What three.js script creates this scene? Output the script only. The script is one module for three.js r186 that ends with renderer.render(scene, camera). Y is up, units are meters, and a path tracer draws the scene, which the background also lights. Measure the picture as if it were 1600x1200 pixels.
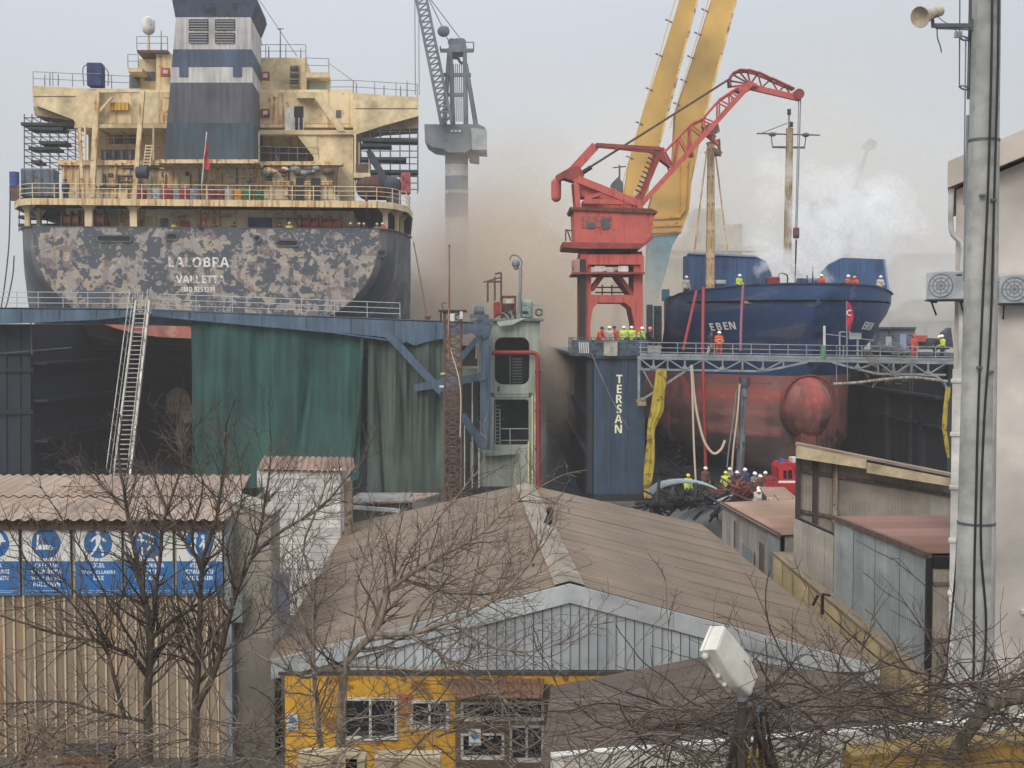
import * as THREE from 'three';
import { mergeGeometries } from 'three/addons/utils/BufferGeometryUtils.js';
import { MarchingCubes } from 'three/addons/objects/MarchingCubes.js';
import { FontLoader } from 'three/addons/loaders/FontLoader.js';
import { TextGeometry } from 'three/addons/geometries/TextGeometry.js';
import { RoundedBoxGeometry } from 'three/addons/geometries/RoundedBoxGeometry.js';

// ---------------------------------------------------------------- camera, sky, sun, exposure
const scene = new THREE.Scene();
const EYE = 11, FOC = 1900, PITCH = Math.atan(80 / FOC);
const camera = new THREE.PerspectiveCamera(2 * Math.atan(600 / FOC) * 180 / Math.PI, 4 / 3, 0.5, 5000);
camera.position.set(0, EYE, 0);
camera.rotation.set(-PITCH, 0, 0);
const renderer = new THREE.WebGLRenderer({ antialias: true });
renderer.toneMapping = THREE.LinearToneMapping;
renderer.toneMappingExposure = 1.4;
renderer.shadowMap.enabled = true;
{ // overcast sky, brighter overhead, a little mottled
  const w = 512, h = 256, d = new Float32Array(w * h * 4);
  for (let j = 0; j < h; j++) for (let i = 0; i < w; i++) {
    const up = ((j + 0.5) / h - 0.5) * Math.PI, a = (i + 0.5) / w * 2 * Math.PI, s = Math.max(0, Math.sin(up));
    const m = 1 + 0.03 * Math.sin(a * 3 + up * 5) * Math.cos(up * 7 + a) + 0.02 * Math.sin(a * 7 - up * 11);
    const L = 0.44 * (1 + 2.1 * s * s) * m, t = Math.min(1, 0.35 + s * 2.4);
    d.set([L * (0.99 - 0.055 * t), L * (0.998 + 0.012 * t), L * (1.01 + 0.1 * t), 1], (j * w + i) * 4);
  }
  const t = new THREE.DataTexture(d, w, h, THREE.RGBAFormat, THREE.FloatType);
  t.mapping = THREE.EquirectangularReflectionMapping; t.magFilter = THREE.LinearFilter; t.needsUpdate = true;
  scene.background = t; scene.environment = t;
}
const sun = new THREE.DirectionalLight(0xfff4e6, 1.4);
sun.position.set(-45, 75, 40); sun.target.position.set(0, 0, -60);
sun.castShadow = true; sun.shadow.radius = 60; sun.shadow.mapSize.set(2048, 2048);
Object.assign(sun.shadow.camera, { left: -120, right: 120, top: 120, bottom: -120, near: 1, far: 500 });
scene.add(sun); scene.add(sun.target);
scene.fog = new THREE.FogExp2(0xe6e4e2, 0.0007);

// ---------------------------------------------------------------- helpers
const V = (x, y, z) => new THREE.Vector3(x, y, z), PI = Math.PI;
function mulberry(a) { return () => { a |= 0; a = a + 0x6D2B79F5 | 0; let t = Math.imul(a ^ a >>> 15, 1 | a); t = t + Math.imul(t ^ t >>> 7, 61 | t) ^ t; return ((t ^ t >>> 14) >>> 0) / 4294967296; }; }
let rnd = mulberry(7);
const rr = (a, b) => a + (b - a) * rnd(), pick = (a) => a[Math.floor(rnd() * a.length)];
const CP = Math.cos(PITCH), SP = Math.sin(PITCH);
// the point at depth d (metres along -z) in the direction of a place in the photograph (1600 x 1200)
function A(px, py, d) {
  const x = (px - 800) / FOC, y = (600 - py) / FOC, yy = y * CP - SP, zz = -y * SP - CP, s = -d / zz;
  return V(x * s, EYE + yy * s, -d);
}
const taken = new Map();
function numbered(n) { const k = taken.get(n) ?? 0; taken.set(n, k + 1); return k ? n + '_' + String(k).padStart(3, '0') : n; }
const base = new WeakMap();
function setData(o, label, category, group, kind) {
  o.userData = {};
  if (label) o.userData.label = label; if (category) o.userData.category = category; if (group) o.userData.group = group; if (kind) o.userData.kind = kind;
  return o;
}
// a thing whose parts are given in world places; its group stands at p
function thing(name, label, category, p, group, ry = 0) {
  const o = new THREE.Group(); o.name = numbered(name); scene.add(o);
  if (p) o.position.copy(p.isVector3 ? p : V(...p)); o.rotation.y = ry;
  base.set(o, true);
  return setData(o, label, category, group);
}
// a thing whose parts are given in its own axes
function local(name, label, category, p, group, ry = 0) { const o = thing(name, label, category, p, group, ry); base.delete(o); return o; }
const rootOf = (o) => { while (o.parent && o.parent !== scene) o = o.parent; return o; };
function boxUV(g) {
  const p = g.attributes.position.array, n = p.length / 9, uv = new Float32Array(n * 6);
  for (let i = 0; i < n; i++) {
    const o = i * 9, ax = p[o + 3] - p[o], ay = p[o + 4] - p[o + 1], az = p[o + 5] - p[o + 2], bx = p[o + 6] - p[o], by = p[o + 7] - p[o + 1], bz = p[o + 8] - p[o + 2];
    const nx = Math.abs(ay * bz - az * by), ny = Math.abs(az * bx - ax * bz), nz = Math.abs(ax * by - ay * bx);
    for (let k = 0; k < 3; k++) {
      const x = p[o + k * 3], y = p[o + k * 3 + 1], z = p[o + k * 3 + 2];
      uv[i * 6 + k * 2] = nx > ny && nx > nz ? z : x; uv[i * 6 + k * 2 + 1] = ny > nx && ny >= nz ? z : y;
    }
  }
  g.setAttribute('uv', new THREE.BufferAttribute(uv, 2));
}
function flat(g, m) { // own copy without index
  let q = g.index ? g.toNonIndexed() : g.clone();
  if (m) q.applyMatrix4(m);
  if (!q.attributes.normal) q.computeVertexNormals();
  for (const k of Object.keys(q.attributes)) if (!['position', 'normal'].includes(k)) q.deleteAttribute(k);
  return q;
}
const join = (list) => { const a = list.flat(9).filter(Boolean).map((g) => flat(g)); return a.length === 1 ? a[0] : mergeGeometries(a); };
function mesh(name, geos, mat, parent) {
  let g = geos;
  if (Array.isArray(geos) || !geos.attributes.uv || geos.index || !geos.userData.keep) {
    if (!(geos.userData && geos.userData.keep)) { g = join([geos]); boxUV(g); const r = rootOf(parent); if (base.get(r)) { const q = r.position; const m = new THREE.Matrix4().makeRotationY(-r.rotation.y).multiply(new THREE.Matrix4().makeTranslation(-q.x, -q.y, -q.z)); g.applyMatrix4(m); } }
  }
  const o = new THREE.Mesh(g, mat); o.name = name; o.castShadow = o.receiveShadow = true; parent.add(o);
  return o;
}
// a thing that is one mesh
function single(name, label, category, geos, mat, group) {
  const g = join([geos]); boxUV(g); g.computeBoundingBox();
  const c = V(); g.boundingBox.getCenter(c); c.y = g.boundingBox.min.y; g.translate(-c.x, -c.y, -c.z);
  const o = new THREE.Mesh(g, mat); o.name = numbered(name); o.position.copy(c); o.castShadow = o.receiveShadow = true; scene.add(o);
  return setData(o, label, category, group);
}
function struct(name, geos, mat, kind = 'structure') { const o = single(name, null, null, geos, mat); o.userData.kind = kind; return o; }
// shared geometry for repeated parts: kept as given, placed by matrix
function keep(geos) { const g = join([geos]); boxUV(g); g.userData.keep = true; return g; }
function put(name, g, mat, parent, p, rot, s) { const o = new THREE.Mesh(g, mat); o.name = name; const r = rootOf(parent); o.position.copy(p); if (base.get(r)) o.position.sub(r.position); if (rot) o.rotation.set(...rot); if (s) o.scale.set(...s); o.castShadow = o.receiveShadow = true; parent.add(o); return o; }
// geometry makers
const mm = (p, rot, s) => new THREE.Matrix4().compose(V(...p), new THREE.Quaternion().setFromEuler(new THREE.Euler(...(rot ?? [0, 0, 0]))), V(...(s ?? [1, 1, 1])));
const bx = (x, y, z, w, h, d, rot) => flat(new THREE.BoxGeometry(w, h, d), mm([x, y, z], rot));
const b2 = (x0, y0, z0, x1, y1, z1) => bx((x0 + x1) / 2, (y0 + y1) / 2, (z0 + z1) / 2, Math.abs(x1 - x0), Math.abs(y1 - y0), Math.abs(z1 - z0));
const rbx = (x, y, z, w, h, d, r = 0.03, rot) => flat(new RoundedBoxGeometry(w, h, d, 2, r), mm([x, y, z], rot));
function along(g, p, q) { // turns a y-long geometry of length 1 onto p..q
  const d = q.clone().sub(p), L = d.length(), m = new THREE.Matrix4().compose(p.clone().add(q).multiplyScalar(0.5), new THREE.Quaternion().setFromUnitVectors(V(0, 1, 0), d.clone().divideScalar(L || 1)), V(1, L, 1));
  return flat(g, m);
}
const cyl = (p, q, r, r2, n = 8) => along(new THREE.CylinderGeometry(r2 ?? r, r, 1, n), p, q);
function beam(p, q, w, h) { // box along p..q, w across (horizontal), h upright
  const d = q.clone().sub(p), L = d.length(), z = d.divideScalar(L), x = Math.abs(z.y) > 0.99 ? V(1, 0, 0) : V(0, 1, 0).cross(z).normalize(), y = z.clone().cross(x);
  const m = new THREE.Matrix4().makeBasis(x, y, z).setPosition(p.clone().add(q).multiplyScalar(0.5));
  return flat(new THREE.BoxGeometry(w, h, L), m);
}
const tube = (pts, r, n = 6, seg) => flat(new THREE.TubeGeometry(new THREE.CatmullRomCurve3(pts), seg ?? pts.length * 5, r, n, false));
const sph = (p, r, n = 10, s) => flat(new THREE.SphereGeometry(r, n, Math.max(6, n * 0.7 | 0)), mm([p.x, p.y, p.z], null, s));
function shape2(pts, holes = []) { const s = new THREE.Shape(pts.map((p) => new THREE.Vector2(p[0], p[1]))); for (const h of holes) s.holes.push(new THREE.Path(h.map((p) => new THREE.Vector2(p[0], p[1])))); return s; }
// polygon in x,y extruded from z0 to z1
function prism(pts, z0, z1, holes) { const g = new THREE.ExtrudeGeometry(shape2(pts, holes), { depth: Math.abs(z1 - z0), bevelEnabled: false }); g.translate(0, 0, Math.min(z0, z1)); return flat(g); }
// polygon of photo places at depth d, thickened away from the camera
const slab = (pp, d, th, holes = []) => prism(pp.map((p) => { const a = A(p[0], p[1], d); return [a.x, a.y]; }), -d, -d - th, holes.map((h) => h.map((p) => { const a = A(p[0], p[1], d); return [a.x, a.y]; })));
const roundRect = (x0, y0, x1, y1, r, n = 5) => { const o = []; for (const [cx, cy, a0] of [[x1 - r, y1 - r, 0], [x0 + r, y1 - r, 90], [x0 + r, y0 + r, 180], [x1 - r, y0 + r, 270]]) for (let i = 0; i <= n; i++) { const a = (a0 + 90 * i / n) * PI / 180; o.push([cx + r * Math.cos(a), cy + r * Math.sin(a)]); } return o; };
// free quads (with thickness left to the caller)
function quads(list) { const p = []; for (const [a, b, c, d] of list) p.push(a, b, c, a, c, d); const g = new THREE.BufferGeometry(); g.setAttribute('position', new THREE.BufferAttribute(new Float32Array(p.flatMap((v) => [v.x, v.y, v.z])), 3)); g.computeVertexNormals(); return g; }
// plate: four corners thickened by t along their normal
function plate(a, b, c, d, t) {
  const n = b.clone().sub(a).cross(d.clone().sub(a)).normalize().multiplyScalar(-t), [e, f, g, h] = [a, b, c, d].map((v) => v.clone().add(n));
  return quads([[a, b, c, d], [h, g, f, e], [a, e, f, b], [b, f, g, c], [c, g, h, d], [d, h, e, a]]);
}
// corrugated sheet: a -> b across the ribs, a -> d along them; trapezoid ribs
function corrugated(a, b, c, d, pitch, h, wave = false) {
  const L = a.distanceTo(b), n = Math.max(1, Math.round(L / pitch)), prof = [], nn = b.clone().sub(a).cross(d.clone().sub(a)).normalize();
  for (let i = 0; i < n; i++) for (const [u, v] of wave ? [[0, 0], [0.17, 0.25], [0.33, 0.75], [0.5, 1], [0.67, 0.75], [0.83, 0.25]] : [[0, 0], [0.55, 0], [0.66, 1], [0.89, 1]]) prof.push([(i + u) / n, v * h]);
  prof.push([1, 0]);
  const q = [], P = (s, e, hh) => s.clone().lerp(e, hh[0]).addScaledVector(nn, hh[1]);
  for (let i = 0; i + 1 < prof.length; i++) q.push([P(a, b, prof[i]), P(a, b, prof[i + 1]), P(d, c, prof[i + 1]), P(d, c, prof[i])]);
  return quads(q);
}

// ---------------------------------------------------------------- noise, textures, materials
function valueNoise(seed) {
  const r = mulberry(seed), t = new Float32Array(65536); for (let i = 0; i < 65536; i++) t[i] = r();
  return (x, y, per, py = per) => { // periodic with whole periods per, py
    const xi = Math.floor(x), yi = Math.floor(y), fx = x - xi, fy = y - yi, u = fx * fx * (3 - 2 * fx), v = fy * fy * (3 - 2 * fy), k = (a, b) => t[((((a % per) + per) % per) * 131 + (((b % py) + py) % py) * 517) & 65535];
    return (k(xi, yi) * (1 - u) + k(xi + 1, yi) * u) * (1 - v) + (k(xi, yi + 1) * (1 - u) + k(xi + 1, yi + 1) * u) * v;
  };
}
const N1 = valueNoise(11), N2 = valueNoise(23), N3 = valueNoise(37);
const fbm = (N, u, v, f, o = 5, g = 0.5) => { let s = 0, a = 1, w = 0; for (let i = 0; i < o; i++, f *= 2, a *= g) { s += a * N(u * f, v * f, f); w += a; } return s / w; };
const fbm2 = (N, u, v, fu, fv, o = 4) => { fu = Math.round(fu); fv = Math.max(1, Math.round(fv)); let s = 0, a = 1, w = 0; for (let i = 0; i < o; i++, fu *= 2, fv *= 2, a *= 0.5) { s += a * N(u * fu, v * fv + 17 * i, fu, fv); w += a; } return s / w; };
const sst = (a, b, x) => { const t = Math.min(1, Math.max(0, (x - a) / (b - a))); return t * t * (3 - 2 * t); };
function dataTex(w, h, fn, srgb = true) {
  const d = new Uint8Array(w * h * 4);
  for (let j = 0; j < h; j++) for (let i = 0; i < w; i++) { const c = fn((i + 0.5) / w, (j + 0.5) / h), o = (j * w + i) * 4; d[o] = c[0]; d[o + 1] = c[1]; d[o + 2] = c[2]; d[o + 3] = c[3] ?? 255; }
  const t = new THREE.DataTexture(d, w, h); t.magFilter = THREE.LinearFilter; t.wrapS = t.wrapT = THREE.RepeatWrapping; if (srgb) t.colorSpace = THREE.SRGBColorSpace; t.needsUpdate = true; return t;
}
const rep = (t, m, my) => { const c = t.clone(); c.repeat.set(1 / m, 1 / (my ?? m)); c.needsUpdate = true; return c; };
const T = {};
T.grunge = dataTex(512, 512, (u, v) => { const a = fbm(N1, u, v, 4, 6), b = fbm(N2, u, v, 16, 4), k = 255 * Math.min(1, 0.62 + 0.42 * a + 0.18 * (b - 0.5)); return [k, k * 0.995, k * 0.985]; });
T.streak = dataTex(512, 512, (u, v) => { const a = fbm2(N1, u, v, 24, 2), b = fbm(N2, u, v, 4, 5), k = 255 * Math.min(1, 0.66 + 0.34 * a + 0.25 * (b - 0.5)); return [k, k * 0.99, k * 0.97]; });
T.rusty = dataTex(512, 512, (u, v) => { // pale paint with rust runs and spots
  const s = sst(0.52, 0.82, fbm2(N1, u, v, 22, 1.5, 4) * 0.75 + fbm(N3, u, v, 3, 4) * 0.4), p = sst(0.66, 0.74, fbm(N2, u, v, 10, 5)), k = 0.8 + 0.2 * fbm(N2, u, v, 6, 5), t = Math.min(1, s * 0.75 + p * 0.8);
  return [255 * k * (1 - t * 0.28), 255 * k * (1 - t * 0.48), 255 * k * (1 - t * 0.68)];
});
T.worn = dataTex(512, 512, (u, v) => { // saturated paint, faded and scraped
  const a = fbm(N1, u, v, 5, 6), p = sst(0.62, 0.7, fbm(N3, u, v, 9, 5)), s = fbm2(N2, u, v, 30, 3), k = 0.7 + 0.3 * a + 0.14 * (s - 0.5);
  return [255 * Math.min(1, k * (1 - 0.3 * p)), 255 * Math.min(1, k * (1 - 0.36 * p)), 255 * Math.min(1, k * (1 - 0.4 * p))];
});
T.rustL = dataTex(512, 512, (u, v) => { const s = sst(0.6, 0.9, fbm2(N1, u, v, 20, 1.5, 4) * 0.75 + fbm(N3, u, v, 3, 4) * 0.4), p = sst(0.69, 0.76, fbm(N2, u, v, 12, 5)), k = 0.86 + 0.14 * fbm(N2, u, v, 6, 5), t = Math.min(1, s * 0.7 + p * 0.5); return [255 * k * (1 - t * 0.2), 255 * k * (1 - t * 0.34), 255 * k * (1 - t * 0.48)]; });
T.roof = dataTex(512, 512, (u, v) => { const a = fbm(N1, u, v, 3, 6), s = fbm2(N2, u, v, 2.5, 40, 4), r = sst(0.56, 0.75, fbm2(N3, u, v, 2, 14, 5)), k = 0.72 + 0.26 * a + 0.14 * (s - 0.5); return [255 * Math.min(1, k * (1 - 0.06 * r)), 255 * Math.min(1, k * (1 - 0.15 * r)), 255 * Math.min(1, k * (1 - 0.22 * r))]; });
T.roofV = dataTex(512, 512, (u, v) => { const a = fbm(N1, u, v, 3, 6), s = fbm2(N2, u, v, 40, 2.5, 4), r = sst(0.56, 0.75, fbm2(N3, u, v, 14, 2, 5)), k = 0.74 + 0.24 * a + 0.16 * (s - 0.5); return [255 * Math.min(1, k * (1 - 0.05 * r)), 255 * Math.min(1, k * (1 - 0.13 * r)), 255 * Math.min(1, k * (1 - 0.2 * r))]; });
T.rough = dataTex(256, 256, (u, v) => { const k = 255 * fbm(N2, u, v, 16, 4); return [k, k, k]; }, false);
T.bark = dataTex(256, 256, (u, v) => { const k = 255 * Math.min(1, 0.5 + 0.6 * fbm2(N1, u, v, 16, 4, 4)); return [k, k * 0.97, k * 0.93]; });
T.concrete = dataTex(512, 512, (u, v) => { const a = fbm(N1, u, v, 3, 6), s = sst(0.55, 0.8, fbm2(N2, u, v, 12, 1.5)), k = (0.66 + 0.36 * a) * (1 - 0.28 * s); return [255 * Math.min(1, k), 255 * Math.min(1, k * 0.985), 255 * Math.min(1, k * 0.96)]; });
function mat(color, o = {}) {
  const { tex, m = 3, my, bump, bm = 1, ...rest } = o, p = { color: new THREE.Color(color), roughness: 0.75, metalness: 0, ...rest };
  if (tex) p.map = rep(tex, m, my);
  if (bump) { p.bumpMap = rep(T.rough, bm); p.bumpScale = bump; }
  return new THREE.MeshStandardMaterial({ side: THREE.DoubleSide, ...p });
}
const M = {
  black: mat('#17181a', { roughness: 0.6 }), dark: mat('#2b2d31', { tex: T.grunge }), steel: mat('#8d949a', { tex: T.grunge, roughness: 0.5 }), steelDark: mat('#595f66', { tex: T.grunge, roughness: 0.55 }),
  white: mat('#e6e4df', { tex: T.grunge, roughness: 0.6 }), cream: mat('#f0dbb0', { tex: T.rustL, m: 7, my: 5 }), creamClean: mat('#efdaae', { tex: T.grunge, m: 5 }), creamRust: mat('#f0d6a8', { tex: T.rusty, m: 4, my: 3 }),
  blue: mat('#566d86', { tex: T.worn, m: 5 }), navy: mat('#2c4a74', { tex: T.worn, m: 6 }), rail: mat('#a9adb0', { roughness: 0.5, metalness: 0.2 }),
  red: mat('#c2544b', { tex: T.worn, m: 4 }), redDark: mat('#9a322d', { tex: T.worn, m: 3 }), hoseRed: mat('#93302f'), hoseTan: mat('#c6b39e'), rust: mat('#7b4a34', { tex: T.rusty, m: 2 }), rustBrown: mat('#6d5546', { tex: T.grunge, m: 1 }),
  glass: new THREE.MeshStandardMaterial({ color: 0x1a2026, roughness: 0.15, metalness: 0 }), rubber: mat('#1d1d1e', { roughness: 0.85 }), orange: mat('#f06a3c'), hivis: mat('#d6f24a'),
};
const font = await new FontLoader().loadAsync('fonts/droid/droid_sans_bold.typeface.json');
function text(str, size, depth, p, rot, space = 0) { // text centred on p
  const list = []; let x = 0;
  for (const ch of str) { if (ch === ' ') { x += size * 0.35; continue; } const g = new TextGeometry(ch, { font, size, depth, curveSegments: 4 }); g.computeBoundingBox(); const w = g.boundingBox.max.x; const f = flat(g); f.translate(x, 0, 0); list.push(f); x += w + size * 0.12 + space; }
  const g = mergeGeometries(list); g.computeBoundingBox(); g.translate(-(g.boundingBox.max.x + g.boundingBox.min.x) / 2, -size / 2, 0); g.applyMatrix4(mm([p.x, p.y, p.z], rot)); return g;
}
const each = (name, geos, mt, parent) => geos.map((g) => mesh(name, [g], mt, parent));
// a railing of posts and bars along places (feet); each post and bar its own part
function railing(name, label, pts, h, rows, step, mt, opt = {}) {
  const t = opt.parent ?? thing(name, label, 'railing', pts[0], opt.group);
  const r = opt.r ?? 0.03;
  for (let i = 0; i + 1 < pts.length; i++) {
    const a = pts[i], b = pts[i + 1], L = a.distanceTo(b), n = Math.max(1, Math.round(L / step));
    for (let k = i ? 1 : 0; k <= n; k++) { const p = a.clone().lerp(b, k / n); mesh('post', [cyl(p, p.clone().add(V(0, h, 0)), r, r, 5)], mt, t); }
    for (let k = 1; k <= rows; k++) mesh('bar', [cyl(a.clone().add(V(0, h * k / rows, 0)), b.clone().add(V(0, h * k / rows, 0)), r * 0.85, r * 0.85, 5)], mt, t);
  }
  return t;
}
// ================================================================ ground, water, near terrace
{
  const wet = mat('#6a6864', { tex: T.concrete, m: 9, roughness: 0.7, bump: 0.01, bm: 2 });
  struct('ground', [b2(-160, -2.5, 30, 160, 0, -79.2)], wet);
  struct('water', [bx(0, -1.56, -2079, 6000, 0.1, 3999.6)], mat('#5d6c74', { roughness: 0.18, bump: 0.03, bm: 6 }));
  struct('street', [b2(-160, 0.004, 30, 160, 2.6, -13.2)], mat('#5f5d5a', { tex: T.concrete, m: 6 }));
}

// ================================================================ big brown gable roof with its yellow front
{
  const R0 = A(890, 912, 30), R1 = A(820, 757, 49.5), EL0 = A(425, 1031, 30), ER0 = A(1372, 1040, 30), ER1 = A(1092, 818, 49.5), EL1 = V(R1.x * 2 - ER1.x, ER1.y, -49.5);
  const t = thing('gable_shed', 'low wide shed with brown corrugated gable roof and grey siding over a yellow front', 'shed', [1, 0, -30]);
  const brown = ['#8f7f6d', '#8e7e6c', '#907f6e'].map((c) => mat(c, { tex: T.roof, m: 6, my: 4, roughness: 0.8 }));
  for (const [e0, e1, s] of [[EL0, EL1, 1], [ER0, ER1, -1]]) {
    const n = 19;
    for (let i = 0; i < n; i++) for (let k = 0; k < 2; k++) {
      const f0 = i / n, f1 = (i + 1) / n, k0 = k * 0.5, k1 = k ? 1.015 : 0.515, up = k ? 0 : 0.022 + rr(0, 0.008);
      const P = (f, q) => R0.clone().lerp(R1, f).lerp(e0.clone().lerp(e1, f), q).add(V(0, up + 0.02 * (i % 2) * 0.4, 0));
      const [a, b, c, d] = [P(f0, k0), P(f1, k0), P(f1, k1), P(f0, k1)];
      mesh('roof_sheet', [s < 0 ? corrugated(a, b, c, d, 0.255, 0.05) : corrugated(b, a, d, c, 0.255, 0.05)], pick(brown), t);
    }
  }
  { // ridge cap in short lengths
    const capM = mat('#a09483', { tex: T.grunge, m: 3 });
    for (let i = 0; i < 8; i++) {
      const a = R0.clone().lerp(R1, i / 8), b = R0.clone().lerp(R1, (i + 1.01) / 8), w = 0.38, dy = w * 0.262, u = 0.075 + (i % 2) * 0.006;
      mesh('ridge_cap', [plate(a.clone().add(V(-w, u - dy, 0)), a.clone().add(V(0, u, 0)), b.clone().add(V(0, u, 0)), b.clone().add(V(-w, u - dy, 0)), 0.01), plate(a.clone().add(V(0, u, 0)), a.clone().add(V(w, u - dy, 0)), b.clone().add(V(w, u - dy, 0)), b.clone().add(V(0, u, 0)), 0.01)], capM, t);
    }
  }
  { // grey barge boards, siding, yellow wall
    const gm = mat('#c3c9cb', { tex: T.grunge, m: 6, roughness: 0.55 }), z = -29.98;
    const sid = ['#c2cace', '#bcc4c9', '#c7ced1', '#bec7ca'].map((c) => mat(c, { tex: T.grunge, m: 9, roughness: 0.5 }));
    for (const e of [EL0, ER0]) for (let i = 0; i < 3; i++) {
      const a = R0.clone().lerp(e, i / 3), b = R0.clone().lerp(e, (i + 0.997) / 3), h = 0.44;
      mesh('barge_board', [prism([[a.x, a.y + 0.03], [b.x, b.y + 0.03], [b.x, b.y - h], [a.x, a.y - h]], z + 0.16, z + 0.1)], gm, t);
    }
    const yb = 2.62, w = 0.2285, joint = 0.036, top = (x) => (x < R0.x ? EL0.y + (R0.y - EL0.y) * (x - EL0.x) / (R0.x - EL0.x) : ER0.y + (R0.y - ER0.y) * (ER0.x - x) / (ER0.x - R0.x)) - 0.4;
    for (let x = EL0.x + 0.6; x < ER0.x - 0.6; x += w) {
      const y0 = top(x), y1 = top(x + w - joint); if (Math.min(y0, y1) < yb + 0.05) continue;
      mesh('siding_panel', [prism([[x, yb], [x + w - joint, yb], [x + w - joint, y1], [x, y0]], z, z + 0.05)], pick(sid), t);
      mesh('siding_rib', [b2(x + w - joint * 0.45, yb, z + 0.02, x + w - 0.002, (y0 + y1) / 2, z + 0.07)], sid[2], t);
    }
    mesh('backing_wall', [prism([[EL0.x + 0.5, 0], [ER0.x - 0.5, 0], [ER0.x - 0.5, ER0.y - 0.3], [R0.x, R0.y - 0.35], [EL0.x + 0.5, EL0.y - 0.3]], z - 0.02, z - 0.2)], M.dark, t);
    mesh('drip_edge', [b2(EL0.x + 0.2, yb - 0.09, z, ER0.x - 0.4, yb - 0.01, z + 0.22)], mat('#4a4540', { tex: T.grunge }), t);
    const ym = mat('#e0a82c', { tex: T.worn, m: 4, roughness: 0.7 }), X = (px) => A(px, 1100, 30).x, Y = (py) => A(800, py, 30).y;
    const holes = [[538, 1086, 622, 1152], [642, 1090, 702, 1135], [720, 1092, 850, 1122], [720, 1140, 788, 1182], [796, 1128, 850, 1186]].map(([a, b, c, d]) => [X(a), Y(d), X(c), Y(b)]);
    const hp = holes.map(([a, b, c, d]) => [[a, b], [a, d], [c, d], [c, b]]), wl = (n, a, b, y1, hh, m2) => mesh(n, [prism([[a, 0], [b, 0], [b, y1], [a, y1]], z, z + 0.18, hh)], m2, t);
    wl('yellow_wall', EL0.x + 0.35, X(710), yb - 0.095, hp.slice(0, 2), ym); wl('yellow_wall', X(710) + 0.003, ER0.x - 0.6, yb - 0.095, hp.slice(2), ym);
    mesh('brown_front', [prism([[X(712), 0], [X(864), 0], [X(864), yb - 0.32], [X(712), yb - 0.32]], z + 0.182, z + 0.24, hp.slice(2).map((h) => h.map(([x, y]) => [x, y])))], mat('#6f6257', { tex: T.concrete, m: 3 }), t);
    mesh('side_wall', [b2(EL0.x + 0.35, 0, -30.2, EL0.x + 0.6, EL0.y - 0.2, -49.2)], mat('#8d8a86', { tex: T.concrete }), t);
    mesh('side_wall', [b2(ER0.x - 0.9, 0, -30.2, ER0.x - 0.6, ER0.y - 0.25, -49.2)], mat('#8d8a86', { tex: T.concrete }), t);
    mesh('back_wall', [b2(EL0.x + 0.6, 0, -49.0, ER0.x - 0.9, 2.7, -49.2)], mat('#8d8a86', { tex: T.concrete }), t);
    holes.forEach(([a, b, c, d], i) => {
      const f = [b2(a, d - 0.07, z, c, d, z + 0.22), b2(a, b, z, c, b + 0.07, z + 0.22), b2(a, b + 0.07, z, a + 0.07, d - 0.07, z + 0.22), b2(c - 0.07, b + 0.07, z, c, d - 0.07, z + 0.22)];
      if (i !== 3) f.push(b2((a + c) / 2 - 0.03, b + 0.07, z, (a + c) / 2 + 0.03, d - 0.07, z + 0.2));
      const w_ = mesh('window', f, M.white, t); mesh('pane', [b2(a + 0.07, b + 0.07, z + 0.06, c - 0.07, d - 0.07, z + 0.08)], M.glass, w_);
    });
  }
  const canopy = thing('canopy', 'small rust brown board canopy over the yellow shed front windows', 'canopy', A(775, 1090, 29));
  const ca = A(690, 1062, 29.6), cb = A(852, 1062, 29.6), cc = A(848, 1092, 28.5), cd = A(712, 1092, 28.5);
  for (let i = 0; i < 8; i++) mesh('board', [plate(ca.clone().lerp(cb, i / 8), ca.clone().lerp(cb, (i + 0.95) / 8), cd.clone().lerp(cc, (i + 0.95) / 8), cd.clone().lerp(cc, i / 8), 0.03)], mat('#7d5a40', { tex: T.rusty, m: 1 }), canopy);
  const note = (px, py, w, h, label, c2) => { const p = A(px, py, 29.7), g = thing('notice', label, 'notice', p); mesh('sheet', [rbx(p.x, p.y, p.z, w, h, 0.02, 0.008)], M.white, g); mesh('print', [sph(p.clone().add(V(0, h * 0.1, 0.012)), w * 0.32, 10, [1, 1, 0.04]), bx(p.x, p.y - h * 0.36, p.z + 0.012, w * 0.7, h * 0.1, 0.004)], mat(c2), g); };
  note(457, 1128, 0.28, 0.42, 'pale blue notice sheet stuck on the yellow wall at its left end', '#3f7ca6');
  note(742, 1152, 0.3, 0.42, 'white and blue notice sheet in the dark door glass of the yellow front', '#4b87b5');
  { const p = A(632, 1093, 29.72), g = thing('notice', 'red and orange poster between the two white windows of the yellow front', 'poster', p); mesh('sheet', [rbx(p.x, p.y - 0.1, p.z, 0.34, 0.5, 0.02, 0.008)], mat('#c9832b', { tex: T.grunge }), g); mesh('print', [bx(p.x, p.y + 0.05, p.z + 0.013, 0.3, 0.16, 0.004)], mat('#c03a3e'), g); }
  { const p = A(858, 842, 36.4), g = thing('roof_vent', 'thin white vent pipe with black cowl standing on the brown roof', 'vent pipe', A(858, 846, 36.4));
    const q = A(857, 812, 36.4); mesh('pipe', [cyl(p.clone().add(V(0, -0.3, 0)), q, 0.05, 0.05, 8)], M.white, g); mesh('cowl', [cyl(q.clone().add(V(-0.02, -0.12, 0)), q.clone().add(V(0.08, 0.3, 0)), 0.13, 0.07, 8), sph(q.clone().add(V(0.05, 0.26, 0)), 0.12, 8, [1, 1.1, 1])], M.black, g); }
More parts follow.
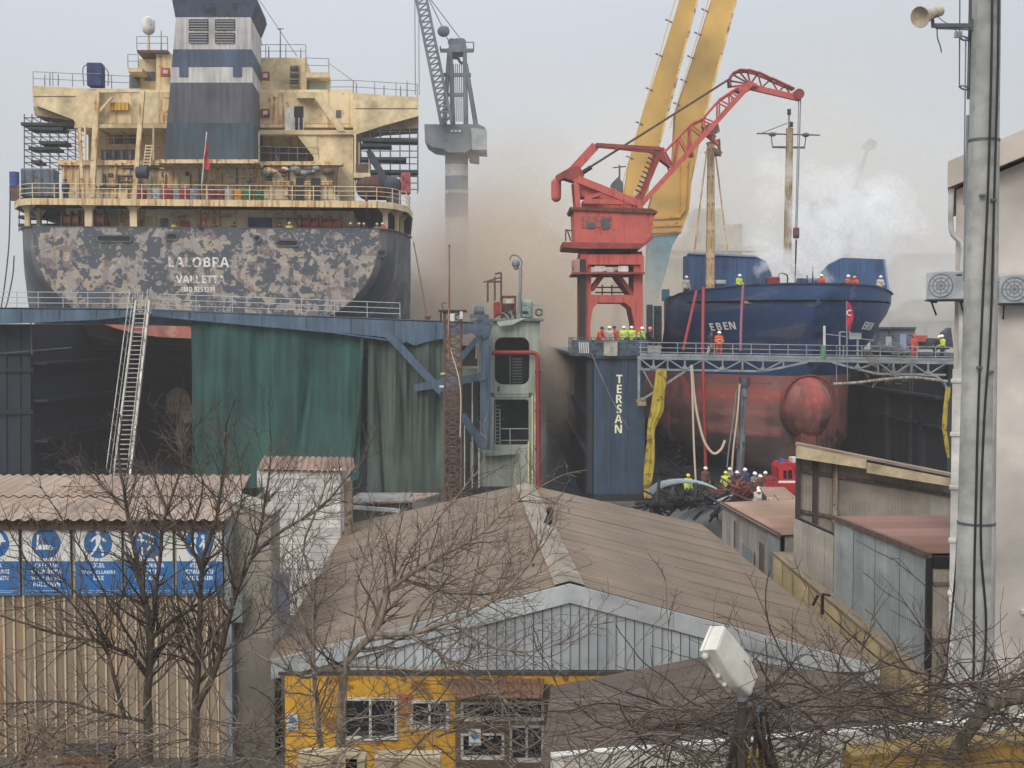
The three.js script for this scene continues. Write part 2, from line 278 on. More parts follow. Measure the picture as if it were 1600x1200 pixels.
  { const p = A(833, 895, 33), g = thing('roof_vent', 'short dark rod standing on the left slope of the brown roof', 'vent pipe', p); mesh('pipe', [cyl(p, p.clone().add(V(0, 0.22, 0)), 0.02, 0.02, 6)], M.black, g); mesh('cap', [sph(p.clone().add(V(0, 0.23, 0)), 0.03, 6)], M.black, g); }
}

// ================================================================ dark brown low roof in front of the gable
{
  const t = thing('low_roof', 'dark brown low roof in front of the grey gable, partly behind bare vines', 'roof', A(1100, 1170, 22));
  const r0 = A(1112, 1024, 28.4), r1 = A(1112, 1180, 21.4), l0 = A(862, 1073, 28.4), l1 = A(838, 1240, 21.4), q0 = A(1350, 1060, 28.4), q1 = A(1450, 1205, 21.4);
  const ms = ['#665a50', '#62564c', '#6a5e54'].map((c) => mat(c, { tex: T.roof, m: 5, my: 3, roughness: 0.85 }));
  for (const [a, d, s] of [[l0, l1, 1], [q0, q1, -1]]) for (let i = 0; i < 9; i++) {
    const A0 = r0.clone().lerp(r1, i / 9), A1 = r0.clone().lerp(r1, (i + 1) / 9), B0 = a.clone().lerp(d, i / 9), B1 = a.clone().lerp(d, (i + 1) / 9);
    mesh('roof_sheet', [s > 0 ? corrugated(A1, A0, B0, B1, 0.16, 0.03, true) : corrugated(A0, A1, B1, B0, 0.16, 0.03, true)], pick(ms), t);
  }
  mesh('wall', [b2(l0.x + 0.4, 0, -21.9, q0.x - 0.4, l1.y - 0.2, -28.2)], mat('#77706a', { tex: T.concrete }), t);
}

// ================================================================ left shed with the safety signs
{
  const t = thing('tan_shed', 'tan battened shed with pale brown corrugated roof at the left edge', 'shed', [-12, 0, -31]);
  const d = 31, ye = A(0, 806, 31).y, xr = A(352, 900, 31).x, xl = -16.5;
  const e0 = V(xl, ye, -30.5), e1 = A(357, 800, 30.5), k0 = V(xl, A(0, 742, 37).y, -37), k1 = A(392, 742, 37); e1.y = ye; k1.y = k0.y;
  const ms = ['#b59f8a', '#ae9681', '#baa591', '#a99280', '#b4a08e'].map((c) => mat(c, { tex: T.roofV, m: 5, my: 4, roughness: 0.85 }));
  const n = 10;
  for (let i = 0; i < n; i++) for (let k = 0; k < 2; k++) {
    const P = (f, g) => k0.clone().lerp(k1, f).lerp(e0.clone().lerp(e1, f), g).add(V(0, k ? 0 : 0.03, 0));
    mesh('roof_sheet', [corrugated(P(i / n, k ? 0.5 : 0), P((i + 1) / n, k ? 0.5 : 0), P((i + 1) / n, k ? 1 : 0.53), P(i / n, k ? 1 : 0.53), 0.26, 0.06, true)], pick(ms), t);
  }
  mesh('eave_board', [b2(xl, ye - 0.34, -30.9, xr, ye - 0.08, -30.84)], mat('#6e5a4a', { tex: T.rusty, m: 2 }), t);
  mesh('back_wall', [b2(xl, 0, -31.2, xr, ye - 0.1, -31.3), b2(xr - 0.14, 0, -31.3, xr, ye - 0.1, -36.8), b2(xl, 0, -36.7, xr - 0.15, ye, -36.8)], mat('#7b7468', { tex: T.concrete }), t);
  const pm = ['#aa9a82', '#a29078', '#ae9e88', '#a68c70', '#aa957e', '#9c8870'].map((c) => mat(c, { tex: T.roofV, m: 3, my: 5, roughness: 0.8 })), bm = mat('#d6c6a9', { tex: T.roofV, m: 1, my: 3 });
  const pw = 0.262;
  for (let x = xl; x < xr - 0.1; x += pw) { mesh('wall_panel', [bx(x + pw / 2, (ye - 0.35) / 2, -31.1 + rr(-0.006, 0.006), pw - 0.05, ye - 0.36, 0.06)], pick(pm), t); mesh('batten', [bx(x + pw, (ye - 0.35) / 2, -31.07, 0.048, ye - 0.36, 0.09)], bm, t); }
  mesh('corner_post', [b2(xr, 0, -30.9, xr + 0.17, ye - 0.05, -31.2)], mat('#8b9699', { tex: T.grunge }), t);
  // five safety signs
  const rows = [['KAFA', 'KORUMASI', 'KULLANIN'], ['ÇALIŞMA', 'SAHASINDA', 'İŞ AYAKKABISI', 'KULLANIN'], ['ÖZEL', 'YAYA YOLLARINI', 'İZLE'], ['BU SAHADA', 'KEMER', 'KULLANIN'], ['KİŞİSEL', 'KORUYUCU', 'KULLANIN']];
  const says = ['leftmost blue and white safety sign, cut by the left edge, on the tan shed', 'safety sign with a white boot in its blue circle, on the tan shed', 'safety sign with a white walking figure in its blue circle, on the tan shed', 'safety sign with a worker and slanted tool in its blue circle, on the tan shed', 'safety sign with two figures in its blue circle, nearest the grey corner post'];
  const edge = [[-46, 32], [36, 112], [118, 192], [195, 272], [276, 349]];
  edge.forEach(([a, b], i) => {
    const p = A((a + b) / 2, 930, 30.98), w = A(b, 900, 30.98).x - A(a, 900, 30.98).x, h = A(0, 817, 30.98).y - p.y;
    const c = document.createElement('canvas'); c.width = 256; c.height = 368; const g = c.getContext('2d');
    g.fillStyle = '#dddcd6'; g.fillRect(0, 0, 256, 368); g.fillStyle = '#2a6aa8'; g.fillRect(0, 194, 256, 174);
    g.beginPath(); g.arc(128, 100, 79, 0, 7); g.fill(); g.fillStyle = g.strokeStyle = '#e8ebea'; g.lineCap = 'round'; g.lineWidth = 12;
    const L = (...q) => { g.beginPath(); g.moveTo(q[0], q[1]); for (let k = 2; k < q.length; k += 2) g.lineTo(q[k], q[k + 1]); g.stroke(); }, D = (x, y, r) => { g.beginPath(); g.arc(x, y, r, 0, 7); g.fill(); };
    if (i === 0) { D(128, 95, 38); g.beginPath(); g.arc(128, 88, 52, PI, 0); g.fill(); g.fillRect(68, 84, 120, 10); g.fillStyle = '#2a6aa8'; D(112, 104, 6); D(144, 104, 6); g.fillRect(110, 122, 36, 5); }
    if (i === 1) { L(84, 60, 80, 128, 168, 128); g.lineWidth = 22; L(96, 118, 150, 122); g.lineWidth = 8; L(84, 60, 100, 62, 108, 104); }
    if (i === 2) { D(128, 44, 12); g.lineWidth = 26; L(128, 68, 128, 104); g.lineWidth = 13; L(120, 64, 90, 88); L(136, 66, 166, 88); L(124, 110, 106, 138, 88, 158); L(134, 110, 150, 136, 154, 164); }
    if (i === 3) { D(88, 58, 12); g.lineWidth = 9; L(88, 72, 90, 110, 96, 160); L(92, 80, 150, 104); L(100, 46, 160, 70); L(150, 104, 116, 140); L(72, 84, 112, 86); }
    if (i === 4) { D(108, 58, 13); D(150, 66, 12); g.lineWidth = 12; L(106, 80, 102, 130, 112, 156); L(152, 86, 156, 140); L(106, 86, 84, 112); L(150, 94, 134, 116); }
    g.fillStyle = '#e9ecee'; g.textAlign = 'center'; g.font = 'bold 27px sans-serif';
    rows[i].forEach((s, k) => { g.font = `bold ${s.length > 12 ? 24 : 30}px sans-serif`; g.fillText(s, 128, 226 + k * 33); });
    g.fillStyle = '#9fc3df'; g.fillRect(16, 346, 224, 3); g.fillRect(30, 355, 190, 3);
    const im = g.getImageData(0, 0, 256, 368); for (let k = 0, r2 = mulberry(i + 3); k < im.data.length; k += 4) { const f = 0.9 + 0.12 * r2(); for (let q = 0; q < 3; q++) im.data[k + q] *= f; } g.putImageData(im, 0, 0);
    const tx = new THREE.CanvasTexture(c); tx.colorSpace = THREE.SRGBColorSpace;
    const s = local('safety_sign', says[i], 'sign', V(p.x, p.y, p.z), 'safety signs along the tan shed');
    const pg = new THREE.PlaneGeometry(w - 0.04, h - 0.04); pg.translate(0, h / 2, 0.03); pg.userData.keep = true; const fg = pg.toNonIndexed(); fg.userData.keep = true;
    mesh('print', fg, new THREE.MeshStandardMaterial({ map: tx, roughness: 0.55 }), s);
    mesh('panel', [rbx(0, h / 2, 0.01, w, h, 0.036, 0.01)], M.steel, s);
  });
}

// ================================================================ grey rendered house and white tent behind
{
  const t = thing('grey_house', 'grey rendered windowless house wall right of the tan shed', 'building', A(392, 1190, 31.4));
  const g = mat('#aea89d', { tex: T.concrete, m: 6, bump: 0.008 }), x0 = A(356, 900, 31.4).x, x1 = A(424, 900, 31.4).x;
  mesh('wall', [prism([[x0, 0], [x1, 0], [x1, A(0, 806, 31.4).y], [x0, A(0, 782, 31.4).y]], -31.4, -32.6)], g, t);
  mesh('lower_wall', [b2(x0 + 0.02, 0, -31.2, x1 + 0.1, A(0, 1000, 31.2).y, -31.39)], mat('#7f7a73', { tex: T.concrete, m: 5 }), t);
  mesh('coping', [prism([[x0 - 0.05, A(0, 781.5, 31.4).y], [x1 + 0.06, A(0, 805.5, 31.4).y], [x1 + 0.06, A(0, 802, 31.4).y], [x0 - 0.05, A(0, 778, 31.4).y]], -31.3, -32.7)], mat('#b8b0a4', { tex: T.concrete }), t);
  mesh('meter_box', [rbx(A(372, 940, 31.1).x, A(0, 950, 31.1).y, -31.05, 0.35, 0.7, 0.3, 0.02)], mat('#77837f', { tex: T.grunge }), t);
  mesh('door', [b2(A(430, 900, 31.3).x - 0.05, A(0, 965, 31.3).y, -31.2, A(452, 900, 31.3).x, A(0, 895, 31.3).y, -31.36)], mat('#6f7488', { tex: T.grunge }), t);
  const w = thing('white_cabin', 'white boarded cabin with a flat rust brown roof behind the bare trees', 'cabin', A(470, 870, 47));
  const cx0 = A(402, 800, 47).x, cx1 = A(532, 800, 47).x, cy = A(0, 735, 47).y, wm = [mat('#efece8', { tex: T.grunge, m: 3 }), mat('#e6e2de', { tex: T.grunge, m: 2 })];
  for (let k = 0; k < 12; k++) { const y = cy - 0.32 * (k + 1); mesh('board', [b2(cx0, y, -47, cx1, y + 0.305, -47.05 + (k % 2) * 0.01)], wm[k % 2], w); }
  mesh('wall', [b2(cx0, 0, -47.06, cx1, cy, -50)], wm[1], w);
  mesh('post', [bx(A(540, 0, 46.9).x, cy / 2 - 0.2, -46.9, 0.3, cy - 0.4, 0.3)], mat('#8a8173', { tex: T.rusty }), w);
  const ra = A(402, 733, 46.8), rb = A(556, 736, 46.8), rc = A(552, 714, 50.5), rd = A(412, 712, 50.5);
  for (let i = 0; i < 5; i++) mesh('roof_sheet', [corrugated(rd.clone().lerp(rc, i / 5), rd.clone().lerp(rc, (i + 1) / 5), ra.clone().lerp(rb, (i + 1) / 5), ra.clone().lerp(rb, i / 5), 0.25, 0.05)], mat(['#9b7b68', '#8e705f', '#a38472'][i % 3], { tex: T.roofV }), w);
  // grey low store behind the brown roof
  const s = thing('grey_store', 'small grey store with pale roof edge between white cabin and brown roof', 'store', A(600, 830, 52));
  mesh('wall', [b2(A(545, 0, 52).x, 0, -52, A(632, 0, 52).x, A(0, 784, 52).y, -55)], mat('#8b8d8c', { tex: T.concrete }), s);
  mesh('roof', [plate(A(540, 786, 51.7), A(650, 782, 51.7), A(690, 770, 56), A(560, 770, 56), 0.08)], mat('#a08d80', { tex: T.rusty }), s);
  mesh('roof_edge', [beam(A(545, 792, 51.6), A(625, 798, 51.6), 0.1, 0.16)], M.white, s);
}

// ================================================================ retaining wall and sheds on the right
{
  const wx = 10.05, yt = 2.5, ym = mat('#e6cfa0', { tex: T.concrete, m: 4, bump: 0.02, bm: 2 });
  const rw = thing('retaining_wall', 'stained yellow retaining wall running beside the right edge of the brown roof', 'wall', [wx, 0, -36]);
  for (let z = -19; z > -46; z -= 2.5) mesh('bay', [b2(wx, 0, z, wx + 0.4, yt - 0.05 + rr(-0.05, 0.05), z - 2.49)], ym, rw);
  mesh('coping', [b2(wx - 0.05, yt + 0.01, -19, wx + 1.3, yt + 0.09, -46.5)], mat('#9c8b74', { tex: T.concrete, m: 3 }), rw);
  for (const z of [-26.4, -28.6]) mesh('iron_post', [beam(V(wx - 0.12, 1.4, z), V(wx - 0.12, yt + 0.5, z), 0.05, 0.05)], M.black, rw);
  const br = thing('iron_bracket', 'black angled iron bracket standing on the yellow retaining wall', 'bracket', [wx, 2.4, -36.3]);
  { const p = A(1285, 960, 35.3), q = A(1285, 930, 35.3), r = A(1270, 946, 35.3), s = A(1297, 931, 35.3); mesh('upright', [beam(p, q, 0.08, 0.08)], M.black, br); mesh('brace', [beam(r, A(1278, 930, 35.3), 0.07, 0.07)], M.black, br); mesh('arm', [beam(q.clone().add(V(0, 0.04, 0)), s, 0.07, 0.06)], M.black, br); }
  struct('yard_terrace', [b2(wx + 0.41, 0.004, -18.9, 34, yt - 0.06, -57)], mat('#7d7a74', { tex: T.concrete, m: 6 }));
  // sheet panel along the wall, ribs upright
  function side(t, z0, z1, y0, yA, yB, ms, pitch = 0.2, x = wx + 0.3) { const L = Math.abs(z1 - z0), n = Math.max(1, Math.round(L / 1.05)); for (let i = 0; i < n; i++) { const a = z0 + (z1 - z0) * i / n, b = z0 + (z1 - z0) * (i + 1) / n, ya = yA + (yB - yA) * i / n, yb = yA + (yB - yA) * (i + 1) / n, o = -0.012 * (i % 2); mesh('wall_sheet', [corrugated(V(x + o, y0, b), V(x + o, y0, a), V(x + o, ya, a), V(x + o, yb, b), pitch, 0.03)], pick(ms), t); } }
  const tan = ['#b3aca3', '#aba49b', '#bab3aa', '#b0a89e'].map((c) => mat(c, { tex: T.grunge, m: 5, roughness: 0.7 })), bl = ['#a4adaf', '#9ea8ab', '#aab2b3', '#9ba4a6'].map((c) => mat(c, { tex: T.grunge, m: 4, roughness: 0.6 }));
  const brn = ['#ab8d78', '#a28370', '#b29582'].map((c) => mat(c, { tex: T.roof, m: 4 }));
  // far low shed with brown roof
  const f = thing('low_shed', 'low grey sheet shed with flat brown roof beside the far right roof corner', 'shed', [12, 0, -52]);
  const yl = A(1125, 786, 59.5).y, y2 = A(1238, 850, 44.6).y;
  side(f, -59.5, -46.5, 0.3, yl - 0.12, y2 - 0.1, tan);
  mesh('front_edge', [beam(V(wx + 0.22, yl - 0.02, -59.6), V(wx + 0.22, y2, -46.4), 0.08, 0.22)], M.rustBrown, f);
  for (let i = 0; i < 6; i++) { const z0 = -59.5 + 13 * i / 6, z1 = -59.5 + 13 * (i + 1) / 6, ya = yl + (y2 - yl) * i / 6, yb = yl + (y2 - yl) * (i + 1) / 6; mesh('roof_sheet', [corrugated(V(wx + 0.15, ya, z0), V(wx + 0.15, yb, z1), V(15.2, yb + 0.25, z1), V(15.2, ya + 0.25, z0), 0.25, 0.04)], pick(brn), f); }
  mesh('back_wall', [b2(wx + 0.5, 0.1, -46.7, 15.1, y2, -46.8), b2(wx + 0.5, 0, -59.2, 15.1, yl, -59.3), b2(15, 0, -46.9, 15.1, yl, -59.1)], tan[1], f);
  for (const [z, h] of [[-55.4, 1.2], [-49.7, 1.9], [-49.4, 1.9]]) mesh('post', [b2(wx + 0.14, yl - 0.3 - h, z, wx + 0.2, yl - 0.25, z - 0.16)], mat('#5a4a42'), f);
  mesh('vent_grille', [b2(wx + 0.16, yl - 1.9, -53.6, wx + 0.2, yl - 0.9, -51.2)], mat('#8d979b', { tex: T.streak, m: 1 }), f);
  mesh('pale_sheet', [b2(wx + 0.26, 0.8, -46.5, wx + 0.24, y2 - 0.12, -48.6)], bl[1], f);
  // middle fence of sheet
  const md = thing('sheet_fence', 'beige corrugated sheet fence between the low brown roofed shed and the pale blue panels', 'fence', [wx, 2.4, -41.5]);
  side(md, -44.4, -38.9, 2.1, A(1242, 812, 44).y, A(1298, 832, 38.9).y - 0.1, tan);
  mesh('rail', [beam(V(wx + 0.4, A(1242, 812, 44).y, -44.4), V(wx + 0.4, A(1298, 832, 38.9).y - 0.1, -38.9), 0.08, 0.1)], M.black, md);
  // blue panels with flat brown roof behind
  const bs = thing('blue_sheet_shed', 'pale blue corrugated shed with flat red brown roof left of the steel pole', 'shed', [12, 0, -34.4]);
  const ya = A(1300, 810, 38.8).y, yb = A(1446, 868, 30).y;
  side(bs, -38.8, -30, 2.2, ya, yb, bl, 0.16);
  mesh('roof_edge', [beam(V(wx + 0.26, ya + 0.04, -38.9), V(wx + 0.26, yb + 0.04, -29.8), 0.12, 0.14)], M.rustBrown, bs);
  for (let i = 0; i < 5; i++) { const q0 = i / 5, q1 = (i + 1) / 5, z0 = -38.8 + 8.8 * q0, z1 = -38.8 + 8.8 * q1, r0 = ya + (yb - ya) * q0 + 0.05, r1 = ya + (yb - ya) * q1 + 0.05; mesh('roof_sheet', [corrugated(V(wx + 0.2, r0, z0), V(wx + 0.2, r1, z1), V(15.4, r1 + 0.05, z1), V(15.4, r0 + 0.05, z0), 0.22, 0.03)], mat(['#987468', '#8f6b5f', '#9f7b6f'][i % 3], { tex: T.roof, m: 5 }), bs); }
  mesh('corner_post', [b2(wx + 0.2, 2.2, -29.92, wx + 0.34, yb, -29.8)], M.black, bs);
  for (let i = 0; i < 4; i++) mesh('end_sheet', [corrugated(V(wx + 0.36 + i * 0.5, 2.2, -29.85), V(wx + 0.85 + i * 0.5, 2.2, -29.85), V(wx + 0.85 + i * 0.5, yb - 0.3, -29.85), V(wx + 0.36 + i * 0.5, yb - 0.3, -29.85), 0.12, 0.02)], tan[i % 4], bs);
  for (const y of [yb - 0.7, yb - 2.1]) mesh('girt', [b2(wx + 0.36, y, -29.84, wx + 2.3, y + 0.07, -29.76)], mat('#6d625a'), bs);
  mesh('fascia', [b2(wx + 0.36, yb - 0.28, -29.86, wx + 5.3, yb + 0.02, -29.78)], M.black, bs);
  mesh('inner_wall', [b2(wx + 0.5, 2.4, -38.6, 15.3, ya - 0.1, -38.7), b2(15.2, 2.4, -30, 15.3, yb - 0.1, -38.5)], tan[1], bs);
  // tall shed facing the camera
  const ts = thing('tall_shed', 'tall beige corrugated shed with cream sloping roof edge behind the flat brown roof', 'shed', A(1360, 830, 46));
  const X = (px) => A(px, 0, 46).x, Y = (py) => A(0, py, 46).y, sl = (px) => Y(712 + (px - 1250) * 0.165);
  for (let px = 1258; px < 1500; px += 26) mesh('wall_sheet', [corrugated(V(X(px), 2.5, -46), V(X(px + 26), 2.5, -46), V(X(px + 26), sl(px + 26), -46), V(X(px), sl(px), -46), 0.13, 0.03)], pick(tan), ts);
  for (const px of [1253, 1280, 1311]) mesh('column', [b2(X(px) - 0.08, 2.5, -45.75, X(px) + 0.08, sl(px) + 0.1, -45.95)], px === 1311 ? mat('#9c958d', { tex: T.rusty }) : mat('#3d3230'), ts);
  for (const py of [748, 812]) mesh('girt', [beam(V(X(1258), Y(py - 14), -45.9), V(X(1500), Y(py + 26), -45.9), 0.12, 0.12)], mat('#6b6058', { tex: T.rusty }), ts);
  mesh('dark_soffit', [plate(A(1250, 712, 45.2), A(1500, 752, 45.2), A(1500, 750, 47.6), A(1250, 711, 47.6), 0.06)], M.rustBrown, ts);
  const cm = mat('#d3c2a0', { tex: T.grunge, m: 3 });
  for (const [a, b, c, e] of [[1243, 1352, 0, 16], [1353, 1500, 6, 12]]) { const f2 = (px) => 692 + (px - 1243) * 0.187; mesh('roof_edge', [prism([[X(a), Y(f2(a) + c)], [X(b), Y(f2(b) + c)], [X(b), Y(f2(b) + c + e)], [X(a), Y(f2(a) + c + e + 4)]].map((p) => p), -45.1, -45.25)], cm, ts); }
  mesh('roof', [plate(A(1243, 691.5, 45.1), A(1500, 743, 45.1), A(1500, 741, 47.6), A(1244, 690, 47.6), 0.1)], mat('#a2917c', { tex: T.roof }), ts);
  mesh('inner_wall', [b2(A(1262, 0, 47.5).x, 2.5, -47.4, X(1500), Y(752), -47.5)], tan[2], ts);
  // two little rusty roofs in front of the fire engine
  for (const [a, b, py, d, lab] of [[1205, 1252, 774, 62, 'small hut with rusty flat roof in front of the red fire engine'], [1230, 1254, 786, 58, 'smaller rusty roofed hut squeezed beside the tall beige shed']]) {
    const h = thing('hut', lab, 'hut', A((a + b) / 2, 815, d)), x0 = A(a, 0, d).x, x1 = A(b, 0, d).x, y = A(0, py + 6, d).y;
    mesh('wall', [b2(x0 + 0.15, 0, -d - 0.3, x1 - 0.1, y, -d - 2)], M.steelDark, h); mesh('roof', [plate(V(x0, y + 0.02, -d), V(x1, y + 0.02, -d), V(x1 - 0.1, y + 0.25, -d - 2.4), V(x0 + 0.1, y + 0.25, -d - 2.4), -0.08)], brn[1], h); mesh('roof_edge', [b2(x0, y - 0.05, -d + 0.05, x1, y + 0.1, -d - 0.01)], M.creamRust, h);
    mesh('post', [cyl(V(x0 + 0.2, 0, -d - 0.1), V(x0 + 0.2, y - 0.06, -d - 0.1), 0.05)], M.rustBrown, h);
  }
}
// ================================================================ building at the right edge
{
  const c0 = A(1482, 520, 27), yaw = 0.05;
  const t = local('office_building', 'pale pinkish rendered building with sloping eaves at the right edge', 'building', V(c0.x, 0, -27), null, -0.36);
  // own axes: x along the front wall to the right, z towards the camera
  const wallM = mat('#e2dad3', { tex: T.grunge, m: 12, bump: 0.004, roughness: 0.9 }), L = 9, h0 = 14.1, sl = 0.40;
  mesh('wall', [prism([[0.12, 0], [L, 0], [L, h0 + sl * L], [0.12, h0 + sl * 0.12]], 0, -7, [[[1.66, 4.95], [1.66, 6.15], [2.9, 6.15], [2.9, 4.95]]])], wallM, t);
  const w = mesh('window', [b2(1.66, 4.95, -0.05, 1.74, 6.15, -0.16), b2(2.82, 4.95, -0.05, 2.9, 6.15, -0.16), b2(1.74, 6.07, -0.05, 2.82, 6.15, -0.16)], M.steelDark, t);
  mesh('pane', [b2(1.74, 5, -0.1, 2.82, 6.07, -0.12)], M.glass, w); mesh('sill', [b2(1.58, 4.86, 0.12, 2.98, 4.94, -0.2)], wallM, w);
  mesh('eaves_fascia', [prism([[-0.06, h0 + 0.05], [L, h0 + 0.05 + sl * L], [L, h0 + 0.58 + sl * L], [-0.06, h0 + 0.62]], 0.46, 0.4)], mat('#e6dcd3', { tex: T.concrete, m: 4 }), t);
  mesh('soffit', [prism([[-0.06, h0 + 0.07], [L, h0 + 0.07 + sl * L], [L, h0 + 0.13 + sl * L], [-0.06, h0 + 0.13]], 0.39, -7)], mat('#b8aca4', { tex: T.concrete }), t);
  mesh('roof', [prism([[-0.06, h0 + 0.56], [L, h0 + 0.56 + sl * L], [L, h0 + 0.6 + sl * L], [-0.06, h0 + 0.63]], 0.39, -7)], mat('#9a8a7e', { tex: T.rusty }), t);
  // square white downpipe with collars
  const dp = mesh('downpipe', [b2(0.1, 0, 0.05, 0.3, 10.2, 0.22)], M.white, t);
  for (let y = 0.5; y < 10; y += 1.18) mesh('collar', [rbx(0.2, y, 0.135, 0.27, 0.09, 0.24, 0.02)], M.white, dp);
  mesh('rain_pipe', [tube([V(0.02, h0 + 0.05, 0.2), V(0.02, h0 - 0.7, 0.2), V(0.06, h0 - 0.95, 0.2), V(0.25, h0 - 1.15, 0.15), V(0.26, h0 - 1.8, 0.15), V(0.26, 10.2, 0.14)], 0.055, 8, 40)], M.white, t);
  mesh('conduit', [cyl(V(0.42, 10.2, 0.06), V(0.42, h0 + 0.05, 0.06), 0.035)], M.white, t);
}
{ // two air conditioners on brackets
  const ac = (px, py, d, ry, label) => {
    const p = A(px, py, d), t = local('air_conditioner', label, 'air conditioner', p, 'outdoor air conditioner units on the pale building', ry);
    const b = mat('#b9bfc4', { tex: T.grunge, m: 2, roughness: 0.5 });
    mesh('case', [rbx(0, 0.33, 0, 0.82, 0.62, 0.36, 0.03)], b, t);
    const g = mesh('fan_grille', [flat(new THREE.TorusGeometry(0.25, 0.012, 6, 24), mm([-0.1, 0.33, 0.19])), flat(new THREE.TorusGeometry(0.17, 0.008, 6, 20), mm([-0.1, 0.33, 0.19])), flat(new THREE.TorusGeometry(0.09, 0.008, 6, 16), mm([-0.1, 0.33, 0.19])), ...[0, 1, 2, 3].map((k) => bx(-0.1, 0.33, 0.19, 0.5, 0.012, 0.01, [0, 0, k * PI / 4]))], M.steel, t);
    mesh('fan_opening', [flat(new THREE.CylinderGeometry(0.25, 0.25, 0.02, 24), mm([-0.1, 0.33, 0.176], [PI / 2, 0, 0]))], mat('#a3a8ab'), g);
    for (let k = 0; k < 6; k++) mesh('vent_slot', [bx(-0.415, 0.18 + k * 0.06, 0, 0.012, 0.02, 0.2)], M.dark, t);
    mesh('badge', [bx(0.28, 0.55, 0.185, 0.12, 0.03, 0.008)], M.black, t);
    mesh('bracket', [beam(V(-0.3, -0.02, 0.2), V(-0.3, -0.02, -0.35), 0.04, 0.04), beam(V(-0.3, -0.04, 0.12), V(-0.3, -0.3, -0.33), 0.03, 0.03)], M.black, t);
    mesh('bracket', [beam(V(0.3, -0.02, 0.2), V(0.3, -0.02, -0.35), 0.04, 0.04), beam(V(0.3, -0.04, 0.12), V(0.3, -0.3, -0.33), 0.03, 0.03)], M.black, t);
    mesh('drip_tray', [bx(0, 0.005, 0, 0.86, 0.03, 0.42)], M.dark, t);
    mesh('hose', [tube([V(0.42, 0.3, 0), V(0.5, 0.35, -0.05), V(0.52, 0.1, -0.12), V(0.44, -0.2, -0.3), V(0.44, -0.5, -0.34)], 0.03, 6, 20)], M.black, t);
  };
  ac(1480, 470, 26.6, -0.55, 'grey air conditioner unit left of the steel pole');
  ac(1592, 476, 26.2, -0.36, 'grey air conditioner unit right of the steel pole, cut by the photo edge');
}
{ // tall tapered steel lighting pole
  const p0 = A(1519, 1150, 22), p1 = A(1543, -70, 22), yb = 0;
  const ax = p1.clone().sub(p0).divideScalar(p1.y - p0.y), at = (y) => p0.clone().addScaledVector(ax, y - p0.y);
  const t = thing('steel_pole', 'tall tapered grey steel pole in front of the pale building', 'pole', at(0));
  const pm = mat('#b6b7b3', { tex: T.grunge, m: 2.5, roughness: 0.8 });
  const W = (y) => 0.40 - 0.0085 * y, sect = (y0, y1, k = 1) => cyl(at(y0), at(y1), W(y0) * k, W(y1) * k, 12);
  mesh('shaft', [sect(0, 7.55)], pm, t); mesh('shaft', [sect(7.5, 14.45, 0.975)], pm, t); mesh('shaft', [sect(14.4, 17.6, 0.955)], mat('#abadab', { tex: T.grunge, m: 2.5, roughness: 0.8 }), t);
  for (const y of [7.52, 14.42]) mesh('joint_ring', [sect(y, y + 0.05, 1.01)], M.steelDark, t);
  for (const y of [10.35, 13.4]) for (const s of [-0.08, 0.12]) mesh('cable_clamp', [rbx(at(y).x + s - 0.05, y - s * 0.4, at(y).z + W(y) + 0.03, 0.1, 0.05, 0.06, 0.01)], M.steelDark, t);
  const cable = (name, pts, label) => single(name, label, 'cable', [tube(pts.map(([px, py, dz]) => { const q = A(px, py, 22); q.z = at(q.y).z + W(q.y) + (dz ?? 0.03); return q; }), 0.022, 6, 60)], M.black, 'cables down the steel pole');
  cable('black_cable', [[1541, -40], [1539, 100], [1533, 300], [1524, 480], [1517, 640], [1513, 780], [1510, 900], [1509, 1030], [1508, 1060]], 'left of the two black cables running down the steel pole');
  cable('black_cable', [[1551, -40], [1549, 100], [1543, 300], [1536, 520], [1527, 640], [1521, 780], [1521, 860], [1528, 960], [1525, 1030], [1520, 1056]], 'right of the two black cables, bowing out near the foot of the pole');
  single('black_cable', 'thin black cable hanging left of the steel pole over the white downpipe', 'cable', [tube([A(1496, 840, 23), A(1494, 880, 23), A(1489, 940, 23), A(1480, 1025, 23)], 0.02, 6, 24)], M.black);
  // thin conduit with loop brackets at the top left
  const cn = thing('conduit_rods', 'thin upright rods and loop brackets along the upper left of the steel pole', 'conduit', A(1514, 160, 22.3));
  mesh('rod', [cyl(A(1517, -40, 22.2), A(1513, 155, 22.2), 0.03)], M.steelDark, cn); mesh('rod', [cyl(A(1500, -40, 22.3), A(1499, 135, 22.3), 0.012)], M.steelDark, cn); mesh('rod', [cyl(A(1509, 60, 22.3), A(1506, 320, 22.3), 0.013)], M.steel, cn); mesh('rod', [cyl(A(1512, 180, 22.2), A(1507, 440, 22.2), 0.028)], M.steel, cn);
  for (const py of [57, 134]) mesh('loop_bracket', [tube([A(1515, py + 4, 22.2), A(1506, py, 22.1), A(1499, py + 1, 22.3), A(1507, py + 6, 22.4), A(1515, py + 5, 22.3)], 0.018, 6, 24)], M.steel, cn);
  mesh('small_box', [bx(A(1497, 54, 22.2).x, A(0, 54, 22.2).y, -22.2, 0.12, 0.1, 0.1)], M.white, cn);
}
